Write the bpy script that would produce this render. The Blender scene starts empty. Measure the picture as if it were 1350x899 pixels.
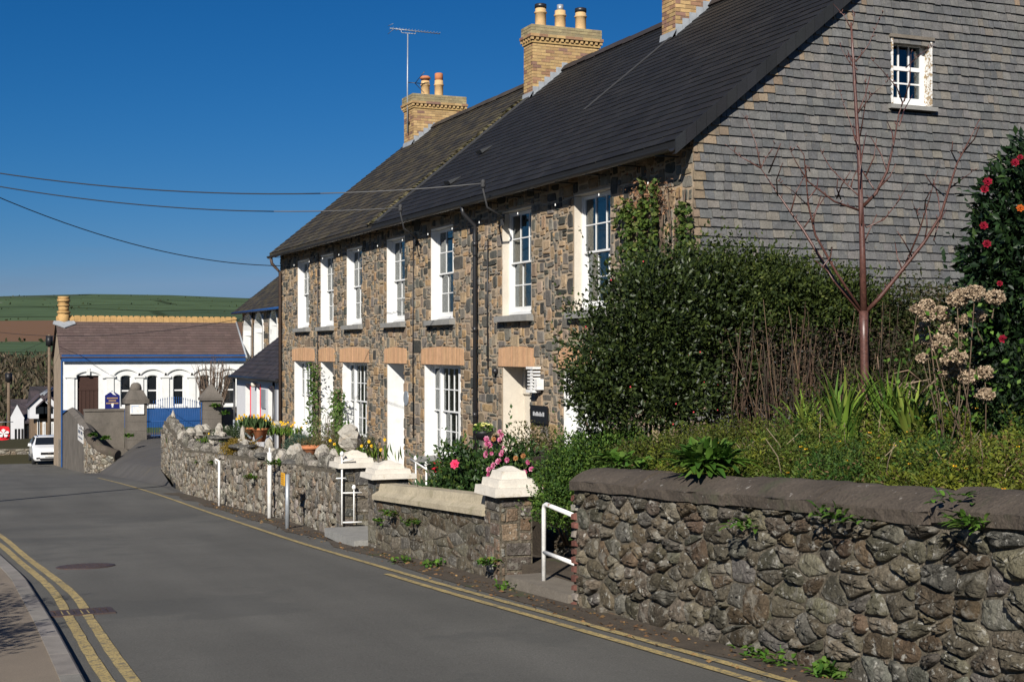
import bpy, math, random
import numpy as np
from mathutils import Vector, Matrix
R = math.radians
rnd = random.Random(11)
npr = np.random.default_rng(5)
SC = bpy.context.scene
COL = SC.collection

# ---------------------------------------------------------------- camera
FPX, HOR, EYE = 1840.0, 462.0, 1.65
YAW = math.atan(774 / FPX)
S_, C_ = math.sin(YAW), math.cos(YAW)
cam_d = bpy.data.cameras.new('camera')
cam_d.sensor_width = 36
cam_d.lens = FPX / 1350 * 36
cam_d.shift_y = (HOR - 449.5) / 1350
cam_d.clip_end = 12000
cam = bpy.data.objects.new('camera', cam_d)
cam.location = (0, 0, EYE)
cam.rotation_euler = (R(90), 0, -YAW)
COL.objects.link(cam)
SC.camera = cam

# ---------------------------------------------------------------- world, sun, exposure
SUN = Vector((1.0, 1.25, -0.95)).normalized()          # the way the sunlight travels
w = bpy.data.worlds.new('World'); SC.world = w; w.use_nodes = True
nt = w.node_tree; nt.nodes.clear()
sky = nt.nodes.new('ShaderNodeTexSky'); sky.sky_type = 'NISHITA'; sky.sun_disc = False
sky.sun_elevation = math.asin(-SUN.z)
sky.sun_rotation = math.atan2(-SUN.x, -SUN.y) % (2 * math.pi)
sky.altitude = 60; sky.air_density = 1.0; sky.dust_density = 0.0; sky.ozone_density = 6.0
bg = nt.nodes.new('ShaderNodeBackground'); bg.inputs['Strength'].default_value = 0.05
wo = nt.nodes.new('ShaderNodeOutputWorld')
sp_ = nt.nodes.new('ShaderNodeSeparateColor'); cb_ = nt.nodes.new('ShaderNodeCombineColor'); nt.links.new(sky.outputs[0], sp_.inputs[0])
for i_, (pw_, ml_, cp_) in enumerate(((2.2, .052, 2.5), (1.12, .42, 4.3), (1.0, .8, 7.2))):        # a deep, polarised spring blue
    a_ = nt.nodes.new('ShaderNodeMath'); a_.operation = 'POWER'; a_.inputs[1].default_value = pw_; nt.links.new(sp_.outputs[i_], a_.inputs[0])
    b_ = nt.nodes.new('ShaderNodeMath'); b_.operation = 'MULTIPLY'; b_.inputs[1].default_value = ml_; nt.links.new(a_.outputs[0], b_.inputs[0])
    c_ = nt.nodes.new('ShaderNodeMath'); c_.operation = 'MINIMUM'; c_.inputs[1].default_value = cp_; nt.links.new(b_.outputs[0], c_.inputs[0]); nt.links.new(c_.outputs[0], cb_.inputs[i_])
tc_ = nt.nodes.new('ShaderNodeTexCoord'); sx_ = nt.nodes.new('ShaderNodeSeparateXYZ'); nt.links.new(tc_.outputs['Generated'], sx_.inputs[0])
mc_ = nt.nodes.new('ShaderNodeMapping'); mc_.inputs['Scale'].default_value = (3.5, 3.5, 30); nt.links.new(tc_.outputs['Generated'], mc_.inputs['Vector'])
no_ = nt.nodes.new('ShaderNodeTexNoise'); no_.inputs['Scale'].default_value = 1.6; no_.inputs['Detail'].default_value = 6; nt.links.new(mc_.outputs[0], no_.inputs['Vector'])
m1_ = nt.nodes.new('ShaderNodeMapRange'); m1_.inputs[1].default_value = .46; m1_.inputs[2].default_value = .72; m1_.inputs[4].default_value = .55; nt.links.new(no_.outputs['Fac'], m1_.inputs[0])
m2_ = nt.nodes.new('ShaderNodeMapRange'); m2_.inputs[1].default_value = .035; m2_.inputs[2].default_value = .10; m2_.inputs[3].default_value = 1.0; m2_.inputs[4].default_value = 0.0; nt.links.new(sx_.outputs['Z'], m2_.inputs[0])
m3_ = nt.nodes.new('ShaderNodeMath'); m3_.operation = 'MULTIPLY'; nt.links.new(m1_.outputs[0], m3_.inputs[0]); nt.links.new(m2_.outputs[0], m3_.inputs[1])
cl_ = nt.nodes.new('ShaderNodeMix'); cl_.data_type = 'RGBA'; cl_.inputs[7].default_value = (2.3, 3.5, 5.2, 1); nt.links.new(m3_.outputs[0], cl_.inputs[0]); nt.links.new(cb_.outputs[0], cl_.inputs[6])
nt.links.new(cl_.outputs[2], bg.inputs['Color']); nt.links.new(bg.outputs[0], wo.inputs['Surface'])
sd = bpy.data.lights.new('sun', 'SUN'); sd.energy = 5.0; sd.angle = R(0.53); sd.color = (1, .95, .87)
so = bpy.data.objects.new('sun', sd); so.rotation_euler = SUN.to_track_quat('-Z', 'Y').to_euler()
so.location = (-20, -25, 30); COL.objects.link(so)
vs = SC.view_settings
vs.view_transform = 'Standard'; vs.look = 'None'; vs.exposure = 0.5; vs.gamma = 1.0; vs.use_curve_mapping = False
SC.render.engine = 'CYCLES'
SC.cycles.max_bounces = 6
SC.cycles.transparent_max_bounces = 12

# ---------------------------------------------------------------- geometry of the place: street runs along +Y downhill, houses on +X
_ys = np.arange(-60, 400, .5)
_sl = np.interp(_ys, [-60, 0, 30, 50, 70, 85, 105, 150], [.03, .052, .056, .066, .064, .05, .025, .0])
_zs = np.concatenate([[0], np.cumsum(-.5 * (_sl[1:] + _sl[:-1]) * .5)])
_zs = _zs - np.interp(0, _ys, _zs)
def road(Y): return float(np.interp(Y, _ys, _zs))
def ray(px, py):
    r = (px - 675) / FPX
    return S_ + r * C_, C_ - r * S_, (HOR - py) / FPX
def atX(px, py, X):
    x, y, z = ray(px, py); d = X / x; return Vector((X, y * d, EYE + z * d))
def atY(px, py, Y):
    x, y, z = ray(px, py); d = Y / y; return Vector((x * d, Y, EYE + z * d))
def atD(px, py, d):
    x, y, z = ray(px, py); return Vector((x * d, y * d, EYE + z * d))
def atR(px, py, dz=0):
    x, y, z = ray(px, py); lo, hi = 1, 130
    for _ in range(50):
        m = (lo + hi) / 2
        if EYE + z * m > road(y * m) + dz: lo = m
        else: hi = m
    return Vector((x * lo, y * lo, EYE + z * lo))
def pix(p):
    d = p[0] * S_ + p[1] * C_; l = p[0] * C_ - p[1] * S_
    if d < .3: return -9999, -9999, d
    return 675 + FPX * l / d, HOR - FPX * (p[2] - EYE) / d, d

# ---------------------------------------------------------------- mesh helpers
def new_obj(name, me, parent=None):
    o = bpy.data.objects.new(name, me); COL.objects.link(o)
    if parent is not None:                                # meshes are built in world coordinates
        o.parent = parent
        if parent.parent is None and parent.type == 'EMPTY': o.matrix_parent_inverse = Matrix.Translation(-parent.location)
    return o
def tag(o, label=None, cat=None, group=None, kind=None):
    if label: o['label'] = label
    if cat: o['category'] = cat
    if group: o['group'] = group
    if kind: o['kind'] = kind
    return o
def thing(name, label, cat, loc=(0, 0, 0), group=None):
    o = new_obj(name, None); o.location = loc; o.empty_display_size = .2
    return tag(o, label, cat, group)

class MB:
    """collects polygons (each with a colour) and links them as one mesh object"""
    def __init__(s): s.v = []; s.f = []; s.t = []; s.sm = []
    def add(s, vs, fs, tint=(1, 1, 1), smooth=False):
        n = len(s.v); s.v += [tuple(p) for p in vs]
        for f in fs:
            s.f.append(tuple(i + n for i in f)); s.t.append(tint); s.sm.append(smooth)
        return s
    def box(s, x0, x1, y0, y1, z0, z1, tint=(1, 1, 1)):
        return s.add([(x0, y0, z0), (x1, y0, z0), (x1, y1, z0), (x0, y1, z0), (x0, y0, z1), (x1, y0, z1), (x1, y1, z1), (x0, y1, z1)],
                     [(0, 3, 2, 1), (4, 5, 6, 7), (0, 1, 5, 4), (1, 2, 6, 5), (2, 3, 7, 6), (3, 0, 4, 7)], tint)
    def obox(s, c, size, M=None, tint=(1, 1, 1), taper=1.0):
        hx, hy, hz = [q / 2 for q in size]; c = Vector(c); vs = []
        for z, k in ((-hz, 1), (hz, taper)):
            for x, y in ((-hx, -hy), (hx, -hy), (hx, hy), (-hx, hy)):
                p = Vector((x * k, y * k, z)); vs.append(c + (M @ p if M else p))
        return s.add(vs, [(0, 3, 2, 1), (4, 5, 6, 7), (0, 1, 5, 4), (1, 2, 6, 5), (2, 3, 7, 6), (3, 0, 4, 7)], tint)
    def prism(s, poly, vec, tint=(1, 1, 1), smooth=False):
        n = len(poly); vec = Vector(vec); a = [Vector(p) for p in poly]
        s.add(a + [p + vec for p in a], [tuple(range(n))[::-1], tuple(range(n, 2 * n))], tint)
        s.add(a + [p + vec for p in a], [(i, (i + 1) % n, n + (i + 1) % n, n + i) for i in range(n)], tint, smooth)
        return s
    def tube(s, path, rad, seg=8, tint=(1, 1, 1), cap=True):
        path = [Vector(p) for p in path]; k = len(path)
        if not hasattr(rad, '__len__'): rad = [rad] * k
        vs = []; up = None
        for i, p in enumerate(path):
            t = (path[min(i + 1, k - 1)] - path[max(i - 1, 0)])
            if t.length < 1e-9: t = Vector((0, 0, 1))
            t.normalize()
            if up is None:
                up = Vector((0, 0, 1)) if abs(t.z) < .9 else Vector((1, 0, 0))
            sd_ = t.cross(up).normalized(); up = sd_.cross(t).normalized()
            for j in range(seg):
                q = 2 * math.pi * j / seg
                vs.append(p + (sd_ * math.cos(q) + up * math.sin(q)) * rad[i])
        fs = [(i * seg + j, i * seg + (j + 1) % seg, (i + 1) * seg + (j + 1) % seg, (i + 1) * seg + j) for i in range(k - 1) for j in range(seg)]
        s.add(vs, fs, tint, True)
        if cap:
            n0 = len(s.v) - len(vs)
            s.f.append(tuple(n0 + j for j in range(seg))[::-1]); s.t.append(tint); s.sm.append(False)
            s.f.append(tuple(n0 + (k - 1) * seg + j for j in range(seg))); s.t.append(tint); s.sm.append(False)
        return s
    def lathe(s, c, prof, seg=12, tint=(1, 1, 1), squash=1.0):
        c = Vector(c); vs = []
        for r, z in prof:
            for j in range(seg):
                q = 2 * math.pi * j / seg; vs.append(c + Vector((r * math.cos(q), r * math.sin(q) * squash, z)))
        k = len(prof)
        s.add(vs, [(i * seg + j, i * seg + (j + 1) % seg, (i + 1) * seg + (j + 1) % seg, (i + 1) * seg + j) for i in range(k - 1) for j in range(seg)], tint, True)
        n0 = len(s.v) - len(vs)
        s.f.append(tuple(n0 + j for j in range(seg))[::-1]); s.t.append(tint); s.sm.append(False)
        s.f.append(tuple(n0 + (k - 1) * seg + j for j in range(seg))); s.t.append(tint); s.sm.append(False)
        return s
    def rock(s, c, size, tint=(1, 1, 1), seed=0, seg=8, rings=5, rz=0, jag=.22):
        """a lumpy boulder: squashed sphere with uneven facets"""
        q = random.Random(seed); vs = []
        for i in range(rings + 1):
            th = math.pi * i / rings
            for j in range(seg):
                ph = 2 * math.pi * j / seg + .3 * i
                k = 1 + q.uniform(-jag, jag)
                if i in (0, rings): k = 1
                x, y, z = math.sin(th) * math.cos(ph) * k, math.sin(th) * math.sin(ph) * k, math.cos(th) * (1 + q.uniform(-jag, jag) * .5)
                X, Y = x * size[0] / 2, y * size[1] / 2
                vs.append((c[0] + X * math.cos(rz) - Y * math.sin(rz), c[1] + X * math.sin(rz) + Y * math.cos(rz), c[2] + z * size[2] / 2))
        fs = [(i * seg + j, (i + 1) * seg + j, (i + 1) * seg + (j + 1) % seg, i * seg + (j + 1) % seg) for i in range(rings) for j in range(seg)]
        return s.add(vs, fs, tint, False)
    def mesh(s, name, m):
        me = bpy.data.meshes.new(name); me.from_pydata(s.v, [], s.f)
        at = me.attributes.new('tint', 'FLOAT_COLOR', 'CORNER')
        cols = np.empty((len(me.loops), 4), np.float32); i = 0
        for f, t in zip(s.f, s.t):
            cols[i:i + len(f), :3] = t[:3]; i += len(f)
        cols[:, 3] = 1; at.data.foreach_set('color', cols.ravel())
        me.polygons.foreach_set('use_smooth', s.sm)
        me.materials.append(MAT[m] if isinstance(m, str) else m); me.update()
        return me
    def build(s, name, m, parent=None, kind=None):
        o = new_obj(name, s.mesh(name, m), parent)
        if kind: o['kind'] = kind
        return o
    def centre(s):
        a = np.array(s.v); return (a.min(0) + a.max(0)) / 2, float(np.linalg.norm(a.max(0) - a.min(0)))

LIM = 300
def pieces(lst, name, m, parent, rest_name, limit=LIM):
    """the pieces that show largest become objects of their own, the rest one mesh"""
    sc = []
    for b in lst:
        c, sz = b.centre(); x, y, d = pix(c)
        ok = -30 < x < 1380 and -30 < y < 930 and d > .5
        sc.append(sz / d if ok else -1.0 / max(d, .5) if d > 0 else -9)
    order = sorted(range(len(lst)), key=lambda i: -sc[i])
    rest = MB()
    for k, i in enumerate(order):
        b = lst[i]
        if k < limit and sc[i] > 0: b.build(name, m, parent)
        else:
            n = len(rest.v); rest.v += b.v; rest.f += [tuple(j + n for j in f) for f in b.f]; rest.t += b.t; rest.sm += b.sm
    if rest.v: rest.build(rest_name, m, parent, kind='stuff')

# ---------------------------------------------------------------- materials
MAT = {}
def mat(name, col=(.5, .5, .5), rough=.8, tint=False, var=.25, vs_=6.0, fine=.15, fs_=60.0, bump=.0, bs_=40.0, bd=.01, spec=.3,
        spots=None, streak=None, metal=0.0, coat=0.0, trans=0.0, stain=None, extra_bump=None):
    m = bpy.data.materials.new(name); m.use_nodes = True; n = m.node_tree.nodes; L = m.node_tree.links
    p = n['Principled BSDF']; out = n['Material Output']
    geo = n.new('ShaderNodeNewGeometry'); pos = geo.outputs['Position']
    def noise(sc, det=4.0, rg=.6):
        q = n.new('ShaderNodeTexNoise'); q.inputs['Scale'].default_value = sc; q.inputs['Detail'].default_value = det; q.inputs['Roughness'].default_value = rg
        L.new(pos, q.inputs['Vector']); return q.outputs['Fac']
    def mrange(src, a, b, c, d):
        q = n.new('ShaderNodeMapRange'); q.inputs[1].default_value = a; q.inputs[2].default_value = b; q.inputs[3].default_value = c; q.inputs[4].default_value = d
        L.new(src, q.inputs[0]); return q.outputs[0]
    def mix(fac, a, b, mode='MIX'):
        q = n.new('ShaderNodeMix'); q.data_type = 'RGBA'; q.blend_type = mode
        for s_, v in ((0, fac), (6, a), (7, b)):
            if hasattr(v, 'node'): L.new(v, q.inputs[s_])
            elif s_ == 0: q.inputs[0].default_value = v
            else: q.inputs[s_].default_value = (*v[:3], 1)
        return q.outputs[2]
    if tint:
        a = n.new('ShaderNodeAttribute'); a.attribute_name = 'tint'; base = a.outputs['Color']
        if col != (.5, .5, .5): base = mix(1.0, base, col, 'MULTIPLY')
    else:
        a = n.new('ShaderNodeRGB'); a.outputs[0].default_value = (*col, 1); base = a.outputs[0]
    def scale(c, fac):
        q = n.new('ShaderNodeVectorMath'); q.operation = 'SCALE'; L.new(c, q.inputs[0]); L.new(fac, q.inputs['Scale']); return q.outputs[0]
    if var: base = scale(base, mrange(noise(vs_), .25, .75, 1 - var, 1 + var))
    if fine: base = scale(base, mrange(noise(fs_, 2.0), .25, .75, 1 - fine, 1 + fine))
    if streak:                                       # wear drawn out along the street
        mp_ = n.new('ShaderNodeMapping'); mp_.inputs['Scale'].default_value = streak[0]; L.new(pos, mp_.inputs['Vector'])
        q_ = n.new('ShaderNodeTexNoise'); q_.inputs['Scale'].default_value = 1.6; q_.inputs['Detail'].default_value = 5; L.new(mp_.outputs[0], q_.inputs['Vector'])
        base = scale(base, mrange(q_.outputs['Fac'], .3, .7, 1 - streak[1], 1 + streak[1]))
    for sp in (spots or []):                         # lichen, moss, rust: (colour, scale, low, high, strength)
        base = mix(mrange(noise(sp[1], 5.0, .62), sp[2], sp[3], 0.0, sp[4]), base, sp[0])
    L.new(base, p.inputs['Base Color'])
    p.inputs['Roughness'].default_value = rough; p.inputs['Metallic'].default_value = metal
    p.inputs['Specular IOR Level'].default_value = spec; p.inputs['Coat Weight'].default_value = coat
    if bump:
        b = n.new('ShaderNodeBump'); b.inputs['Strength'].default_value = bump; b.inputs['Distance'].default_value = bd
        L.new(noise(bs_, 6.0, .65), b.inputs['Height']); L.new(b.outputs[0], p.inputs['Normal'])
        if extra_bump:
            b2 = n.new('ShaderNodeBump'); b2.inputs['Strength'].default_value = extra_bump[1]; b2.inputs['Distance'].default_value = extra_bump[2]
            L.new(noise(extra_bump[0], 4.0), b2.inputs['Height']); L.new(b.outputs[0], b2.inputs['Normal']); L.new(b2.outputs[0], p.inputs['Normal'])
    if trans:
        tr = n.new('ShaderNodeBsdfTranslucent'); L.new(base, tr.inputs['Color'])
        ms = n.new('ShaderNodeMixShader'); ms.inputs[0].default_value = trans
        L.new(p.outputs[0], ms.inputs[1]); L.new(tr.outputs[0], ms.inputs[2]); L.new(ms.outputs[0], out.inputs['Surface'])
    MAT[name] = m
    return m
mat('asphalt', (.098, .094, .083), .86, var=.16, vs_=.45, fine=.3, fs_=70, bump=.6, bs_=110, bd=.008, streak=((.9, .07, 1), .13), spots=[((.06, .06, .056), .42, .56, .60, .35), ((.12, .115, .1), 2.2, .62, .72, .35), ((.15, .148, .138), 95, .62, .68, .75), ((.035, .035, .034), 80, .64, .7, .7), ((.06, .058, .054), 1.1, .66, .69, .35)])
mat('drive_asphalt', (.075, .07, .065), .9, var=.2, vs_=.8, fine=.3, fs_=150, bump=.4, bs_=120, bd=.01, spots=[((.1, .085, .06), 1.2, .55, .7, .5)])
mat('pavement', (.19, .155, .118), .9, var=.14, vs_=1.2, fine=.3, fs_=160, bump=.4, bs_=130, bd=.006)
mat('kerb', (.2, .185, .165), .85, tint=True, var=.2, vs_=5, fine=.2, fs_=150, bump=.35, bs_=60, bd=.006)
mat('yellow_paint', (.37, .28, .115), .85, var=.2, vs_=2.2, fine=.15, fs_=90, spots=[((.1, .095, .08), 14, .52, .64, .8), ((.085, .08, .07), 60, .52, .60, .85)])
mat('dirt', (.07, .055, .04), .95, var=.35, vs_=3, fine=.35, fs_=70, bump=.6, bs_=50, bd=.02, spots=[((.05, .07, .02), 2.2, .6, .66, .6), ((.13, .08, .045), 9, .62, .7, .6)])
mat('soil', (.035, .026, .018), .95, var=.3, vs_=4, bump=.8, bs_=25, bd=.04)
mat('grass_ground', (.045, .075, .018), .95, var=.3, vs_=1.5, bump=.6, bs_=40, bd=.05)
mat('cast_iron', (.07, .05, .045), .6, var=.25, vs_=20, fine=.2, metal=.3, bump=.3, bs_=60, bd=.004, spots=[((.12, .06, .035), 14, .55, .68, .7)])
mat('stone', tint=True, rough=.88, var=.35, vs_=9, fine=.32, fs_=55, bump=1.0, bs_=17, bd=.05, spec=.2, extra_bump=(70, .8, .015), spots=[((.05, .046, .034), 6.0, .52, .68, .6), ((.23, .215, .18), 8, .54, .62, .6), ((.38, .365, .32), 19, .59, .65, .8), ((.3, .2, .05), 15, .74, .77, .7)])
mat('facade_stone', tint=True, rough=.85, var=.34, vs_=7, fine=.28, spots=[((.3, .235, .16), 11, .62, .70, .55), ((.08, .075, .06), 6, .62, .72, .5)], fs_=45, bump=.6, bs_=22, bd=.02, spec=.25)
mat('mortar', (.32, .25, .175), .95, var=.22, vs_=5, fine=.2, fs_=60, bump=.5, bs_=60, bd=.012)
mat('wall_mortar', (.125, .106, .077), .95, var=.4, vs_=5, fine=.3, fs_=45, bump=1.0, bs_=22, bd=.05, spots=[((.05, .055, .02), 3.2, .58, .68, .55)])
mat('slate_backing', (.022, .021, .02), .95, var=.2)
mat('slate', tint=True, rough=.66, var=.2, vs_=7, fine=.26, fs_=45, bump=.5, bs_=40, bd=.008, spec=.3, spots=[((.2, .185, .15), 16, .60, .68, .5), ((.055, .056, .058), 4.0, .58, .68, .5), ((.19, .12, .05), 6.0, .70, .75, .6)])
mat('roof_slate', tint=True, rough=.65, var=.2, vs_=1.3, fine=.2, fs_=60, bump=.3, bs_=40, bd=.004, spec=.18, spots=[((.06, .058, .055), 3.0, .66, .74, .35)])
mat('old_lead', (.04, .04, .041), .7, var=.3, vs_=3, fine=.2, bump=.3, bs_=12, bd=.02)
mat('old_roof_slate', tint=True, rough=.75, var=.3, vs_=1.8, fine=.25, fs_=50, bump=.4, bs_=40, bd=.006, spec=.2, spots=[((.10, .085, .035), 2.4, .56, .7, .55)])
mat('lead', (.27, .29, .31), .5, var=.2, vs_=6, fine=.1, spec=.5, bump=.2, bs_=20, bd=.01)
mat('brick', tint=True, rough=.85, var=.18, vs_=9, fine=.2, fs_=80, bump=.4, bs_=60, bd=.006)
mat('white_paint', (.65, .65, .635), .55, var=.08, vs_=3, fine=.05, fs_=60, spec=.3, spots=[((.42, .4, .34), 3.5, .58, .74, .35)], bump=.08, bs_=30, bd=.004)
mat('cream_paint', (.54, .49, .41), .6, var=.1, vs_=3, fine=.06, fs_=40, bump=.15, bs_=30, bd=.006)
mat('peeling_paint', (.66, .65, .62), .6, var=.1, vs_=4, spots=[((.3, .22, .13), 24, .5, .54, 1.0)], bump=.4, bs_=24, bd=.004)
mat('white_metal', (.7, .69, .66), .45, var=.12, vs_=9, spots=[((.4, .36, .28), 7, .56, .7, .5), ((.26, .12, .05), 13, .62, .68, .8)], spec=.4)
mat('ochre_render', (.47, .28, .155), .8, tint=True, var=.14, vs_=8, fine=.12, bump=.3, bs_=40, bd=.006)
mat('sill_stone', (.22, .215, .2), .8, var=.15, vs_=8, fine=.15, bump=.3, bs_=40, bd=.006)
mat('coping', (.075, .06, .046), .9, var=.35, vs_=2.5, fine=.3, fs_=60, bump=.8, bs_=30, bd=.015, extra_bump=(5, .45, .05), spots=[((.3, .28, .25), 12, .66, .71, .7), ((.05, .06, .03), 2.2, .58, .68, .5), ((.4, .39, .36), 34, .69, .73, .7)])
mat('pale_coping', (.36, .31, .22), .85, var=.2, vs_=2.5, fine=.2, fs_=40, bump=.4, bs_=25, bd=.012, spots=[((.14, .13, .06), 3.0, .57, .7, .6)])
mat('pillar_cap', (.55, .51, .44), .75, var=.12, vs_=6, fine=.1, bump=.3, bs_=25, bd=.008, spots=[((.35, .29, .2), 9, .6, .72, .6)])
mat('black_metal', (.018, .018, .02), .4, var=.1, spec=.5)
mat('grey_metal', (.32, .34, .36), .45, var=.12, vs_=15, metal=.4)
mat('blue_paint', (.012, .06, .19), .55, var=.15, vs_=3, fine=.08)
mat('navy_sign', (.012, .016, .12), .4, var=.05)
mat('gold', (.42, .27, .09), .5, var=.05)
mat('black_paint', (.012, .012, .014), .45, var=.1)
mat('grey_lettering', (.12, .13, .16), .6, var=.05)
mat('brown_door', (.045, .022, .016), .55, var=.15, vs_=9)
mat('red_paint', (.62, .06, .08), .5, var=.06)
mat('hall_roof', tint=True, rough=.85, var=.12, vs_=2, fine=.1, bump=.2, bs_=30, bd=.01)
mat('yellow_tile', (.4, .25, .1), .8, var=.22, vs_=4, fine=.15, fs_=25)
mat('grey_render', (.12, .105, .088), .92, var=.28, vs_=1.4, fine=.2, fs_=25, bump=.4, bs_=14, bd=.03, spots=[((.06, .055, .045), 1.0, .55, .7, .6)])
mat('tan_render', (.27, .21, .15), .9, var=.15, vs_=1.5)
mat('white_render', (.56, .56, .57), .75, var=.05, vs_=2, bump=.2, bs_=20, bd=.01)
mat('wood_pole', (.13, .095, .065), .85, var=.3, vs_=8, fine=.2)
mat('twig', (.10, .07, .05), .85, var=.3, vs_=12)
mat('bark', (.085, .06, .042), .9, var=.35, vs_=14, bump=.6, bs_=40, bd=.01)
mat('cherry_bark', (.085, .037, .028), .42, var=.4, vs_=30, fine=.3, fs_=90, spec=.55, bump=.3, bs_=50, bd=.004)
mat('leaf', tint=True, rough=.6, var=.28, vs_=2.5, fine=.0, spec=.2, trans=.22)
mat('glossy_leaf', tint=True, rough=.45, var=.25, vs_=3, fine=.0, spec=.28, trans=.12)
mat('petal', tint=True, rough=.6, var=.12, vs_=20, fine=.0, trans=.25)
mat('dry_petal', tint=True, rough=.85, var=.25, vs_=30, fine=.2, trans=.15)
mat('terracotta', (.42, .16, .07), .85, var=.2, vs_=10)
mat('clay_pot', (.5, .36, .2), .8, tint=True, var=.18, vs_=9, fine=.12)
mat('quartz', (.33, .305, .26), .75, var=.2, vs_=9, fine=.18, fs_=40, bump=.8, bs_=18, bd=.03, spots=[((.3, .22, .13), 9, .56, .68, .6)])
mat('ivory_curtain', (.6, .58, .53), .9, var=.1, vs_=5, trans=.25)
mat('plaster_inside', (.35, .32, .28), .9, var=.05)
mat('concrete', (.15, .13, .105), .9, var=.2, vs_=5, fine=.18, bump=.4, bs_=40, bd=.01)
mat('car_paint', (.75, .75, .74), .25, var=.02, fine=0, spec=.5, coat=.7)
mat('car_glass', (.012, .014, .016), .06, var=0, fine=0, spec=.8, coat=.3)
mat('tyre', (.02, .02, .02), .9, var=.1)
mat('chrome', (.55, .55, .56), .2, var=0, fine=0, metal=1.0)
mat('lamp_glass', (.5, .52, .55), .12, var=.1, fine=0, spec=.8)
mat('red_cloth', (.62, .015, .025), .8, var=.1, vs_=6, trans=.1)
mat('blue_pot', (.03, .12, .45), .45, var=.1)
mat('yellow_sign', (.62, .32, .03), .55, var=.08, vs_=20)
mat('sign_line', (.3, .15, .02), .6, var=0, fine=0)
mat('wire', (1.0, 1.0, 1.0), .6, tint=True, var=0, fine=0)
mat('pale_wire', (.45, .45, .45), .5, var=0, fine=0)
mat('bulb', (.8, .8, .78), .3, var=0, fine=0)
def glass_mat():
    m = bpy.data.materials.new('window_glass'); m.use_nodes = True; n = m.node_tree.nodes; L = m.node_tree.links
    n.remove(n['Principled BSDF']); out = n['Material Output']
    t = n.new('ShaderNodeBsdfTransparent'); t.inputs[0].default_value = (.86, .9, .9, 1)
    g = n.new('ShaderNodeBsdfGlossy'); g.inputs['Roughness'].default_value = .02
    geo = n.new('ShaderNodeNewGeometry'); no = n.new('ShaderNodeTexNoise'); no.inputs['Scale'].default_value = 2.2
    L.new(geo.outputs['Position'], no.inputs['Vector'])
    b = n.new('ShaderNodeBump'); b.inputs['Strength'].default_value = .12; b.inputs['Distance'].default_value = .03
    L.new(no.outputs['Fac'], b.inputs['Height']); L.new(b.outputs[0], g.inputs['Normal'])
    fr = n.new('ShaderNodeFresnel'); fr.inputs['IOR'].default_value = 1.45
    ad = n.new('ShaderNodeMath'); ad.operation = 'MULTIPLY_ADD'; ad.inputs[1].default_value = .85; ad.inputs[2].default_value = .02; L.new(fr.outputs[0], ad.inputs[0])
    ms = n.new('ShaderNodeMixShader'); L.new(ad.outputs[0], ms.inputs[0]); L.new(t.outputs[0], ms.inputs[1]); L.new(g.outputs[0], ms.inputs[2])
    L.new(ms.outputs[0], out.inputs['Surface']); MAT['glass'] = m
glass_mat()

# ---------------------------------------------------------------- masonry helpers
def jit(c, k=.12):
    f = 1 + rnd.uniform(-k, k); return tuple(max(.004, q * f * (1 + rnd.uniform(-k, k) * .15)) for q in c)
def squared_rubble(u0, u1, v0, v1, holes, cell=.055, wr=(3, 8), hr=(2, 6), rg=rnd):
    """random squared stones packed into a rectangle round the holes: (u, v, w, h)"""
    nu, nv = int(round((u1 - u0) / cell)), int(round((v1 - v0) / cell))
    occ = np.zeros((nu, nv), bool)
    for a, b, c, d in holes:
        occ[max(0, int(round((a - u0) / cell))):max(0, int(round((b - u0) / cell))), max(0, int(round((c - v0) / cell))):max(0, int(round((d - v0) / cell)))] = True
    out = []
    for j in range(nv):
        for i in range(nu):
            if occ[i, j]: continue
            w_ = rg.randint(*wr); h_ = rg.randint(*hr)
            if rg.random() < .10: w_, h_ = int(w_ * 1.5), int(h_ * 1.3)
            if rg.random() < .10: w_, h_ = min(w_, h_), max(w_, h_)
            k = 0
            while k < w_ and i + k < nu and not occ[i + k, j]: k += 1
            if i + k + 1 < nu and occ[min(i + k + 1, nu - 1), j] and not occ[min(i + k, nu - 1), j] and k >= 3: pass
            w_ = max(1, k)
            if h_ > w_ + 1: h_ = w_ + (rg.random() < .3)
            h2 = 1
            while h2 < h_ and j + h2 < nv and not occ[i:i + w_, j + h2].any(): h2 += 1
            occ[i:i + w_, j:j + h2] = True
            out.append((u0 + i * cell, v0 + j * cell, w_ * cell, h2 * cell))
    return out
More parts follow.
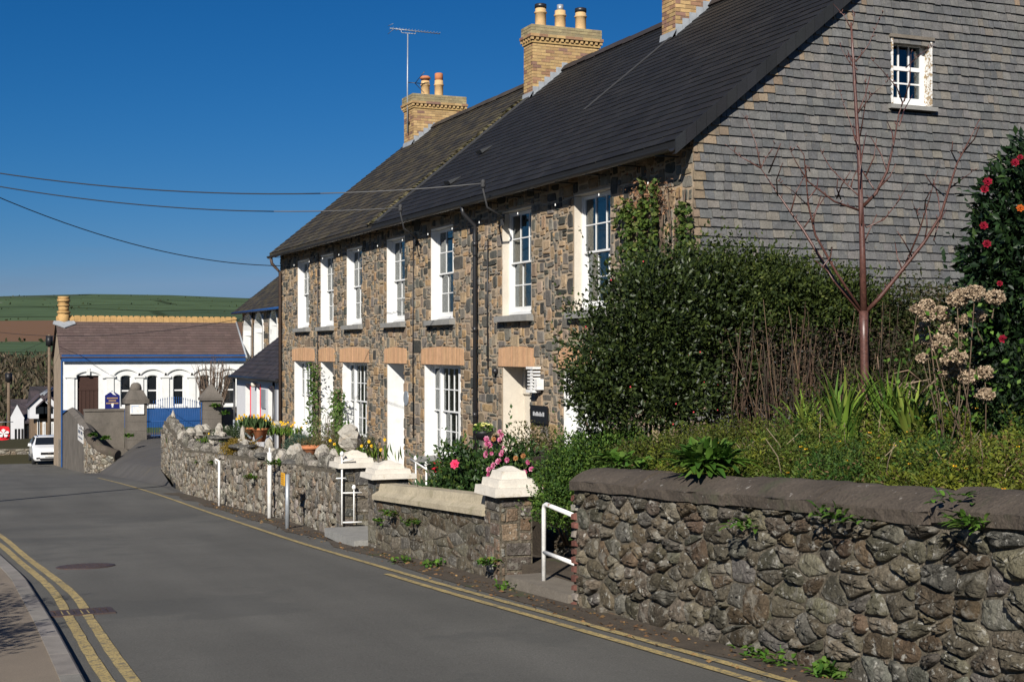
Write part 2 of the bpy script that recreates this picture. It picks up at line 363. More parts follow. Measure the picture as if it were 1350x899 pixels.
def quad_stone(P, u, v, w_, h_, proud, tint, gap=.009, j=.012):
    """P(u, v, d) maps wall coordinates and outward depth to a point"""
    q = [(u + gap, v + gap), (u + w_ - gap, v + gap), (u + w_ - gap, v + h_ - gap), (u + gap, v + h_ - gap)]
    q = [(a + rnd.uniform(-j, j), b + rnd.uniform(-j, j)) for a, b in q]
    if j > .01:                                                # knock some corners off
        r2 = []
        for i in range(4):
            a, c, e = q[i - 1], q[i], q[(i + 1) % 4]; k = rnd.choice((0, .1, .18, .3)) if w_ > .12 else rnd.choice((0, .1))
            if k: r2 += [(c[0] + (a[0] - c[0]) * k * rnd.uniform(.4, 1), c[1] + (a[1] - c[1]) * k * rnd.uniform(.4, 1)), (c[0] + (e[0] - c[0]) * k * rnd.uniform(.4, 1), c[1] + (e[1] - c[1]) * k * rnd.uniform(.4, 1))]
            else: r2.append(c)
        q = r2
    n = len(q); cu, cv = u + w_ / 2, v + h_ / 2; b = MB()
    inn = [(a + (cu - a) * min(.3, .016 / w_ * 2), c + (cv - c) * min(.3, .016 / h_ * 2)) for a, c in q]
    vs = [P(a, c, -.01) for a, c in q] + [P(a, c, proud + rnd.uniform(-.006, .006)) for a, c in inn]
    return b.add(vs, [(i, (i + 1) % n, n + (i + 1) % n, n + i) for i in range(n)] + [tuple(range(n, 2 * n))], tint)
def clip(poly, px, py, nx, ny):
    out = []
    for i in range(len(poly)):
        a, b = poly[i], poly[(i + 1) % len(poly)]
        da = (a[0] - px) * nx + (a[1] - py) * ny; db = (b[0] - px) * nx + (b[1] - py) * ny
        if da <= 0: out.append(a)
        if da * db < 0:
            t = da / (da - db); out.append((a[0] + (b[0] - a[0]) * t, a[1] + (b[1] - a[1]) * t))
    return out
def rubble_cells(u0, u1, v0, v1, su, sv, jt=.42, rg=rnd, drop=.12):
    """uneven rounded cells (a jittered Voronoi pattern, wider than tall) in a rectangle"""
    sd_ = []; j = 0; v = v0 - sv
    while v < v1 + sv * 1.5:
        u = u0 - su * (1.5 if j % 2 else 1.0)
        while u < u1 + su * 1.5:
            if rg.random() > drop:
                sd_.append(((u + rg.uniform(-jt, jt) * su) / su, (v + rg.uniform(-jt, jt) * sv) / sv, rg.uniform(-.3, .3)))
            u += su * rg.uniform(.8, 1.2)
        v += sv; j += 1
    A = np.array(sd_); res = []
    for k, (x, y, wgt) in enumerate(sd_):
        if not (u0 - .3 * su < x * su < u1 + .3 * su and v0 - .3 * sv < y * sv < v1 + .3 * sv): continue
        d2 = (A[:, 0] - x) ** 2 + (A[:, 1] - y) ** 2
        poly = [(x - 2, y - 2), (x + 2, y - 2), (x + 2, y + 2), (x - 2, y + 2)]
        for m in np.argsort(d2)[1:22]:
            ex, ey = A[m, 0] - x, A[m, 1] - y; dd = ex * ex + ey * ey
            t = .5 + (wgt - A[m, 2]) / (2 * dd) * .9
            poly = clip(poly, x + ex * t, y + ey * t, ex, ey)
            if len(poly) < 3: break
        if len(poly) < 3: continue
        poly = [(a * su, b * sv) for a, b in poly]
        for e in ((u0, v0, -1, 0), (u1, v1, 1, 0), (u0, v0, 0, -1), (u1, v1, 0, 1)):
            if len(poly) >= 3: poly = clip(poly, *e)
        if len(poly) < 3: continue
        ar = abs(sum(poly[i][0] * poly[(i + 1) % len(poly)][1] - poly[(i + 1) % len(poly)][0] * poly[i][1] for i in range(len(poly)))) / 2
        if ar > su * sv * .06: res.append((poly, ar))
    return res
def round_stone(P, poly, proud, tint, gap=.012, rough=.18, rg=rnd, dense=1, cc=.2):
    cu = sum(p[0] for p in poly) / len(poly); cv = sum(p[1] for p in poly) / len(poly)
    q = []
    for a, b in poly:
        L_ = math.hypot(a - cu, b - cv) + 1e-6; k = max(.35, 1 - gap / L_ * 1.25); q.append((cu + (a - cu) * k, cv + (b - cv) * k))
    for _ in range(1 + dense):                                    # round the corners
        r2 = []
        for i in range(len(q)):
            a, b = q[i], q[(i + 1) % len(q)]
            r2 += [(a[0] * (1 - cc) + b[0] * cc, a[1] * (1 - cc) + b[1] * cc), (a[0] * cc + b[0] * (1 - cc), a[1] * cc + b[1] * (1 - cc))]
        q = r2
        if len(q) > 26: break
    n = len(q); tu, tv = rg.uniform(-1, 1), rg.uniform(-1, 1)
    sz = max(math.hypot(a - cu, b - cv) for a, b in q)
    def dep(a, b, k): return proud * k * (1 + .5 * (tu * (a - cu) + tv * (b - cv)) / sz)
    rings = [(1.0, -.3, 0), (.97, .35, .3), (.86, .8, 1), (.62, 1.0, 1), (.3, 1.05, 1)] if dense else [(1.0, -.2, 0), (.9, .75, .6), (.55, 1.0, 1)]
    b = MB(); vs = []
    for k, dp, jj in rings:
        for a, c in q:
            a2, c2 = cu + (a - cu) * k, cv + (c - cv) * k
            vs.append(P(a2 + rg.uniform(-.006, .006) * jj, c2 + rg.uniform(-.006, .006) * jj, dep(a2, c2, dp) * (1 + rg.uniform(-rough, rough) * jj)))
    fs = [(r * n + i, r * n + (i + 1) % n, (r + 1) * n + (i + 1) % n, (r + 1) * n + i) for r in range(len(rings) - 1) for i in range(n)]
    vs.append(P(cu, cv, dep(cu, cv, 1.05))); c_ = len(vs) - 1; l = (len(rings) - 1) * n
    fs += [(l + i, l + (i + 1) % n, c_) for i in range(n)]
    return b.add(vs, fs, tint, True)
def slab_with_holes(u0, u1, v0, v1, holes, B):
    """fills a wall rectangle round its openings; B(ua, ub, va, vb) adds one block"""
    us = sorted({u0, u1, *[h[0] for h in holes], *[h[1] for h in holes]}); vs = sorted({v0, v1, *[h[2] for h in holes], *[h[3] for h in holes]})
    us = [u for u in us if u0 <= u <= u1]; vs = [v for v in vs if v0 <= v <= v1]
    for a, b in zip(us, us[1:]):
        run = None
        for c, d in zip(vs, vs[1:]):
            mu, mv = (a + b) / 2, (c + d) / 2
            full = not any(h[0] < mu < h[1] and h[2] < mv < h[3] for h in holes)
            if full: run = [run[0], d] if run else [c, d]
            if (not full or d == vs[-1]) and run: B(a, b, run[0], run[1]); run = None

# ---------------------------------------------------------------- foliage helpers
def leaf_mesh(name, pos, dirs, size, aspect, cols, m, parent=None, fold=.12, kind=None):
    n = len(pos); pos = np.asarray(pos, np.float32); d = np.asarray(dirs, np.float32)
    d = d / (np.linalg.norm(d, axis=1, keepdims=True) + 1e-9)
    rv = npr.normal(size=(n, 3)).astype(np.float32); s = np.cross(d, rv); s /= (np.linalg.norm(s, axis=1, keepdims=True) + 1e-9)
    nn = np.cross(s, d); L_ = np.asarray(size, np.float32).reshape(-1, 1) * np.ones((n, 1), np.float32); W = L_ * aspect
    V = np.stack([pos, pos + d * L_ * .5 + s * W * .5 + nn * L_ * fold, pos + d * L_, pos + d * L_ * .5 - s * W * .5 + nn * L_ * fold], 1).reshape(-1, 3)
    i0 = (np.arange(n) * 4)[:, None]
    F = np.concatenate([i0 + np.array([0, 1, 2]), i0 + np.array([0, 2, 3])], 1).reshape(-1)
    me = bpy.data.meshes.new(name); me.vertices.add(n * 4); me.vertices.foreach_set('co', V.ravel().astype(np.float32))
    me.loops.add(n * 6); me.loops.foreach_set('vertex_index', F.astype(np.int32)); me.polygons.add(n * 2)
    me.polygons.foreach_set('loop_start', np.arange(0, n * 6, 3, dtype=np.int32)); me.polygons.foreach_set('loop_total', np.full(n * 2, 3, np.int32))
    me.update(calc_edges=True); me.validate()
    at = me.attributes.new('tint', 'FLOAT_COLOR', 'CORNER'); cc = np.ones((n * 6, 4), np.float32)
    cc[:, :3] = np.repeat(np.asarray(cols, np.float32), 6, 0); at.data.foreach_set('color', cc.ravel())
    me.materials.append(MAT[m]); o = new_obj(name, me, parent)
    if kind: o['kind'] = kind
    return o
def pal(n, cols, wts=None, k=.25):
    c = np.array(cols)[npr.choice(len(cols), n, p=(np.array(wts) / sum(wts)) if wts else None)]
    return np.clip(c * (1 + npr.uniform(-k, k, (n, 1))), .003, 1)
def crown(ells, n, shell=.5, lump=.18, freq=5.0, zmin=None):
    """points in uneven ellipsoids, most of them near the skin; returns points and outward directions"""
    e = np.array(ells, float); wt = (e[:, 3] * e[:, 4] + e[:, 4] * e[:, 5] + e[:, 3] * e[:, 5]); k = npr.choice(len(e), n, p=wt / wt.sum())
    d = npr.normal(size=(n, 3)); d /= np.linalg.norm(d, axis=1, keepdims=True)
    ph = k[:, None] * 2.1
    lumps = (np.sin(d[:, :1] * freq + ph) * np.cos(d[:, 1:2] * freq * 1.3 + 1.7 * ph) + .6 * np.sin(d[:, 2:3] * freq * 2.1 + d[:, :1] * 3 + ph) + .5 * np.sin(d[:, 1:2] * freq * 3.1 + d[:, 2:3] * 7))
    r = (1 - shell * npr.random((n, 1)) ** 1.6) * (1 + lump * lumps) + npr.normal(size=(n, 1)) * .03
    p = e[k, :3] + d * r * e[k, 3:6]
    if zmin is not None: ok = p[:, 2] > zmin; p, d = p[ok], d[ok]
    return p, d
def bush(name, label, cat, loc, ells, n, size, aspect, cols, wts=None, m='leaf', shell=.5, lump=.18, up=.35, out=.6, zmin=None, stems=0, stem_r=.012, stem_m='bark', group=None, freq=5.0, sprigs=0, foliage='foliage'):
    t = thing(name, label, cat, loc, group)
    p, d = crown(ells, n, shell, lump, freq, zmin)
    dirs = d * out + npr.normal(size=p.shape) * .6 + np.array([0, 0, up])
    leaf_mesh(foliage, p, dirs, size * npr.uniform(.65, 1.25, len(p)), aspect, pal(len(p), cols, wts), m, t)
    if sprigs:
        P2, D2 = crown(ells, sprigs, .02, lump, freq, zmin); pp, dd = [], []
        for a, b in zip(P2, D2):
            ax = b * .6 + npr.normal(size=3) * .3 + np.array([0, 0, .6]); ax /= np.linalg.norm(ax); L_ = npr.uniform(2.5, 6) * size
            for q in np.linspace(0, 1, 9): pp.append(a + ax * L_ * q); dd.append(ax * .5 + npr.normal(size=3) * .6)
        leaf_mesh('sprig', pp, dd, size * npr.uniform(.6, 1.1, len(pp)), aspect, pal(len(pp), cols, wts), m, t, kind='stuff')
    if stems:
        b = MB()
        for _ in range(stems):
            a = rnd.uniform(0, 6.28); el = rnd.choice(ells); rr = rnd.uniform(.0, .75)
            tip = Vector((el[0] + math.cos(a) * el[3] * rr, el[1] + math.sin(a) * el[4] * rr, el[2] + el[5] * rnd.uniform(-.2, .7)))
            base = Vector(loc) + Vector((rnd.uniform(-.12, .12), rnd.uniform(-.12, .12), -.05)); base = base.lerp(Vector((tip.x, tip.y, base.z)), .35)
            mid = base.lerp(tip, .5) + Vector((rnd.uniform(-.1, .1), rnd.uniform(-.1, .1), .05))
            b.tube([base, mid, tip], [stem_r, stem_r * .7, stem_r * .3], 5)
        b.build('stem', stem_m, t)
    return t
GREENS = [(.02, .045, .010), (.03, .065, .014), (.045, .085, .018), (.065, .11, .02)]

# ================================================================ THE SETTING
def strip(name, left, right, m, dz=0, kind='structure', n=None, zl=None):
    """a sheet between two plan lines (lists of (x, y)) laid on the road surface"""
    b = MB(); vs = []
    for (a, c), (e, g) in zip(left, right):
        for k in range(5):
            x = a + (e - a) * k / 4; y = c + (g - c) * k / 4
            vs.append((x, y, road(y) + dz))
    b.add(vs, [(i * 5 + k, i * 5 + k + 1, i * 5 + k + 6, i * 5 + k + 5) for i in range(len(left) - 1) for k in range(4)], (1, 1, 1), True)
    o = b.build(name, m)
    return tag(o, kind=kind) if kind else o
# right edge of the road and the line of the walls
def xr(Y): return float(np.interp(Y, [-30, 0, 12, 20, 28, 36, 57, 64, 80], [5.2, 5.2, 5.2, 5.45, 5.65, 5.9, 6.6, 6.7, 6.85]))
def xl(Y): return float(np.interp(Y, [-30, 8, 12, 16, 20, 30, 60, 80], [.9, .92, .98, 1.0, .86, .5, -3, -8]))
YS = [-30 + 2.5 * i for i in range(45)] + [84, 88, 92, 96, 104, 112]
strip('road', [(xl(y) - .02 if y < 80 else -14, y) for y in YS], [(xr(y) + .35 if y < 82 else 6.9 + (y - 82) * .35, y) for y in YS], 'asphalt')
# dirty gutter strip along the foot of the walls
GY = [-12 + 1.0 * i for i in range(49)]
strip('verge', [(xr(y) - .30 + .06 * math.sin(y * 1.7) + .05 * math.sin(y * 4.1), y) for y in GY], [(xr(y) + .5, y) for y in GY], 'dirt', .006)
# pavement on the left with kerb stones
pav = strip('pavement', [(-2.6, y) for y in YS[:26]], [(xl(y) - .14, y) for y in YS[:26]], 'pavement', .05)
kb = []
y = -14.0
while y < 30:
    L_ = .9; b = MB(); t = jit((1, 1, 1), .12)
    x0, x1 = xl(y), xl(y + L_ - .012); z0, z1 = road(y), road(y + L_ - .012)
    prof = [(-.15, -.1), (-.15, .06), (-.02, .06), (-.004, .05), (0, -.1)]
    A_ = [(x0 + a, y, z0 + c) for a, c in prof]; B_ = [(x1 + a, y + L_ - .012, z1 + c) for a, c in prof]
    n = len(prof)
    b.add(A_ + B_, [tuple(range(n)), tuple(range(n, 2 * n))[::-1]] + [(i, n + i, n + (i + 1) % n, (i + 1) % n) for i in range(n)], t)
    kb.append(b); y += L_
pieces(kb, 'kerb_stone', 'kerb', pav, 'kerb_rest')
# painted lines
def line_strip(name, pts, wd, label):
    b = MB(); vs = []
    pts2 = []
    ext = [pts[0]] + list(pts) + [pts[-1]]
    for i in range(len(pts) - 1):                              # smooth curve through the points
        p0, p1, p2, p3 = ext[i:i + 4]
        for k in range(10):
            t_ = k / 10; pts2.append(tuple(.5 * (2 * p1[j] + (p2[j] - p0[j]) * t_ + (2 * p0[j] - 5 * p1[j] + 4 * p2[j] - p3[j]) * t_ ** 2 + (3 * p1[j] - p0[j] - 3 * p2[j] + p3[j]) * t_ ** 3) for j in (0, 1)))
    pts2.append(pts[-1])
    for i, (x, y_) in enumerate(pts2):
        q = wd / 2 * (1 + .12 * math.sin(i * 2.3) * rnd.random())
        vs += [(x - q, y_, road(y_) + .009), (x + q, y_, road(y_) + .009)]
    b.add(vs, [(2 * i, 2 * i + 1, 2 * i + 3, 2 * i + 2) for i in range(len(pts2) - 1)])
    return tag(b.build(name, 'yellow_paint'), label, 'road marking', 'yellow lines painted on the road')
YR = [(4.88, 2), (4.88, 7.2), (4.83, 10.4), (4.78, 12.5), (4.76, 15), (4.77, 18.7), (4.88, 23), (5.03, 27.9), (5.35, 36), (5.66, 45), (5.95, 54)]
line_strip('yellow_line', YR, .075, 'long yellow line following the foot of the garden walls downhill')
line_strip('yellow_line', [(4.70, 2), (4.70, 7.2), (4.65, 10.4), (4.6, 12.5), (4.59, 14.4)], .075, 'shorter inner yellow line beside the rough stone wall, ending at the low wall')
LA = [(1.1, 4), (1.09, 9.4), (1.14, 12.2), (1.19, 15), (1.08, 18.5), (.99, 21.3), (.7, 27)]
line_strip('yellow_line', LA, .085, 'left-hand yellow line nearest the kerb of the pavement')
line_strip('yellow_line', [(1.25, 4), (1.24, 9.2), (1.3, 12.2), (1.35, 14.6), (1.2, 19), (1.08, 23.2), (.8, 28)], .085, 'outer yellow line of the pair along the left kerb')
# manhole and drain
mc = atR(113, 746.5)
def on_slope(b, c, yaw=0):
    return b
t = thing('manhole_cover', 'round rusty manhole cover set in the road', 'manhole', (mc.x, mc.y, mc.z))
b = MB(); b.lathe((mc.x, mc.y, mc.z), [(.34, -.05), (.34, .007), (.31, .009)], 28)
sl = Matrix.Rotation(-math.atan(.053), 4, 'X')
def tilt(b, c):
    c = Vector(c); b.v = [tuple(c + (sl @ (Vector(p) - c))) for p in b.v]; return b
tilt(b, mc).build('frame', 'cast_iron', t)
b = MB(); b.lathe((mc.x, mc.y, mc.z), [(.29, 0), (.29, .011)], 28)
for i in range(-5, 6):
    for k in range(-5, 6):
        if i * i + k * k < 26: b.box(mc.x + i * .05 - .016, mc.x + i * .05 + .016, mc.y + k * .05 - .016, mc.y + k * .05 + .016, mc.z + .010, mc.z + .015)
tilt(b, mc).build('lid', 'cast_iron', t)
dc = Vector((1.26, 12.95, road(12.95)))
t = thing('drain_grate', 'rectangular rusty drain grating across the left yellow lines', 'drain', dc)
b = MB()
for x0, x1, y0, y1 in ((-.3, .3, -.2, -.15), (-.3, .3, .15, .2), (-.3, -.25, -.15, .15), (.25, .3, -.15, .15)): b.box(dc.x + x0, dc.x + x1, dc.y + y0, dc.y + y1, dc.z - .03, dc.z + .013)
tilt(b, dc).build('frame', 'cast_iron', t)
for i in range(9):
    b = MB(); x0 = dc.x - .245 + i * .0555; b.box(x0, x0 + .04, dc.y - .147, dc.y + .147, dc.z - .03, dc.z + .0115); tilt(b, dc).build('bar', 'cast_iron', t)

# ground sheet out to the horizon: rises from the valley to the far hill
def hill(dd, az):
    base = np.interp(dd, [0, 95, 115, 160, 260, 420, 650, 950, 1400, 2100, 2600, 4200], [0, 0, -7.2, -6.2, -3.4, -.2, 5, 19, 42, 78, 80, 40])
    k = np.interp(dd, [300, 900, 2000], [0, .3, 1])
    return base + k * (5 * math.exp(-((az + .27) / .09) ** 2) - 6 * max(0, -(az + .33)) / .1 + 1.5 * math.sin(az * 17)) * np.interp(dd, [0, 2000], [.2, 1.0])
b = MB(); vs = []; rr = [0, 4, 8, 14, 20, 28, 36, 46, 56, 66, 78, 88, 100, 116, 140, 170, 210, 260, 320, 400, 480, 560, 650, 750, 850, 950, 1100, 1250, 1400, 1600, 1800, 2000, 2150, 2300, 2600, 3200, 4200]
NA = 120
for r_ in rr:
    for k in range(NA):
        q = 2 * math.pi * k / NA; a = math.sin(q) * r_; c = math.cos(q) * r_
        az = (q - YAW + math.pi) % (2 * math.pi) - math.pi
        near = road(max(-55, min(c, 110))) - .22
        f_ = float(np.interp(r_, [88, 120], [0, 1]))
        z = near * (1 - f_) + float(hill(r_, az)) * f_
        if c < 20 and r_ > 100: z = near * (1 - f_) + f_ * (float(hill(r_, az)) * .5 + 6)
        vs.append((a, c, z))
b.add(vs, [(i * NA + k, i * NA + (k + 1) % NA, (i + 1) * NA + (k + 1) % NA, (i + 1) * NA + k)[::-1] for i in range(len(rr) - 1) for k in range(NA)], (1, 1, 1), True)
def field_mat():
    m = bpy.data.materials.new('countryside'); m.use_nodes = True; n = m.node_tree.nodes; L = m.node_tree.links; p = n['Principled BSDF']
    geo = n.new('ShaderNodeNewGeometry')
    ln = n.new('ShaderNodeVectorMath'); ln.operation = 'LENGTH'; L.new(geo.outputs['Position'], ln.inputs[0])
    vo = n.new('ShaderNodeTexVoronoi'); vo.inputs['Scale'].default_value = .0048; vo.inputs['Randomness'].default_value = .9
    mp = n.new('ShaderNodeMapping'); mp.inputs['Scale'].default_value = (1.0, .75, 0); L.new(geo.outputs['Position'], mp.inputs['Vector']); L.new(mp.outputs[0], vo.inputs['Vector'])
    cr = n.new('ShaderNodeValToRGB'); e = cr.color_ramp; e.interpolation = 'CONSTANT'
    for i, (q, c) in enumerate([(0, (.05, .078, .04)), (.22, (.06, .092, .044)), (.45, (.053, .072, .042)), (.6, (.066, .1, .047)), (.78, (.075, .078, .05)), (.88, (.046, .07, .038))]):  # field greens paled and cooled, distance haze painted into them
        el = e.elements[i] if i < 2 else e.elements.new(q); el.position = q; el.color = (*c, 1)
    L.new(vo.outputs['Color'], cr.inputs[0])
    # hedge lines between the fields
    v2 = n.new('ShaderNodeTexVoronoi'); v2.feature = 'DISTANCE_TO_EDGE'; v2.inputs['Scale'].default_value = .0048; v2.inputs['Randomness'].default_value = .9; L.new(mp.outputs[0], v2.inputs['Vector'])
    no = n.new('ShaderNodeTexNoise'); no.inputs['Scale'].default_value = .04; no.inputs['Detail'].default_value = 5; L.new(geo.outputs['Position'], no.inputs['Vector'])
    mr = n.new('ShaderNodeMapRange'); mr.inputs[1].default_value = .012; mr.inputs[2].default_value = .03; mr.inputs[3].default_value = 1; mr.inputs[4].default_value = 0; L.new(v2.outputs['Distance'], mr.inputs[0])
    mx = n.new('ShaderNodeMix'); mx.data_type = 'RGBA'; L.new(mr.outputs[0], mx.inputs[0]); L.new(cr.outputs[0], mx.inputs[6]); mx.inputs[7].default_value = (.03, .045, .018, 1)
    sc = n.new('ShaderNodeMapRange'); sc.inputs[1].default_value = .3; sc.inputs[2].default_value = .7; sc.inputs[3].default_value = .8; sc.inputs[4].default_value = 1.2; L.new(no.outputs['Fac'], sc.inputs[0])
    vm = n.new('ShaderNodeVectorMath'); vm.operation = 'SCALE'; L.new(mx.outputs[2], vm.inputs[0]); L.new(sc.outputs[0], vm.inputs['Scale'])
    # ploughed field (660-930 m out), then rough grass and scrub nearer
    def band(a, b_, c, d):
        q = n.new('ShaderNodeValToRGB'); e = q.color_ramp; m_ = n.new('ShaderNodeMath'); m_.operation = 'DIVIDE'; m_.inputs[1].default_value = 2000; L.new(ln.outputs['Value'], m_.inputs[0]); L.new(m_.outputs[0], q.inputs[0])
        e.elements[0].position = a / 2000; e.elements[0].color = (0, 0, 0, 1); e.elements[1].position = b_ / 2000; e.elements[1].color = (1, 1, 1, 1)
        for pz, v in ((c, 1), (d, 0)): el = e.elements.new(pz / 2000); el.color = (v, v, v, 1)
        return q.outputs[0]
    m2 = n.new('ShaderNodeMix'); m2.data_type = 'RGBA'; L.new(band(655, 662, 985, 992), m2.inputs[0]); L.new(vm.outputs[0], m2.inputs[6]); m2.inputs[7].default_value = (.15, .085, .05, 1)
    m3 = n.new('ShaderNodeMix'); m3.data_type = 'RGBA'; L.new(band(0, 1, 330, 420), m3.inputs[0]); L.new(m2.outputs[2], m3.inputs[6]); m3.inputs[7].default_value = (.05, .045, .022, 1)
    L.new(m3.outputs[2], p.inputs['Base Color']); p.inputs['Roughness'].default_value = .95; p.inputs['Specular IOR Level'].default_value = .1
    MAT['countryside'] = m
field_mat()
tag(b.build('ground', 'countryside'), kind='structure')

# ================================================================ THE TERRACE
XF, XB, RX, RZ = 9.6, 18.4, 14.0, 8.27
SLP = .82
EAX = 9.3
def rz(X): return RZ - SLP * abs(RX - X)
FLOOR = -1.3
TAN = [(.235, .165, .1), (.28, .205, .13), (.18, .137, .094), (.225, .178, .13), (.16, .142, .116), (.27, .178, .095), (.14, .125, .105)]
DRK = [(.05, .05, .043), (.072, .07, .06), (.1, .095, .08), (.125, .115, .095)]
def stone_col(dark=.36, rg=rnd):
    r_ = rg.random()
    return jit(rg.choice(DRK), .25) if r_ < dark else jit(rg.choice(TAN), .2)
def PF(u, v, d): return (XF - d, u, v)
def sash(parent, y0, y1, z0, z1, xin, cols, rows, bar=.02, st=.042, half=None, curtain=True, sidelights=False, mull=None):
    """a box sash window facing -X, opening y0..y1, z0..z1, set at X = xin; the panes are single pieces"""
    b = MB(); fw = .05
    for a, c, e, g in ((y0, y0 + fw, z0, z1), (y1 - fw, y1, z0, z1), (y0 + fw, y1 - fw, z1 - fw, z1), (y0 + fw, y1 - fw, z0, z0 + fw)): b.box(xin, xin + .12, a, c, e, g)
    zm = (z0 + z1) / 2; panes = []; lights = [(y0 + fw, y1 - fw, cols)]
    if sidelights:
        q = (y1 - y0) * .2
        lights = [(y0 + fw, y0 + fw + q, 1), (y0 + fw + q + .09, y1 - fw - q - .09, cols), (y1 - fw - q, y1 - fw, 1)]
        for a in (y0 + fw + q, y1 - fw - q - .09): b.box(xin - .005, xin + .11, a, a + .09, z0 + fw, z1 - fw)
    for a, c, nc in lights:
        for s_, (e, g) in enumerate(((z0 + fw, zm + .02), (zm - .02, z1 - fw))):
            x0 = xin + (.07 if s_ == 0 else .025); x1 = x0 + .04
            for p, q, r_, t in ((a, a + st, e, g), (c - st, c, e, g), (a + st, c - st, e, e + (.09 if s_ == 0 else st * .8)), (a + st, c - st, g - st * .8, g)): b.box(x0, x1, p, q, r_, t)
            ya, yb, za, zb = a + st, c - st, e + (.09 if s_ == 0 else st * .8), g - st * .8
            pw, ph = (yb - ya - bar * (nc - 1)) / nc, (zb - za - bar * (rows - 1)) / rows
            for i in range(1, nc): yy = ya + i * pw + (i - 1) * bar; b.box(x0 + .005, x1 - .005, yy, yy + bar, za, zb)
            for j in range(1, rows):
                zz = za + j * ph + (j - 1) * bar
                for i in range(nc): yy = ya + i * (pw + bar); b.box(x0 + .006, x1 - .006, yy, yy + pw, zz, zz + bar)
            for i in range(nc):
                for j in range(rows): panes.append((x0 + .018, ya + i * (pw + bar), za + j * (ph + bar), pw, ph))
    o = b.build('window', 'white_paint', parent)
    for x, y_, z, pw, ph in panes:
        k = rnd.uniform(-.0025, .0025); g = MB()
        g.add([(x + k, y_ - .004, z - .004), (x - k, y_ + pw + .004, z - .004), (x - k, y_ + pw + .004, z + ph + .004), (x + k, y_ - .004, z + ph + .004)], [(0, 3, 2, 1)])
        g.add([(x + .004 + k, y_ - .004, z - .004), (x + .004 - k, y_ + pw + .004, z - .004), (x + .004 - k, y_ + pw + .004, z + ph + .004), (x + .004 + k, y_ - .004, z + ph + .004)], [(0, 1, 2, 3)])
        g.build('pane', 'glass', o)
    if curtain:
        for s_ in (0, 1):
            wd = (y1 - y0) * rnd.uniform(.24, .36); pts = []; nn = 14
            for i in range(nn + 1):
                yy = (y0 + wd * i / nn) if s_ == 0 else (y1 - wd * i / nn)
                pts.append((xin + .22 + .03 * math.sin(i * 1.9 + s_), yy))
            c = MB(); c.add([(x, yy, z0 - .1) for x, yy in pts] + [(x, yy, z1 + .1) for x, yy in pts], [(i, i + 1, nn + 2 + i, nn + 1 + i) for i in range(nn)], (1, 1, 1), True)
            c.build('curtain', 'ivory_curtain', o)
    return o
def reveal(parent, y0, y1, z0, z1, dep, m='white_paint', name='reveal', head=True):
    b = MB(); b.box(XF + .004, XF + dep, y1 - .012, y1 + .03, z0, z1); b.box(XF + .004, XF + dep, y0 - .03, y0 + .012, z0, z1)
    if head: b.box(XF + .006, XF + dep, y0 + .012, y1 - .012, z1 - .012, z1 + .03)
    return b.build(name, m, parent)
def lintel(parent, y0, y1, z0, z1):
    b = MB(); u = y0
    n = max(4, int(round((y1 - y0) / .077))); wd = (y1 - y0) / n
    for i in range(n):
        k = abs((i + .5) / n - .5) * 2; top = z1 - .05 * k * k
        b.box(XF - .018 - rnd.uniform(0, .006), XF + .05, y0 + i * wd + .003, y0 + (i + 1) * wd - .003, z0, top, jit((1, 1, 1), .13))
    b.box(XF - .008, XF + .04, y0, y1, z0 + .002, z1 - .055, (.8, .85, .85))
    return b.build('lintel', 'ochre_render', parent)
def sillb(parent, y0, y1, z, m='sill_stone', pr=.13):
    b = MB(); b.prism([(XF - pr, y0 - .09, z - .13), (XF - pr, y0 - .09, z - .03), (XF + .2, y0 - .09, z + .0), (XF + .2, y0 - .09, z - .13)], (0, y1 - y0 + .18, 0))
    return b.build('sill', m, parent)
UPZ = (2.27, 4.14)
GFZ = (-.55, 1.365)
def yp(px): return atX(px, 462, XF).y
UPP = {1: (392.5, 408), 2: (422.6, 439.8), 3: (457, 477.4), 4: (509.8, 533.7), 5: (568, 598), 6: (662, 700.5), 7: (756.8, 805)}
GRD = {1: ('w', 388, 412.7), 2: ('d', 423, 439.7), 3: ('w', 451, 484), 4: ('d', 510.5, 533), 5: ('w', 559.5, 607.4), 6: ('d', 663, 700), 7: ('w', 743, 795)}
HOUSES = [('terraced_house', 'stone terraced house at the near end with slate-hung gable', 16.47, 23.5, (6, 7)),
          ('terraced_house', 'middle stone terraced house under the three-pot chimney', 23.5, 30.3, (4, 5)),
          ('terraced_house', 'far stone terraced house with old mossy roof and tall aerial', 30.3, 40.33, (1, 2, 3))]
SLATE = [(.1, .1, .098), (.112, .111, .108), (.124, .121, .115), (.136, .13, .12), (.09, .092, .093), (.148, .135, .115)]
def brick_box(b, x0, x1, y0, y1, z0, z1, cols, ch=.075, bl=.225):
    """brick courses laid round a core"""
    b.box(x0 + .006, x1 - .006, y0 + .006, y1 - .006, z0, z1, (.33, .27, .18))
    nz = max(1, int(round((z1 - z0) / ch))); h = (z1 - z0) / nz; k = 0
    for j in range(nz):
        za, zb = z0 + j * h + .005, z0 + (j + 1) * h - .005; off = (j % 2) * bl / 2
        for (a0, a1, side) in ((x0, x1, 0), (y0, y1, 1)):
            u = a0 - off
            while u < a1 - .01:
                p, q = max(a0, u) + .005, min(a1, u + bl) - .005
                if q - p > .02:
                    for s_ in (0, 1):
                        t = jit(rnd.choices(cols, [6, 4, 2, 1])[0], .14); e = rnd.uniform(0, .004)
                        if side == 0: b.box(p, q, *((y0 - e, y0 + .05) if s_ == 0 else (y1 - .05, y1 + e)), za, zb, t)
                        else: b.box(*((x0 - e, x0 + .05) if s_ == 0 else (x1 - .05, x1 + e)), p, q, za, zb, t)
                u += bl
OCH = [(.40, .27, .125), (.33, .215, .1), (.27, .155, .09), (.2, .115, .085)]
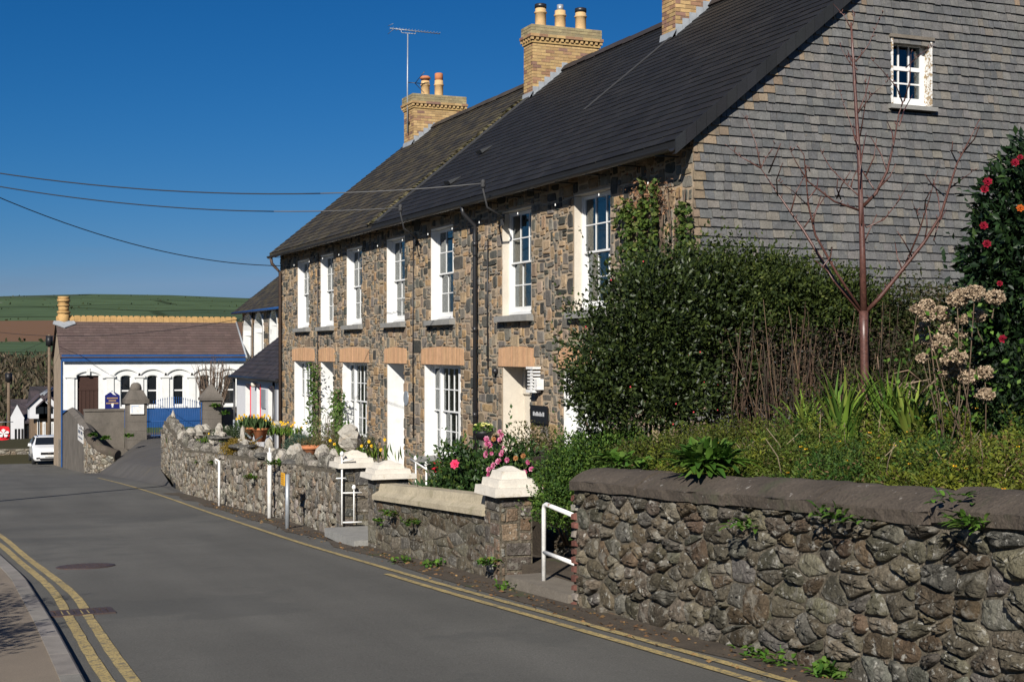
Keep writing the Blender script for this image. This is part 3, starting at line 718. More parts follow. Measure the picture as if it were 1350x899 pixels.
def chimney(parent, y0, y1, x0, x1, ztop, pots, grey=(1, 1, 1)):
    zb = rz(x0) - .3; b = MB()
    zc = ztop - .42
    brick_box(b, x0, x1, y0, y1, zb, zc, OCH)
    # corbelled head: dentil course, two oversailing courses, weathered top
    b.box(x0 - .03, x1 + .03, y0 - .03, y1 + .03, zc, zc + .06, (.36, .24, .1))
    for a0, a1, sd_ in ((x0 - .06, x1 + .06, 0), (y0 - .06, y1 + .06, 1)):
        n = int((a1 - a0) / .13)
        for i in range(n + 1):
            u = a0 + (a1 - a0 - .065) * i / n; t = jit(OCH[0], .15)
            for s_ in (0, 1):
                if sd_ == 0: b.box(u, u + .065, *((y0 - .065, y0) if s_ == 0 else (y1, y1 + .065)), zc + .062, zc + .13, t)
                else: b.box(*((x0 - .065, x0) if s_ == 0 else (x1, x1 + .065)), u, u + .065, zc + .062, zc + .13, t)
    b.box(x0, x1, y0, y1, zc + .06, zc + .13, (.3, .2, .09))
    brick_box(b, x0 - .085, x1 + .085, y0 - .085, y1 + .085, zc + .13, zc + .205, OCH)
    brick_box(b, x0 - .05, x1 + .05, y0 - .05, y1 + .05, zc + .207, ztop, [(.27, .22, .12), (.23, .19, .11), (.2, .17, .1), (.3, .25, .14)])
    o = b.build('chimney', 'brick', parent)
    for kind, xx, hh in pots:
        yy = (y0 + y1) / 2; p = MB(); r_ = .13
        col = (1, .92, .8) if kind != 'pale' else (1.35, 1.55, 1.7)
        p.lathe((xx, yy, ztop - .02), [(r_ * 1.05, 0), (r_, .05), (r_, hh * .7), (r_ * 1.15, hh * .72), (r_ * 1.15, hh * .78), (r_, hh * .8), (r_ * .97, hh), (r_ * .8, hh), (r_ * .8, hh * .8)], 16, col)
        po = p.build('chimney_pot', 'clay_pot', o)
        if kind == 'black':
            c = MB(); c.lathe((xx, yy, ztop - .02), [(r_ * 1.08, hh - .02), (r_ * 1.08, hh + .07), (r_ * .9, hh + .08)], 16); c.build('pot_cowl', 'black_metal', o)
        if kind == 'steel':
            c = MB(); c.lathe((xx, yy, ztop - .02), [(r_ * .6, hh - .02), (r_ * .6, hh + .14), (r_ * .5, hh + .14)], 14); c.build('pot_cowl', 'grey_metal', o)
        if kind in ('redcowl', 'redtop'):
            c = MB(); c.lathe((xx, yy, ztop - .02), [(r_ * .95, hh - .02), (r_ * .95, hh + .2), (r_ * .7, hh + .22)] if kind == 'redtop' else [(r_ * .9, hh), (r_ * .9, hh + .05), (r_ * 1.2, hh + .06), (r_ * 1.25, hh + .1), (r_ * .8, hh + .15)], 16); c.build('pot_cowl', 'terracotta', o)
            if kind == 'redcowl':
                c = MB(); c.lathe((xx, yy, ztop - .02), [(r_ * .95, hh + .02), (r_ * .95, hh + .06)], 16); c.build('cowl_band', 'black_metal', o)
    # stepped lead flashing on the near face and an apron on the street side
    k = 0; xs = x0
    while xs < RX - .02:
        b = MB(); b.box(xs, xs + .145, y0 - .022, y0 - .004, rz(xs) - .02, rz(xs + .145) + .17); b.build('flashing', 'lead', o); xs += .15
    b = MB(); b.prism([(x0 - .2, y0 - .06, rz(x0 - .2) + .015), (x0 - .2, y0 - .06, rz(x0 - .2) + .045), (x0 - .006, y0 - .06, rz(x0) + .05), (x0 - .006, y0 - .06, rz(x0) + .18), (x0 - .03, y0 - .06, rz(x0) + .02)], (0, y1 - y0 + .12, 0)); b.build('apron', 'lead', o)
    return o
def slates_on(P, u0, u1, v0, v1, expo, wd, cols, clipf=None, thick=.009, jw=.25, rg=rnd, tw=None, holes=(), g=.0025, ej=.005, sj=.006):
    """courses of slates; P(u, v, d) as above, v runs up the slope; clipf(v) gives the allowed u range"""
    out = []; j = 0; v = v0
    while v < v1 - .02:
        top = min(v + expo * 1.12, v1 + .02)
        a0, a1 = (clipf(v + expo * .5) if clipf else (u0, u1))
        u = a0 - (wd * .5 if j % 2 else 0) - rg.uniform(0, wd * .2)
        while u < a1 - .02:
            w_ = wd * (1 + rg.uniform(-jw, jw)); p, q = max(u, a0), min(u + w_, a1)
            if q - p > .03:
                segs = [(p, q)]
                for h in holes:
                    if h[2] < v + expo * .6 < h[3]:
                        s2 = []
                        for c, d in segs:
                            if d <= h[0] or c >= h[1]: s2.append((c, d)); continue
                            if c < h[0]: s2.append((c, h[0]))
                            if d > h[1]: s2.append((h[1], d))
                        segs = s2
                for c, d in segs:
                    if d - c < .02: continue
                    e = rg.uniform(0, ej); s1, s2_ = rg.uniform(-sj, sj), rg.uniform(-sj, sj) * .8
                    bl, br = v - .004 + s1, v - .004 + s1 + s2_
                    vs = [P(c + g, bl, thick + .007 + e), P(d - g, br, thick + .007 + e), P(d - g, top, .003), P(c + g, top, .003), P(c + g, bl, -.004), P(d - g, br, -.004)]
                    b = MB().add(vs, [(0, 1, 2, 3), (4, 5, 1, 0), (4, 0, 3), (5, 2, 1)], jit(rg.choices(cols, tw)[0] if tw else rg.choice(cols), .09))
                    out.append(b)
            u += w_
        v += expo; j += 1
    return out
cosr = 1 / math.sqrt(1 + SLP * SLP); sinr = SLP * cosr
def PR(u, v, d): return (EAX + v * cosr - d * sinr, u, rz(EAX) + .06 + v * sinr + d * cosr)
RL = (RX - EAX) / cosr
def roof_part(h, y0, y1, cols, m, moss=False):
    b = MB()
    for s_ in (1, -1):
        X = lambda a: a if s_ == 1 else 2 * RX - a
        e = [(X(EAX), y0, rz(EAX) - .06), (X(EAX), y0, rz(EAX) + .05), (RX, y0, RZ + .05), (RX, y0, RZ - .09)]
        b.prism(e, (0, y1 - y0, 0), cols[0])
    o = b.build('roof', m, h)
    sl_ = slates_on(PR, y0 + .002, y1 - .002, 0, RL, .2, .3, cols, thick=.006 if not moss else .009, jw=.12)
    pieces(sl_, 'roof_slate', m, o, 'roof_slating', 300)
    u = y0
    rt = []
    while u < y1 - .05:
        e = min(u + .46, y1); b = MB(); vs = []
        pr = [(-.19, -.13), (-.1, -.01), (0, .05), (.1, -.01), (.19, -.13)]; k = rnd.uniform(-.008, .008)
        for yy in (u + .004, e - .004):
            for a, c in pr: vs.append((RX + a, yy, RZ + .10 + c + k))
            for a, c in pr[::-1]: vs.append((RX + a * .9, yy, RZ + .075 + c + k))
        b.add(vs, [(i, i + 1, 11 + i, 10 + i) for i in range(9)] + [tuple(range(10))[::-1], tuple(range(10, 20))], jit((.035, .03, .03) if not moss else (.05, .042, .035), .12), False); rt.append(b); u += .46
    pieces(rt, 'ridge_tile', m, o, 'ridge_tiles_rest')
    return o
NEWS = [(.0155, .0155, .016), (.017, .017, .0175), (.0142, .0142, .0148), (.0185, .018, .0182)]
OLDS = [(.04, .034, .026), (.032, .029, .025), (.05, .042, .03), (.027, .025, .023), (.06, .05, .032)]
HO = []
for hi, (nm, lab, y0, y1, wins) in enumerate(HOUSES):
    h = thing(nm, lab, 'house', (XF, (y0 + y1) / 2, FLOOR), 'stone terrace along the street'); HO.append(h)
    ups = [(yp(UPP[k][1]), yp(UPP[k][0])) for k in wins]; gr = [(GRD[k][0], yp(GRD[k][2]), yp(GRD[k][1])) for k in wins]
    holes = [(a, c, *UPZ) for a, c in ups] + [(a, c, GFZ[0] if k == 'w' else FLOOR, GFZ[1]) for k, a, c in gr]
    zt = 4.58
    b = MB(); slab_with_holes(y0, y1, FLOOR - .9, zt, holes, lambda a, c, d, e: b.box(XF, XF + .45, a, c, d, e))
    fw = b.build('front_wall', 'mortar', h)
    lt = [(a - .17, c + .17, GFZ[1], GFZ[1] + .36) for k, a, c in gr]
    st = [(a - .08, c + .08, UPZ[0] - .12, UPZ[0]) for a, c in ups] + [(a - .08, c + .08, GFZ[0] - .12, GFZ[0]) for k, a, c in gr if k == 'w']
    cell = .06 if hi < 2 else .056
    packs = squared_rubble(y0 + .02, y1 - .02, FLOOR - .6, zt - .03, holes + lt + st, cell, (2, 6), (1, 4))
    lst = []
    for u, v, w_, h_ in packs:
        if w_ < .07 and h_ < .07 and rnd.random() < .3: continue
        lst.append(quad_stone(PF, u, v, w_, h_, rnd.uniform(.008, .026), stone_col(.40 if w_ < .26 else .22), .012, .019))
    pieces(lst, 'stone', 'facade_stone', fw, 'stonework')
    for k, a, c in gr: lintel(h, a - .17, c + .17, GFZ[1], GFZ[1] + .36)
    for i, (a, c) in enumerate(ups):
        wo_ = sash(h, a, c, UPZ[0] + .02, UPZ[1], XF + .13, 3, 2); sillb(wo_, a, c, UPZ[0] + .02); reveal(wo_, a, c, UPZ[0] - .02, UPZ[1], .33, 'white_paint' if hi else 'cream_paint')
    for k, a, c in gr:
        if k == 'w':
            wo_ = sash(h, a, c, GFZ[0] + .02, GFZ[1], XF + .17, 3, 2, sidelights=True); sillb(wo_, a, c, GFZ[0] + .02, 'white_paint' if hi == 2 else 'sill_stone', .15); reveal(wo_, a, c, GFZ[0] - .02, GFZ[1], .36)
        else:
            cm = 'cream_paint' if hi == 0 else 'white_paint'
            xd = XF + (.42 if hi == 0 else .6)
            b = MB(); b.box(xd, xd + .06, a, c, FLOOR, GFZ[1] - .5)
            for z0_, z1_ in ((FLOOR + .15, FLOOR + .75), (FLOOR + .95, FLOOR + 1.9)):
                for p, q in ((a + .14, (a + c) / 2 - .05), ((a + c) / 2 + .05, c - .14)): b.box(xd - .02, xd, p, q, z0_, z1_)
            b.box(xd - .04, xd + .05, a, c, GFZ[1] - .5, GFZ[1] - .42); b.box(xd - .03, xd + .05, a, a + .09, GFZ[1] - .42, GFZ[1]); b.box(xd - .03, xd + .05, c - .09, c, GFZ[1] - .42, GFZ[1]); b.box(xd - .03, xd + .05, a + .09, c - .09, GFZ[1] - .06, GFZ[1])
            d_ = b.build('door', cm, h)
            b = MB(); b.box(xd + .005, xd + .012, a + .09, c - .09, GFZ[1] - .42, GFZ[1] - .06); b.build('pane', 'glass', d_)
            b = MB(); b.lathe((xd - .06, a + .16, FLOOR + 1.0), [(.02, -.02), (.035, 0), (.02, .02)], 8); b.build('handle', 'black_metal', d_)
            reveal(d_, a, c, FLOOR, GFZ[1], xd - XF + .02, cm)
            b = MB(); b.box(XF - .35, XF + .6, a - .1, c + .1, FLOOR - .3, FLOOR - .002); b.build('doorstep', 'sill_stone', d_)
    # other walls close the shell
    b = MB(); b.box(XB - .4, XB, y0 + .01, y1 - .01, FLOOR - .5, zt); b.build('back_wall', 'wall_mortar', h)
    b = MB(); b.box(XF + .46, XB - .41, y0 + .01, y1 - .01, FLOOR - .2, FLOOR - .01); b.box(XF + .46, XB - .41, y0 + .01, y1 - .01, 1.62, 1.9); b.box(13.5, 13.62, y0 + .3, y1 - .3, FLOOR, 4.6); b.build('floor', 'plaster_inside', h)
    def gable(ya, yb, nm_, m):
        b = MB(); b.prism([(XF + .451, ya, FLOOR - .5), (XF + .451, ya, rz(XF + .451) - .14), (RX, ya, RZ - .14), (XB - .401, ya, rz(XB - .401) - .14), (XB - .401, ya, FLOOR - .5)], (0, yb - ya, 0)); return b.build(nm_, m, h)
    gable(y1 - .25 if hi < 2 else y1 - .4, y1 - .005, 'party_wall' if hi < 2 else 'gable_wall', 'plaster_inside' if hi < 2 else 'wall_mortar')
    roof_part(h, y0 - (.1 if hi == 0 else 0), y1 + (.08 if hi == 2 else 0), OLDS if hi == 2 else NEWS, 'old_roof_slate' if hi == 2 else 'roof_slate', hi == 2)
    # gutter
    b = MB(); vs = []
    for yy in (y0 + .003, y1 - .003):
        for k in range(9):
            q = math.pi * k / 8; vs.append((EAX - .05 - .06 * math.cos(q), yy, rz(EAX) - .03 - .065 * math.sin(q)))
        for k in range(8, -1, -1):
            q = math.pi * k / 8; vs.append((EAX - .05 - .052 * math.cos(q), yy, rz(EAX) - .03 - .055 * math.sin(q)))
    b.add(vs, [(i, (i + 1) % 18, 18 + (i + 1) % 18, 18 + i) for i in range(18)] + [tuple(range(18)), tuple(range(18, 36))[::-1]], (1, 1, 1)); g_ = b.build('gutter', 'black_metal', h)
    k = y0 + .4
    while k < y1:
        b = MB(); b.box(EAX - .06, XF + .02, k, k + .03, rz(EAX) - .105, rz(EAX) - .088); b.build('gutter_bracket', 'black_metal', g_); k += 1.1
# --- near gable: slate hanging, verge, attic window
h = HO[0]; YG = 16.47
gw = [atY(1175, 60, YG), atY(1226, 137, YG)]
gx0, gx1, gz0, gz1 = gw[0].x, gw[1].x, atY(1200, 137, YG).z, atY(1215, 56, YG).z
b = MB()
slab_with_holes(XF + .003, XB, FLOOR - .6, rz(XF) - .14, [], lambda a, c, d, e: b.box(a, c, YG + .003, YG + .4, d, e))
def gb(a, c, d, e):
    b.prism([(a, YG + .003, d), (c, YG + .003, d), (c, YG + .003, e), (a, YG + .003, e)], (0, .397, 0))
zz = rz(XF) - .14
# triangular upper part, as strips so that the attic window stays open
for i in range(24):
    za = zz + (RZ - .14 - zz) * i / 24; zb_ = zz + (RZ - .14 - zz) * (i + 1) / 24
    xa = RX - (RZ - .14 - zb_) / SLP; xb = 2 * RX - xa
    segs = [(xa, xb)]
    if not (zb_ <= gz0 or za >= gz1): segs = [(xa, gx0), (gx1, xb)]
    for a, c in segs:
        if c - a > .02: b.box(a, c, YG + .003, YG + .4, za, zb_)
ggw = b.build('gable_wall', 'slate_backing', h)
def PG(u, v, d): return (u, YG - d, v)
def gclip(v):
    if v < rz(XF) - .1: return XF - .02, XB
    q = (RZ - v - .1) / SLP; return RX - q, RX + q
gs = slates_on(PG, XF, XB, .2, RZ - .15, .1255, .15, SLATE, gclip, thick=.02, jw=.42, tw=[5, 6, 5, 3, 4, 2], holes=[(gx0 - .005, gx1 + .005, gz0 - .1, gz1 + .02)], g=.004, ej=.010, sj=.007)
for q in gs:
    c, _ = q.centre()
    if (c[0] - XF < .17 and rnd.random() < .55) or (abs(c[2] - rz(c[0])) < .42 and rnd.random() < .4): q.t = [jit((.19, .145, .1), .18)] * len(q.t)
pieces(gs, 'wall_slate', 'slate', ggw, 'slate_hanging')
vt = []
n = 30
for i in range(n):
    a = EAX - .05 + (RX - EAX + .05) * i / n; c = EAX - .05 + (RX - EAX + .05) * (i + 1) / n - .006; e = rnd.uniform(0, .006)
    b = MB(); b.prism([(a, YG - .13 - e, rz(a) - .10), (c, YG - .13 - e, rz(c) - .10), (c, YG - .13 - e, rz(c) + .11), (a, YG - .13 - e, rz(a) + .11)], (0, .025, 0), jit((.018, .019, .021), .15)); vt.append(b)
    a2, c2 = 2 * RX - a, 2 * RX - c
    b = MB(); b.prism([(a2, YG - .13 - e, rz(a2) - .10), (a2, YG - .13 - e, rz(a2) + .11), (c2, YG - .13 - e, rz(c2) + .11), (c2, YG - .13 - e, rz(c2) - .10)], (0, .025, 0), jit((.018, .019, .021), .15)); vt.append(b)
pieces(vt, 'verge_slate', 'roof_slate', ggw, 'verge_rest')
b = MB(); b.box(EAX - .04, RX, YG - .105, YG - .002, 0, .001)
b.v = [(x, y_, rz(x) - .1 + z) for x, y_, z in b.v]; b.build('verge_soffit', 'black_paint', ggw)
# attic window, facing -Y
b = MB(); yi = YG + .12; fw = .05
for a, c, d, e in ((gx0, gx0 + fw, gz0, gz1), (gx1 - fw * 1.6, gx1, gz0, gz1), (gx0 + fw, gx1 - fw * 1.6, gz1 - fw, gz1), (gx0 + fw, gx1 - fw * 1.6, gz0, gz0 + .1)): b.box(a, c, yi, yi + .1, d, e)
zm = gz0 + (gz1 - gz0) * .58; ia, ib = gx0 + fw, gx1 - fw * 1.6
b.box(ia, ib, yi + .01, yi + .06, zm - .03, zm + .03)
for a in (.33, .66): b.box(ia + (ib - ia) * a - .012, ia + (ib - ia) * a + .012, yi + .02, yi + .05, gz0 + .1, gz1 - fw)
b.box(ia, ib, yi + .022, yi + .048, (gz0 + .1 + zm) / 2 - .012, (gz0 + .1 + zm) / 2 + .012)
aw = b.build('attic_window', 'white_paint', h)
for a, c in ((0, .33), (.33, .66), (.66, 1)):
    for d, e in ((gz0 + .1, (gz0 + .1 + zm) / 2), ((gz0 + .1 + zm) / 2, zm), (zm, gz1 - fw)):
        g = MB(); g.box(ia + (ib - ia) * a, ia + (ib - ia) * c, yi + .03, yi + .036, d, e); g.build('pane', 'glass', aw)
b = MB(); b.box(gx1 - .012, gx1 + .02, YG - .03, yi + .1, gz0 - .02, gz1 + .02); b.box(gx0 - .02, gx0 + .012, YG - .03, yi + .1, gz0 - .02, gz1 + .02); b.build('reveal', 'peeling_paint', aw)
b = MB(); b.box(gx0 - .05, gx1 + .05, YG - .05, yi + .1, gz1 + .022, gz1 + .07); b.build('head_board', 'concrete', aw)
b = MB(); b.prism([(gx0 - .07, YG - .1, gz0 - .1), (gx0 - .07, YG - .1, gz0 - .04), (gx0 - .07, yi + .1, gz0 - .005), (gx0 - .07, yi + .1, gz0 - .1)], (gx1 - gx0 + .14, 0, 0)); b.build('sill', 'sill_stone', aw)
b = MB(); p = atY(1263, 328, YG - .05); b.tube([(p.x, YG + .05, p.z), (p.x, YG - .14, p.z)], .05, 12); b.build('waste_pipe', 'black_metal', h)
# corner stones of the gable seen from the street are covered by slate; chimneys
chimney(HO[0], 23.2, 23.72, 13.12, 14.9, 9.55, [('black', 13.5, .5), ('black', 14.0, .5), ('black', 14.5, .5)])
chimney(HO[1], 29.9, 30.42, 13.1, 14.83, 9.27, [('black', 13.42, .5), ('steel', 13.93, .47), ('black', 14.47, .5)])
chimney(HO[2], 39.1, 40.0, 13.3, 14.9, 9.23, [('redcowl', 13.82, .5), ('redtop', 14.25, .55)])
# lead and mortar strips down the roof at the party lines
b = MB(); b.prism([PR(30.06, .1, .012), PR(30.06, .1, .03), PR(30.06, RL - 1.1, .03), PR(30.06, RL - 1.1, .012)], (0, .28, 0)); b.build('lead_strip', 'old_lead', HO[1])
mo = MB()
for i in range(150):
    v = .05 + i * (RL - 1.2) / 150; mo.rock(PR(30.44 + rnd.uniform(-.09, .09), v, .012), (.2, .24, .035), jit((.12, .105, .058), .35), seed=i, seg=6, rings=4)
mo.build('mortar_fillet', 'old_roof_slate', HO[2])
b = MB(); b.prism([PR(23.3, RL * .42, .014), PR(23.3, RL * .42, .024), PR(23.3, RL - 1.1, .024), PR(23.3, RL - 1.1, .014)], (0, .11, 0)); b.build('lead_strip', 'old_lead', HO[0])
for q, yy in ((.35, 27.6), (.15, 27.0)):
    b = MB(); v = RL * q; b.add([PR(yy, v, .03), PR(yy + .3, v, .03), PR(yy + .3, v + .28, .012), PR(yy, v + .28, .012), PR(yy, v, .11), PR(yy + .3, v, .11), PR(yy + .3, v + .28, .02), PR(yy, v + .28, .02)], [(0, 1, 2, 3), (4, 7, 6, 5), (0, 4, 5, 1), (1, 5, 6, 2), (2, 6, 7, 3), (3, 7, 4, 0)], (.05, .052, .055)); b.build('roof_vent', 'roof_slate', HO[1])
# --- pipes and fittings on the facade
yd = yp(632); b = MB(); b.tube([(EAX - .05, yd, rz(EAX) - .08), (EAX - .03, yd, rz(EAX) - .2), (XF - .09, yd, rz(EAX) - .42), (XF - .09, yd, rz(EAX) - .6), (XF - .09, yd, FLOOR - .3)], .038, 10)
for z in (3.6, 2.0, .4): b.lathe((XF - .09, yd, z), [(.047, 0), (.047, .09)], 10)
b.build('downpipe', 'black_metal', HO[1])
yd = yp(371.5) - .12; b = MB(); b.tube([(EAX - .05, yd, rz(EAX) - .08), (EAX - .02, yd, rz(EAX) - .25), (XF - .08, yd, rz(EAX) - .5), (XF - .08, yd, FLOOR - .3)], .045, 10)
b.build('downpipe', mat('brown_pipe', (.06, .04, .03), .6), HO[2])
for px, z0_, z1_, hh in ((547, -.2, 4.1, 1), (645.5, 1.3, 3.7, 0), (421, -.3, 4.2, 2)):
    b = MB(); yy = yp(px); b.tube([(XF - .035, yy, z0_), (XF - .04, yy + .02, (z0_ + z1_) / 2), (XF - .035, yy, z1_)], .012, 6); b.build('cable', 'black_metal', HO[hh])
b = MB(); b.lathe((XF - .06, yp(657), 1.28), [(.03, -.05), (.06, -.02), (.05, .03), (.02, .05)], 10); b.build('junction_box', 'black_metal', HO[0])
b = MB(); yy = yp(536.5); b.tube([(XF - .0, yy, .62), (XF - .03, yy, .62)], .16, 16); b.build('house_plaque', 'grey_metal', HO[1])
# white slatted lamp box and black name plate beside the near door
p0, p1 = atX(701, 517, XF - .16), atX(722, 493, XF - .16); y0_, y1_ = p1.y, p0.y; z0_, z1_ = p0.z, p1.z
t = MB(); y0_ = yp(717); y1_ = yp(706)
for i in range(6): z = 1.0 + .055 * i; t.box(XF - .15, XF - .13, y0_ + .1, y1_, z, z + .028); t.box(XF - .13, XF - .02, y1_ - .02, y1_, z, z + .028); t.box(XF - .13, XF - .02, y0_ + .1, y0_ + .12, z, z + .028)
t.box(XF - .17, XF - .02, y0_ + .08, y1_ + .02, .94, .985); t.box(XF - .17, XF - .02, y0_ + .08, y1_ + .02, 1.335, 1.375); t.box(XF - .145, XF - .125, (y0_ + y1_) / 2, (y0_ + y1_) / 2 + .07, .985, 1.335)
t.box(XF - .14, XF - .02, y0_ - .04, y0_ + .09, .99, 1.17)
t.build('lantern_box', 'white_metal', HO[0])
b = MB(); ya, yb_ = yp(725), yp(703); b.box(XF - .06, XF - .036, ya, yb_, .42, .72); npl = b.build('name_plate', 'black_paint', HO[0])
b = MB()
for i, (a, w_) in enumerate(((.12, .1), (.25, .05), (.32, .12), (.46, .06), (.54, .07), (.63, .05), (.72, .1))):
    b.box(XF - .063, XF - .0605, yb_ - .05 - (a + w_) * (yb_ - ya) * .95, yb_ - .05 - a * (yb_ - ya) * .95, .545, .545 + (.05 if i % 2 else .07))
b.build('lettering', 'pale_wire', npl)
# service brackets with insulators
def bracket(px_t, py_t, px_f, py_f, hh):
    top = atX(px_t, py_t, EAX - .35); foot = atX(px_f, py_f, XF - .05); b = MB()
    b.tube([(XF - .02, foot.y, foot.z), (XF - .2, (foot.y + top.y) / 2 - .1, foot.z), (top.x + .06, top.y - .03, foot.z + .15), (top.x, top.y, foot.z + .45), top], [.022, .02, .019, .018, .016], 8)
    b.lathe((top.x, top.y, top.z - .02), [(.03, -.06), (.05, -.02), (.03, .02), (.05, .05), (.02, .09)], 8); b.box(XF - .05, XF - .034, foot.y - .08, foot.y + .08, foot.z - .1, foot.z + .1)
    b.build('service_bracket', 'old_lead', HO[hh]); return top
BT1 = bracket(637, 242, 662, 290, 1); BT2 = bracket(528, 274, 547, 316, 1)
# tall aerial on the far chimney
t = thing('television_aerial', 'tall television aerial strapped to the far chimney', 'aerial', (13.25, 39.3, rz(13.2)))
ax, ay = 13.24, 39.5
zt_ = atY(545, 45, ay).z
b = MB(); b.tube([(ax, ay, rz(13.2) + .5), (ax, ay, 9.5), (ax + .01, ay, zt_)], [.022, .022, .018], 8); b.build('mast', 'grey_metal', t)
a0, a1 = atY(514, 43, ay), atY(580, 44.5, ay)
b = MB(); b.tube([(a0.x, ay, zt_ + .1), (a1.x, ay, zt_ + .07)], .013, 6); b.tube([(ax - .2, ay, zt_ + .09), (ax - .19, ay, zt_), (ax + .25, ay, zt_), (ax + .26, ay, zt_ + .08)], .012, 6); b.build('boom', 'grey_metal', t)
b = MB()
for i in range(16):
    x = a0.x + .05 + (a1.x - a0.x - .08) * i / 15; b.tube([(x, ay - .22 + i * .006, zt_ + .09), (x, ay + .22 - i * .006, zt_ + .09)], .006, 5)
for z in (-.12, .12): b.tube([(a0.x + .02, ay - .25, zt_ + .1 + z * .7), (a0.x + .02, ay + .25, zt_ + .1 + z)], .008, 5)
b.build('element', 'grey_metal', t)
b = MB()
for z in (7.1, 8.4): b.box(13.235, 13.29, 39.42, 39.58, z, z + .05)
b.build('wall_bracket', 'black_metal', t)
b = MB(); b.tube([(ax, ay, 9.62), (ax + .62, ay - .1, 9.6)], .012, 6); b.tube([(ax + .22, ay - .05, 9.6), (ax + .4, ay - .4, 9.9)], .01, 6); b.tube([(ax + .22, ay - .05, 9.6), (ax + .35, ay - .5, 9.25)], .01, 6); b.build('small_arm', 'black_metal', t)
# string of little white lights hooked under the eaves
t = thing('festoon_lights', 'string of tiny white lights hooked along the terrace under the eaves', 'lights', (XF - .1, 28, 4.1))
b = MB(); pts = []
for i in range(64):
    yy = 17.2 + i * .35; pts.append((XF - .1, yy, 4.08 - .035 * abs(math.sin(i * 1.57 / 2))))
b.tube(pts, .004, 4, (.02, .02, .02)); b.build('cord', 'wire', t)
for i in range(14):
    yy = 17.6 + i * 1.6 + rnd.uniform(-.2, .2); b = MB(); b.lathe((XF - .1, yy, 4.02), [(.004, .03), (.008, .02), (.012, 0), (.007, -.014)], 6); b.build('bulb', 'bulb', t)

# ================================================================ WALLS ALONG THE STREET
def wall_P(x0, y0, x1, y1, zf):
    """wall face from (x0,y0) to (x1,y1) in plan; outward is to the left of travel when seen from above; zf(u) = foot height"""
    L_ = math.hypot(x1 - x0, y1 - y0); dx, dy = (x1 - x0) / L_, (y1 - y0) / L_
    def P(u, v, d): return (x0 + dx * u - dy * d, y0 + dy * u + dx * d, zf(u) + v)
    return P, L_
GREYST = [(.102, .086, .06), (.125, .106, .074), (.08, .07, .051), (.145, .125, .092), (.098, .073, .047), (.108, .1, .082)]
# --- near rubble wall (u runs towards +Y, so outward, to the left of travel, is -X)
NW0, NW1 = (5.26, -2.0), (5.28, 11.14)
P, L_ = wall_P(*NW0, *NW1, lambda u: road(-2.0 + u) - .03)
WH = 1.04
t = thing('rubble_wall', 'rough grey rubble retaining wall with dark rounded coping in the foreground', 'wall', (5.4, 8, road(8)))
b = MB(); n = 30; vs = []
for i in range(n + 1):
    u = L_ * i / n; vs += [P(u, -.25, 0), P(u, WH, 0), P(u, WH, -.45), P(u, -.25, -.45)]
b.add(vs, [(i * 4 + k, (i + 1) * 4 + k, (i + 1) * 4 + (k + 1) % 4, i * 4 + (k + 1) % 4) for i in range(n) for k in range(4)] + [(0, 1, 2, 3), (n * 4, n * 4 + 3, n * 4 + 2, n * 4 + 1)])
core = b.build('wall_core', 'wall_mortar', t)
rs = random.Random(3); lst = []
for poly, ar in rubble_cells(0, L_ - .10, -.06, WH - .01, .2, .112, .5, rs, .27):
    lst.append(round_stone(P, poly, rs.uniform(.014, .052), jit(rs.choice(GREYST), .38), rs.uniform(.006, .013), .35, rs, 1, .17))
pieces(lst, 'stone', 'stone', core, 'stonework')
# red brick quoin at the gateway end
lst = []
z = -.02; k = 0
while z < WH - .08:
    w_ = .105 if k % 2 else .075; hh = rs.uniform(.062, .08)
    lst.append(quad_stone(P, L_ - w_ + .012, z, w_, hh, .03, jit((.12, .05, .038), .3) if rs.random() < .8 else jit((.2, .18, .15), .2), .004, .004)); z += hh + .008; k += 1
pieces(lst, 'brick', 'brick', core, 'bricks_rest')
# rounded coping stones
def coping_stone(b, P, u0, u1, v, wd, hgt, over=.05, flat=.05, jz=0, seg=9, depth0=0, tint=(1, 1, 1)):
    prof = [(over, 0), (over + .004, flat)]
    for k in range(seg + 1):
        q = math.pi * k / seg; prof.append((over - (wd) * (1 - math.cos(q)) / 2, flat + (hgt - flat) * (1 - abs(math.cos(q)) ** 1.9)))
    prof += [(over - wd, flat), (over - wd, 0)]
    n = len(prof); vs = []; st = 12
    for i in range(st):
        u = u0 + (u1 - u0) * i / (st - 1)
        for d, z_ in prof: vs.append(P(u, v + z_ + jz * (i / (st - 1) - .5) + rs.uniform(-.006, .006), d + depth0 + rs.uniform(-.007, .007)))
    fq = lambda ks: [(i * n + k, i * n + (k + 1) % n, (i + 1) * n + (k + 1) % n, (i + 1) * n + k) for i in range(st - 1) for k in ks]
    b.add(vs, fq(range(1, n - 2)), tint, True); b.add(vs, fq((0, n - 2, n - 1)), tint, False)
    b.add([vs[k] for k in range(n)], [tuple(range(n))[::-1]], tint); b.add([vs[(st - 1) * n + k] for k in range(n)], [tuple(range(n))], tint)
    return b
lst = []; u = 0.0
cuts = [0, 1.2, 2.5, 3.7, 4.9, 6.05, 7.2, 8.35, 9.45, 10.55, 11.9, L_ + .02]
for a, c in zip(cuts, cuts[1:]):
    lst.append(coping_stone(MB(), P, a + .009, c - .009, WH + rs.uniform(-.014, .014), .56, .19, .045, .075, rs.uniform(-.02, .02)))
pieces(lst, 'coping_stone', 'coping', core, 'coping_rest')
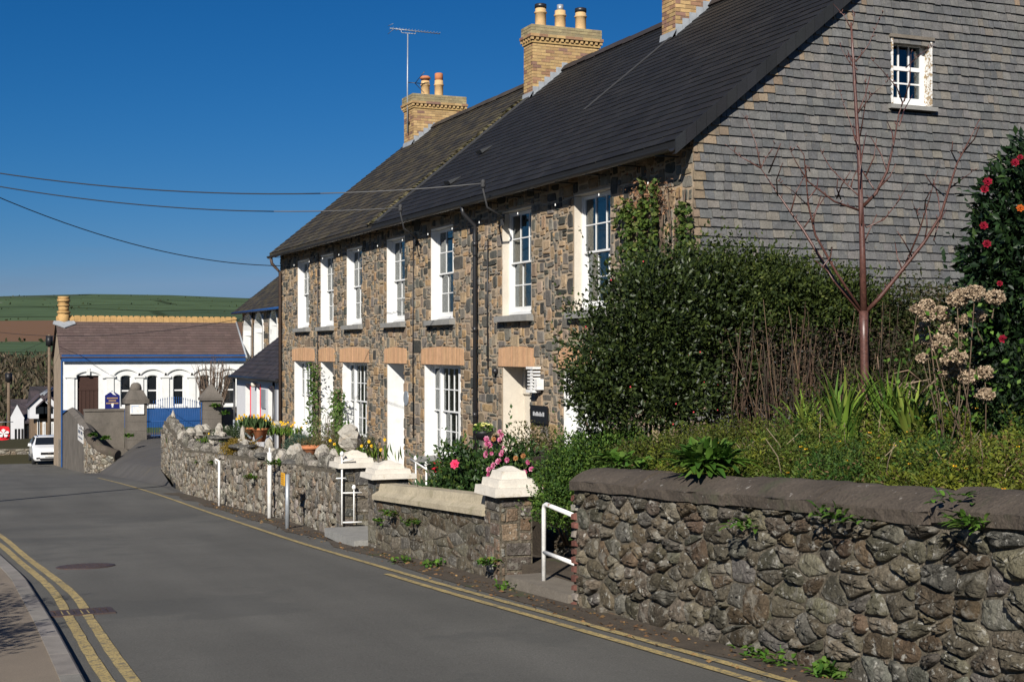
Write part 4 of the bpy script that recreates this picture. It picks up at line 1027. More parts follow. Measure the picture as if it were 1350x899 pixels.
# --- gate pillar with stepped white cap
def pillar(name, label, x0, x1, y0, y1, zb, zt, cap=.30, st=None, over=.09, cols=GREYST, seed=1):
    t = thing(name, label, 'pillar', ((x0 + x1) / 2, (y0 + y1) / 2, zb), 'white-capped gate pillars')
    b = MB(); b.box(x0, x1, y0, y1, zb - .25, zt); sh = b.build('shaft', 'wall_mortar', t); rg = random.Random(seed); lst = []
    for (A, B) in (((x0, y0), (x0, y1)), ((x1, y0), (x0, y0))):
        P_, L2 = wall_P(*A, *B, lambda u: zb)
        for u, v, w_, h_ in squared_rubble(0, L2, -.06, zt - zb, [], .05, (2, 7), (2, 5), rg):
            lst.append(quad_stone(P_, u, v, w_, h_, rg.uniform(.006, .016), jit(rg.choice(cols), .25), .006, .008))
    pieces(lst, 'stone', 'stone', sh, 'stonework')
    cx, cy = (x0 + x1) / 2, (y0 + y1) / 2; hx, hy = (x1 - x0) / 2, (y1 - y0) / 2; b = MB(); z = zt
    for o_, h_, tp in ((over, cap * .33, .965), (over * .35, cap * .3, .95), (-.035, cap * .3, .86)):
        b.obox((cx, cy, z + h_ / 2), (2 * (hx + o_), 2 * (hy + o_), h_), None, (1, 1, 1), tp); z += h_ - .002
    b.obox((cx, cy, z + .02), (2 * hx * .62, 2 * hy * .62, .05), None, (1, 1, 1), .3)
    b.build('cap', 'pillar_cap', t)
    return t
BROWN = [(.17, .115, .075), (.13, .095, .07), (.2, .145, .1), (.11, .095, .08), (.3, .29, .25)]
c0 = atR(659, 766); px0, py0 = c0.x, c0.y
pillar('gate_pillar', 'square stone pillar with lichen and stepped white cap beside the white handrail', px0, px0 + .36, py0, py0 + .40, c0.z, c0.z + .86, .27, cols=BROWN, seed=4)
PIL1 = (px0, py0, c0.z)
# low wall with pale dressed coping between this pillar and the iron gate
q1 = atR(494, 722.5); PG2 = (q1.x + .02, q1.y, q1.z)
P, L_ = wall_P(px0 + .03, py0 + .41, PG2[0], PG2[1] - .0, lambda u: road(py0 + .41 + u) - .02)
t = thing('low_wall', 'low stone wall with pale moulded coping between two white-capped pillars', 'wall', (px0 + .1, py0 + 2, road(py0 + 2)))
b = MB(); b.add([P(0, -.2, 0), P(L_, -.2, 0), P(L_, .66, 0), P(0, .66, 0), P(0, -.2, -.3), P(L_, -.2, -.3), P(L_, .66, -.3), P(0, .66, -.3)], [(0, 1, 2, 3), (7, 6, 5, 4), (3, 2, 6, 7), (0, 4, 5, 1), (0, 3, 7, 4), (1, 5, 6, 2)])
core = b.build('wall_core', 'wall_mortar', t); lst = []
for poly, ar in rubble_cells(0, L_, -.03, .655, .26, .1, .42, rs, .18): lst.append(round_stone(P, poly, rs.uniform(.004, .016), jit(rs.choice(GREYST), .2), .012, .2, rs, 0, .1))
pieces(lst, 'stone', 'stone', core, 'stonework')
n = 3
for i in range(n):
    a, c = L_ * i / n + .004, L_ * (i + 1) / n - .004; b = MB()
    prof = [(.06, .66), (.06, .72), (-.03, .77), (-.05, .86), (-.27, .86), (-.29, .77), (-.36, .72), (-.36, .66)]
    m_ = len(prof); b.add([P(a, v, d) for d, v in prof] + [P(c, v, d) for d, v in prof], [tuple(range(m_))[::-1], tuple(range(m_, 2 * m_))] + [(k, (k + 1) % m_, m_ + (k + 1) % m_, m_ + k) for k in range(m_)])
    b.build('coping_stone', 'pale_coping', core)
# pillars of the iron gate
DKST = [(.10, .095, .085), (.075, .075, .07), (.13, .115, .095), (.15, .13, .1), (.09, .08, .065)]
pillar('gate_pillar', 'dark stone pillar with stepped white cap at the end of the low wall', PG2[0], PG2[0] + .44, PG2[1], PG2[1] + .36, PG2[2], PG2[2] + .90, .2, cols=DKST, seed=6)
q2 = atR(452, 709)
pillar('gate_pillar', 'stone pillar with white cap carrying a pale rock behind the iron gate', q2.x, q2.x + .42, q2.y, q2.y + .34, q2.z, q2.z + 1.0, .22, cols=DKST, seed=7)
b = MB(); b.rock((q2.x + .16, q2.y + .2, q2.z + 1.0 + .22 + .2), (.34, .32, .38), (1, 1, 1), 5, 11, 8, .4, .2); tag(b.build('quartz_rock', 'quartz'), 'pale rock resting on the white-capped pillar behind the iron gate', 'rock')
gx, gy = PG2[0] + .22, PG2[1] + .36
# slate doorstep of that gateway
b = MB(); b.obox((PG2[0] + .12, (gy + q2.y) / 2, PG2[2] - .0), (.62, q2.y - gy - .01, .12)); tag(b.build('gate_step', 'sill_stone'), 'dark slate step in the gateway of the iron gate', 'step')
def iron_gate(name, label, pts_posts, bars, loc):
    t = thing(name, label, 'gate', loc); 
    for nm_, p, q, r_ in bars:
        b = MB(); b.tube([p, q], r_, 7); b.build(nm_, 'white_metal', t)
    for p in pts_posts:
        b = MB(); b.lathe(p, [(.012, -.03), (.028, -.012), (.032, .01), (.02, .035), (.006, .045)], 10); b.build('finial', 'white_metal', t)
    return t
# the gate stands open into the garden: hinge post by the pillar, leaf swung along +X
zg = PG2[2] + .1; A = Vector((q2.x - .03, q2.y - .06, zg)); D_ = Vector((.28, -.05, 0))
bars = [('post', A, A + Vector((0, 0, .98)), .014), ('rail', A + Vector((0, 0, .03)), A + D_ + Vector((0, 0, .03)), .012), ('rail', A + Vector((0, 0, .9)), A + D_ * .6 + Vector((0, 0, .93)), .011), ('rail', A + Vector((0, 0, .66)) - D_ * .3, A + D_ * .2 + Vector((0, 0, .66)), .01), ('rail', A + Vector((0, 0, .45)), A + D_ + Vector((0, 0, .45)), .01), ('bar', A + D_ * .6 + Vector((0, 0, .03)), A + D_ * .6 + Vector((0, 0, .5)), .01)]
iron_gate('iron_gate', 'narrow white iron gate standing ajar between the two dark pillars', [A + Vector((0, 0, 1.0)), A + D_ * .6 + Vector((0, 0, .52))], bars, A)
# small white railing in the garden behind the low wall
g0, g1 = atX(541, 612, PG2[0] + .9), atX(562, 612, PG2[0] + .9)
z0_ = road(g0.y) - .0; za, zb_ = atX(548, 612, PG2[0] + .9).z, atX(548, 640, PG2[0] + .9).z
A, B = Vector((g0.x, g0.y, z0_)), Vector((g1.x, g1.y, z0_)); M_ = A.lerp(B, .35)
bars = [('post', B, Vector((B.x, B.y, za + .0)), .013), ('post', M_, Vector((M_.x, M_.y, za + .04)), .012), ('rail', Vector((A.x, A.y, za + .06)), Vector((B.x, B.y, za - .03)), .011), ('rail', Vector((M_.x, M_.y, zb_)), Vector((B.x, B.y, zb_)), .011)]
iron_gate('garden_railing', 'short white railing with ball finials behind the low wall coping', [Vector((B.x, B.y, za + .03)), Vector((M_.x, M_.y, za + .08))], bars, A)
# steps and white tubular handrail between pillar and rubble wall
t = thing('entrance_step', 'concrete kerb step at the foot of the white handrail', 'step', (5.5, 11.8, road(11.8)))
s0 = atR(700, 777); b = MB(); zs_ = road(11.9)
b.add([(5.24, 11.18, zs_ - .2), (5.62, 11.18, zs_ - .2), (5.62, py0 - .5, zs_ - .2), (5.24, py0 - .5, zs_ - .2), (5.24, 11.18, zs_ + .12), (5.62, 11.18, zs_ + .12), (5.62, py0 - .5, zs_ + .08), (5.24, py0 - .5, zs_ + .08)], [(0, 3, 2, 1), (4, 5, 6, 7), (0, 1, 5, 4), (1, 2, 6, 5), (2, 3, 7, 6), (3, 0, 4, 7)]); b.build('kerb', 'concrete', t)
b = MB(); b.box(5.63, 6.4, 11.2, py0 + .3, zs_ - .2, zs_ + .09); b.build('landing', 'dirt', t)
hp = atX(717, 764, 5.42); hz = hp.z; hy = hp.y; ht = atX(713.5, 663, 5.42).z
t = thing('handrail', 'white tubular steel handrail with rusty foot running into the rubble wall', 'handrail', (5.42, hy, hz))
e0 = atX(752, 677, 5.42); e1 = atX(752, 741, 5.42); l0 = atX(716, 727, 5.42)
b = MB(); b.tube([(5.42, hy, hz - .05), (5.42, hy, ht - .06), (5.42, hy - .015, ht - .015), (5.42, hy - .06, ht), (5.42, e0.y - .1, e0.z - .01)], .022, 10); b.build('post', 'white_metal', t)
b = MB(); b.tube([(5.42, hy, l0.z), (5.42, e1.y - .1, e1.z)], .02, 10); b.build('rail', 'white_metal', t)
# return wall behind the handrail: pale block and rubble
t = thing('return_wall', 'short stone wall with one big pale block behind the white handrail', 'wall', (6.4, py0, zs_))
b = MB(); b.box(6.35, 6.75, 10.9, py0 + 1.0, zs_ - .3, zs_ + .32); core = b.build('wall_core', 'wall_mortar', t)
P, L_ = wall_P(6.35, 10.95, 6.35, py0 + .9, lambda u: zs_)
lst = [round_stone(P, poly, rs.uniform(.02, .05), jit(rs.choice(GREYST), .2), .01, .15, rs, 0) for poly, ar in rubble_cells(0, L_, 0, .32, .2, .14, .4, rs)]
pieces(lst, 'stone', 'stone', core, 'stonework')
b = MB(); b.obox((6.5, 12.2, zs_ + .47), (.42, 1.9, .3), None, (1, 1, 1), .93); b.build('pale_block', 'pale_coping', t)

# --- far rubble garden wall with upright quartz stones on top
PALE = [(.2, .17, .132), (.24, .212, .17), (.155, .13, .1), (.29, .262, .22), (.18, .137, .095), (.115, .103, .088)]
pts = [(q2.x + .04, q2.y + .35)]
for px_, py_ in ((400, 692), (350, 678), (300, 666), (243, 650)):
    q = atR(px_, py_); pts.append((q.x, q.y))
t = thing('rubble_garden_wall', 'pale rubble garden wall topped with upright quartz stones along the bend', 'wall', (pts[2][0], pts[2][1], road(pts[2][1])))
hts = {0: (.95, 1.0), 1: (1.0, 1.0), 2: (1.0, 1.08), 3: (1.08, 1.12)}
topz = []
seglist = list(zip(pts, pts[1:])) + [(pts[-1], (7.05, 45.5))]
lst_all = []; cmb = MB(); rq = random.Random(8); tops = []
for k, (A, B) in enumerate(seglist):
    if k < 4: P, L_ = wall_P(*A, *B, lambda u, A=A, B=B: road(A[1] + (B[1] - A[1]) * u / math.hypot(B[0] - A[0], B[1] - A[1])) - .03); h0, h1 = hts[k]
    else: P, L_ = wall_P(*A, *B, lambda u: road(A[1]) - .03 + .012 * u); h0, h1 = 1.15, 1.25
    hmin = min(h0, h1)
    cmb.add([P(0, -.25, 0), P(L_, -.25, 0), P(L_, h1, 0), P(0, h0, 0), P(0, -.25, -.45), P(L_, -.25, -.45), P(L_, h1, -.45), P(0, h0, -.45)], [(0, 1, 2, 3), (7, 6, 5, 4), (3, 2, 6, 7), (0, 4, 5, 1), (0, 3, 7, 4), (1, 5, 6, 2)])
    for poly, ar in rubble_cells(0, L_, -.05, hmin, .135, .155, .45, rq, .12):
        lst_all.append(round_stone(P, poly, rq.uniform(.015, .055), jit(rq.choice(PALE), .22), .012, .25, rq, 0, .12))
    u = .05
    while u < L_ - .05:
        w_ = rq.uniform(.1, .24); h_ = rq.uniform(.1, .26); c = P(u + w_ / 2, (h0 + (h1 - h0) * u / L_) + h_ * .32, -.12 - rq.uniform(0, .15))
        tops.append((c, (w_ * 1.05, rq.uniform(.12, .26), h_), rq)); u += w_ * .85
core = cmb.build('wall_core', 'wall_mortar', t)
pieces(lst_all, 'stone', 'stone', core, 'stonework')
lst = [MB().rock(c, (s[1], s[0], s[2] * 1.25), jit(rq.choice([(.16, .145, .12), (.21, .19, .165), (.11, .1, .085), (.26, .24, .2)]), .15), seed=i, seg=7, rings=5, rz=rq.uniform(-.3, .3), jag=.25) for i, (c, s, _) in enumerate(tops)]
pieces(lst, 'top_stone', 'stone', core, 'top_stones_rest')
# flat slabs laid on it, each with a pile of white stones
for i, (px_, py_, w_) in enumerate(((408, 609, .95), (362, 600, .8), (325, 588, .7), (288, 577, .6))):
    d = {0: 24.3, 1: 26.5, 2: 28.8, 3: 31.5}[i]; c = atD(px_, py_, d)
    c.x = float(np.interp(c.y, [p[1] for p in pts], [p[0] for p in pts])) + .25
    zt = c.z
    t = thing('stone_pile', ['nearest slab with pale rock piled on the rubble garden wall', 'second slab with chalky upright stone on the rubble garden wall', 'third slab with a slim white upright stone on the rubble garden wall', 'furthest slab with split white stones on the rubble garden wall'][i], 'stones', (c.x, c.y, zt), 'slabs with white stones on the garden wall')
    b = MB(); b.rock((c.x, c.y, zt), (.62, w_, .13), (.1, .095, .085), 20 + i, 10, 6, 0, .1); b.build('slab', 'stone', t)
    for k, (a, s) in enumerate((((0, .05, .17), (.17, .18, .32)), ((.02, -.18, .08), (.14, .15, .15)), ((.0, .25, .08), (.14, .16, .14)), ((.05, .0, .08), (.24, .26, .11)))):
        if i == 2 and k == 0: s = (.12, .13, .5)
        b = MB(); b.rock((c.x + a[0], c.y + a[1], zt + a[2]), s, (1, 1, 1), 30 + i * 5 + k, 7, 5, rq.random(), .22); b.build('white_stone', 'quartz', t)
# end pier with pyramid of quartz
e = atY(228, 565, 45.2); ex, ey = e.x, e.y
t = thing('wall_pier', 'square stone pier topped with a white quartz pyramid at the driveway', 'pillar', (ex, ey, road(ey)))
b = MB(); b.box(ex - .3, ex + .3, ey - .3, ey + .3, road(ey) - .1, -.95); b.box(ex - .36, ex + .36, ey - .36, ey + .36, -.948, -.87); sh = b.build('shaft', 'wall_mortar', t); lst = []
P, L_ = wall_P(ex + .3, ey - .3, ex - .3, ey - .3, lambda u: -2.3)
for u, v, w_, h_ in squared_rubble(0, .6, 0, 1.34, [], .07, (2, 5), (1, 3), rq): lst.append(quad_stone(P, u, v, w_, h_, .03, jit(rq.choice(PALE), .2)))
P, L_ = wall_P(ex - .3, ey - .3, ex - .3, ey + .3, lambda u: -2.3)
for u, v, w_, h_ in squared_rubble(0, .6, 0, 1.34, [], .07, (2, 5), (1, 3), rq): lst.append(quad_stone(P, u, v, w_, h_, .03, jit(rq.choice(PALE), .2)))
pieces(lst, 'stone', 'stone', sh, 'stonework')
for k, (a, s) in enumerate((((0, 0, .42), (.46, .42, .62)), ((-.18, -.1, .1), (.3, .3, .24)), ((.2, -.05, .1), (.3, .3, .22)), ((.03, -.22, .08), (.24, .2, .2)))):
    b = MB(); b.rock((ex + a[0], ey + a[1], -.87 + a[2] * .8), s, (1, 1, 1), 60 + k, 8, 5, k, .15)
    if k == 0: b.v = [(ex + (x - ex) * max(.12, 1 - (z + .8) / .55), ey + (y_ - ey) * max(.12, 1 - (z + .8) / .55), z) for x, y_, z in b.v]
    b.build('white_stone', 'quartz', t)
# slim white iron posts and grey post with yellow plate in front of that wall
for i, (px_, pb, pt, lab) in enumerate(((289, 667, 607, 'slim white iron post with curled top by the far stretch of rubble wall'), (355.5, 683, 596, 'taller rusty white iron post against the rubble garden wall'))):
    q = atR(px_, pb); zt = EYE + (HOR - pt) / FPX * pix(q)[2]
    t = thing('iron_post', lab, 'post', q)
    b = MB(); b.tube([(q.x, q.y, q.z - .1), (q.x, q.y, zt)], .026 if i == 0 else .04, 8); b.build('shaft', 'white_metal', t)
    b = MB(); b.tube([(q.x, q.y, zt - .01), (q.x - .05, q.y + .09, zt + .02), (q.x - .05, q.y + .15, zt - .03), (q.x - .03, q.y + .12, zt - .08)] if i == 0 else [(q.x, q.y, zt - .02), (q.x, q.y, zt + .08)], .018, 6); b.build('curl' if i == 0 else 'tip', 'white_metal', t)
q = atR(379, 697); dq = pix(q)[2]; zt = EYE + (HOR - 625) / FPX * dq
t = thing('marker_post', 'short grey metal post carrying a small yellow plate by the wall', 'post', q)
b = MB(); b.tube([(q.x, q.y, q.z - .1), (q.x, q.y, zt)], .036, 12); b.build('shaft', 'grey_metal', t)
za, zb_ = EYE + (HOR - 640) / FPX * dq, EYE + (HOR - 623.5) / FPX * dq
b = MB(); b.box(q.x - .06, q.x - .045, q.y - .02, q.y + .20, za, zb_); yp_ = b.build('plate', 'yellow_sign', t)
b = MB()
for i in range(5): b.box(q.x - .0625, q.x - .0602, q.y + .01, q.y + .17, zb_ - .04 - i * .034, zb_ - .03 - i * .034)
b.build('lettering', 'sign_line', yp_)
for i, (px_, py_) in enumerate(((281, 658), (237, 643))):
    q = atR(px_, py_); b = MB(); b.obox((q.x + .02, q.y, q.z + .1), (.3, .34, .3), Matrix.Rotation(.2, 3, 'Z'), (1, 1, 1), .9); tag(b.build('drain_box', 'black_paint'), ['black drain outlet low in the rubble wall beside the slim white post', 'black drain outlet at the corner of the rubble wall and driveway'][i], 'drain')

# ================================================================ GARDENS (levels behind the walls)
def sheet(name, quads, m, kind='structure'):
    b = MB()
    for q in quads: b.add(q, [(0, 1, 2, 3)])
    return tag(b.build(name, m), kind=kind)
def gz(X, Y): return float(np.interp(X, [5.5, 6.2, 8.0, 10, 14], [road(Y) + WH + .02, road(Y) + WH + .08, .82, 1.0, 1.2])) if Y < 11.1 else 0
b = MB(); vs = []; nx, ny = 10, 14
for i in range(nx + 1):
    for j in range(ny + 1):
        X = 5.62 + (16 - 5.62) * (i / nx) ** 1.4; Y = 1.0 + (11.2 - 1.0) * j / ny; vs.append((X, Y, gz(X, min(Y, 11.0))))
b.add(vs, [(i * (ny + 1) + j, (i + 1) * (ny + 1) + j, (i + 1) * (ny + 1) + j + 1, i * (ny + 1) + j + 1) for i in range(nx) for j in range(ny)], (1, 1, 1), True)
tag(b.build('garden_bed', 'soil'), kind='structure')
sheet('back_garden', [[(6.75, 11.19, .45), (18.5, 11.19, .6), (18.5, 16.4, .7), (6.75, 16.4, .35)], [(6.75, 11.19, -1.2), (6.75, 11.19, .45), (6.75, 16.4, .35), (6.75, 16.4, -1.2)]], 'soil')
sheet('front_garden', [[(5.75, 12.6, -.62), (9.58, 12.6, -.75), (9.58, 20, -1.15), (6.0, 20, -1.0)], [(6.0, 20, -1.0), (9.58, 20, -1.15), (9.58, 40.3, -1.31), (6.2, 34, -1.2)], [(6.2, 34, -1.2), (9.58, 40.3, -1.31), (9.58, 47, -1.4), (7.0, 45, -1.4)], [(9.58, 40.3, -1.315), (14, 40.3, -1.315), (14, 47.5, -1.415), (9.58, 47, -1.415)]], 'dirt')
# driveway up to the churchyard gates
dl = [(6.4, 64), (7.5, 61.6), (8.0, 63), (9.3, 66.2), (9.6, 74)]; dr = [(5.95, 35.0), (6.9, 45.2), (8.8, 52), (12.1, 65.8), (12.2, 74)]
b = MB(); vs = []; n = 24
for i in range(n + 1):
    s_ = i / n * 4; k = min(int(s_), 3); f_ = s_ - k
    A = Vector(dl[k]).lerp(Vector(dl[k + 1]), f_); B = Vector(dr[k]).lerp(Vector(dr[k + 1]), f_)
    za = float(np.interp(i / n, [0, .12, .25, .5, .75, 1], [road(64) + .01, road(63) + .03, -3.1, -2.9, -2.45, -2.6])); zb_ = float(np.interp(i / n, [0, .12, .25, .5, .75, 1], [road(35) + .01, road(40) + .02, -2.12, -2.2, -2.45, -2.6]))
    for j in range(9): p = A.lerp(B, j / 8); vs.append((p.x, p.y, za + (zb_ - za) * j / 8))
b.add(vs, [(i * 9 + j, (i + 1) * 9 + j, (i + 1) * 9 + j + 1, i * 9 + j + 1)[::-1] for i in range(n) for j in range(8)], (1, 1, 1), True)
tag(b.build('driveway', 'drive_asphalt'), kind='structure')
sheet('lawn', [[(7.2, 68, -2.72), (20, 68, -2.72), (20, 80.2, -2.66), (7.2, 80.2, -2.66)]], 'grass_ground')
# bank that carries the lawn and the yard, below sight
b = MB(); b.box(7.3, 24, 66.5, 80, -6.5, -2.9); b.box(10.4, 24, 47.6, 66, -6.5, -2.75); tag(b.build('yard_bank', 'grey_render'), kind='structure')

# ================================================================ CHAPEL HALL, CHURCH, COTTAGE AT THE BEND
HY = 80.0
hc = atY(82, 617, HY); hx0 = hc.x; hx1 = atY(322, 470, HY).x
zE = atY(200, 473.5, HY).z; zR0 = atY(180, 425.5, HY + 2.7)
HD = 5.4; zR = zR0.z; zG = -5.2
ht = thing('chapel_hall', 'long white chapel hall with blue trim and brown tiled roof', 'building', (hx0, HY, zG))
wins = [(166, 7.3), (201, 7.3), (235.5, 7.3), (270, 7.3), (302.5, 7.3)]; wz0, wz1 = atY(200, 535, HY).z, atY(200, 494.5, HY).z
holes = []
for c, hw in wins: a, e = atY(c - hw, 500, HY).x, atY(c + hw, 500, HY).x; holes.append((a, e, wz0, wz1))
dx0, dx1 = atY(102, 500, HY).x, atY(130, 500, HY).x; dz1 = atY(116, 495, HY).z
holes.append((dx0, dx1, -2.7, dz1))
b = MB(); slab_with_holes(hx0, hx1, -2.7, zE, holes, lambda a, c, d, e: b.box(a, c, HY, HY + .3, d, e)); hw_ = b.build('front_wall', 'white_paint', ht)
b = MB(); zp = atY(200, 538.5, HY).z
for a, c in ((hx0 + .01, dx0 - .02), (dx1 + .02, hx1)): b.box(a, c, HY - .03, HY - .002, -2.7, zp)
b.build('plinth', 'blue_paint', ht)
b = MB(); b.box(hx0 - .05, hx1 + .03, HY - .22, HY - .19, zE - .12, zE + .26); b.box(hx0 - .05, hx1 + .03, HY - .19, HY - .003, zE + .1, zE + .2); b.build('fascia', 'blue_paint', ht)
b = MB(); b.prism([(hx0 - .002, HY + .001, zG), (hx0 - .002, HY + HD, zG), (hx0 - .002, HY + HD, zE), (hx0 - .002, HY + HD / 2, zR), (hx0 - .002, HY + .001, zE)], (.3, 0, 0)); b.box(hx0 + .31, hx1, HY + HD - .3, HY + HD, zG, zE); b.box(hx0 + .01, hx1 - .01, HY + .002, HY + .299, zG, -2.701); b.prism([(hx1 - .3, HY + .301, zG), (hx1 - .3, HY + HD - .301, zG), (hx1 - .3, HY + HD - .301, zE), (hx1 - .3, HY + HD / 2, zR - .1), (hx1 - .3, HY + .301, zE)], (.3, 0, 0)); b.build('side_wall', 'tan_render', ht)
b = MB(); b.box(hx0 - .07, hx0 - .004, HY - .07, HY - .004, zG, zE + .1); b.build('corner_pipe', 'blue_paint', ht)
b = MB(); b.box(hx0 - .01, hx0 - .003, HY + .05, HY + 2.2, zG, -3.3, (.2, .17, .135))
b.build('side_plinth', 'stone', ht)
for c, hw in wins:
    a, e = atY(c - hw, 500, HY).x, atY(c + hw, 500, HY).x; m_ = (a + e) / 2; w_ = e - a; zs = wz1 - .08
    b = MB(); fw = .07; yi = HY + .12
    for p, q, r_, s_ in ((a, a + fw, wz0, wz1), (e - fw, e, wz0, wz1), (a + fw, e - fw, wz0, wz0 + .08), (a + fw, e - fw, wz1 - .07, wz1), (a + fw, e - fw, (wz0 + wz1) / 2 - .04, (wz0 + wz1) / 2 + .04)): b.box(p, q, yi, yi + .08, r_, s_)
    # corner spandrels give the rounded head
    for s_ in (0, 1):
        pts2 = [(0, 0)] + [(.28 * (1 - math.cos(k * math.pi / 12)), -.16 * (1 - math.sin(k * math.pi / 12)) ) for k in range(7)]
        poly = [((a + x) if s_ == 0 else (e - x), HY + .004, wz1 + z) for x, z in pts2]
        b.prism(poly if s_ == 0 else poly[::-1], (0, .12, 0))
    o = b.build('window', 'white_paint', ht)
    for r_, s_ in ((wz0 + .08, (wz0 + wz1) / 2 - .04), ((wz0 + wz1) / 2 + .04, wz1 - .07)):
        g = MB(); g.box(a + fw, e - fw, yi + .03, yi + .04, r_, s_); g.build('pane', 'car_glass', o)
    # arched hood mould on pilasters
    b = MB(); r0, r1 = w_ * .5 + .42, w_ * .5 + .56; zc = wz1 - .2; k_ = 14
    vs = []
    for i in range(k_ + 1):
        q = math.pi * (.1 + .8 * i / k_)
        for r_ in (r0, r1):
            for yy in (HY - .002, HY - .1): vs.append((m_ + r_ * math.cos(q), yy, zc + r_ * .72 * math.sin(q)))
    b.add(vs, [(i * 4 + p, i * 4 + q, i * 4 + 4 + q, i * 4 + 4 + p) for i in range(k_) for p, q in ((0, 1), (1, 3), (3, 2), (2, 0))]); b.build('hood_mould', 'white_paint', o)
    b = MB(); b.box(a - .1, e + .1, HY - .1, HY - .002, wz0 - .12, wz0); b.build('sill', 'white_paint', o)
    b = MB(); yb = HY + .8; b.box(a - .4, e + .4, yb, yb + .05, wz0 - .3, wz1 + .3); b.build('blackout', 'black_paint', o)
for c in (93, 145, 184, 218, 253, 287, 318):
    x = atY(c, 500, HY).x; b = MB(); zc = atY(c, 498, HY).z; b.box(x - .2, x + .2, HY - .07, HY - .002, zp, zc); b.box(x - .3, x + .3, HY - .12, HY - .002, zc, zc + .12); b.build('pilaster', 'white_paint', ht)
m_ = (dx0 + dx1) / 2; b = MB(); vs = []; w_ = dx1 - dx0
for i in range(15):
    q = math.pi * (.06 + .88 * i / 14)
    for r_ in (w_ * .5 + .2, w_ * .5 + .36):
        for yy in (HY - .002, HY - .1): vs.append((m_ + r_ * math.cos(q), yy, dz1 - .25 + r_ * .62 * math.sin(q)))
b.add(vs, [(i * 4 + p, i * 4 + q, i * 4 + 4 + q, i * 4 + 4 + p) for i in range(14) for p, q in ((0, 1), (1, 3), (3, 2), (2, 0))]); b.box(m_ - .09, m_ + .09, HY - .13, HY - .004, dz1 + .02, dz1 + .4)
b.build('door_hood', 'white_paint', ht)
b = MB(); b.box(dx0, dx1, HY + .14, HY + .2, -2.7, dz1); b.box(dx0, dx1, HY + .09, HY + .139, dz1 - .82, dz1 - .7)
for i in range(5): x = dx0 + .03 + i * (w_ - .06) / 5; b.box(x + .01, x + (w_ - .06) / 5 - .01, HY + .115, HY + .139, -2.7, dz1 - .82)
b.build('door', 'brown_door', ht)
# roof with rows of tiles
HPX = hx1 - hx0
def PHf(u, v, d):
    L2 = math.hypot(HD / 2 + .25, zR - zE + .0); c, s_ = (HD / 2 + .25) / L2, (zR - zE) / L2
    return (u, HY - .25 + v * c - d * s_, zE + .1 + v * s_ + d * c)
L2 = math.hypot(HD / 2 + .25, zR - zE)
b = MB(); b.add([PHf(hx0 - .12, 0, -.03), PHf(hx1 + .05, 0, -.03), PHf(hx1 + .05, L2, -.03), PHf(hx0 - .12, L2, -.03), PHf(hx0 - .12, 0, -.12), PHf(hx1 + .05, 0, -.12), PHf(hx1 + .05, L2, -.12), PHf(hx0 - .12, L2, -.12)], [(0, 1, 2, 3), (7, 6, 5, 4), (0, 4, 5, 1), (1, 5, 6, 2), (2, 6, 7, 3), (3, 7, 4, 0)], (.06, .045, .04))
b.add([(hx0 - .12, HY + HD / 2, zR + .1), (hx1 + .05, HY + HD / 2, zR + .1), (hx1 + .05, HY + HD + .25, zE + .1), (hx0 - .12, HY + HD + .25, zE + .1)], [(0, 1, 2, 3)], (.06, .045, .04))
ro = b.build('roof', 'hall_roof', ht)
BT = [(.095, .066, .06), (.1, .07, .063), (.09, .063, .057)]
pieces(slates_on(PHf, hx0 - .12, hx1 + .05, 0, L2, .26, .36, BT, thick=.02, jw=.03), 'roof_tile', 'hall_roof', ro, 'roof_tiling', 300)
x = hx0 - .1; k = 0
lst = []
while x < hx1 - .1:
    b = MB(); b.box(x + .006, x + .324, HY + HD / 2 - .12, HY + HD / 2 + .12, zR + .02, zR + .24); b.box(x + .006, x + .324, HY + HD / 2 - .04, HY + HD / 2 + .04, zR + .24, zR + (.38 if k % 2 else .33)); b.box(x + .08, x + .25, HY + HD / 2 - .035, HY + HD / 2 + .035, zR + .33, zR + .39); lst.append(b); x += .33; k += 1
pieces(lst, 'ridge_tile', 'yellow_tile', ro, 'ridge_rest')
cx = atY(84, 424, HY + HD / 2).x; b = MB(); s_ = .42; cz1 = atY(84, 391, HY + HD / 2).z
def octo(r_, z0_, z1_): b.lathe((cx, HY + HD / 2, 0), [(r_, z0_), (r_, z1_)], 8)
octo(.32, zR - .3, zR + .5); octo(.37, zR + .5, zR + .62); octo(.29, zR + .62, cz1 - .55); octo(.34, cz1 - .55, cz1 - .44); octo(.3, cz1 - .44, cz1 - .3); octo(.36, cz1 - .3, cz1 - .15); octo(.32, cz1 - .15, cz1)
co = b.build('chimney', 'yellow_tile', ht)
q = lambda u, v: PHf(cx + u, L2 - v, .05)
b = MB(); b.prism([q(-.62, .45), q(0, .85), q(.62, .45), q(.55, .2), q(-.55, .2)], (0, -.02, .05)); b.build('flashing', 'lead', co)
b = MB(); b.tube([PHf(hx1 + .08, -.1, .03), PHf(hx1 + .08, L2, .03)], .06, 6); b.build('verge_flashing', 'lead', ro)
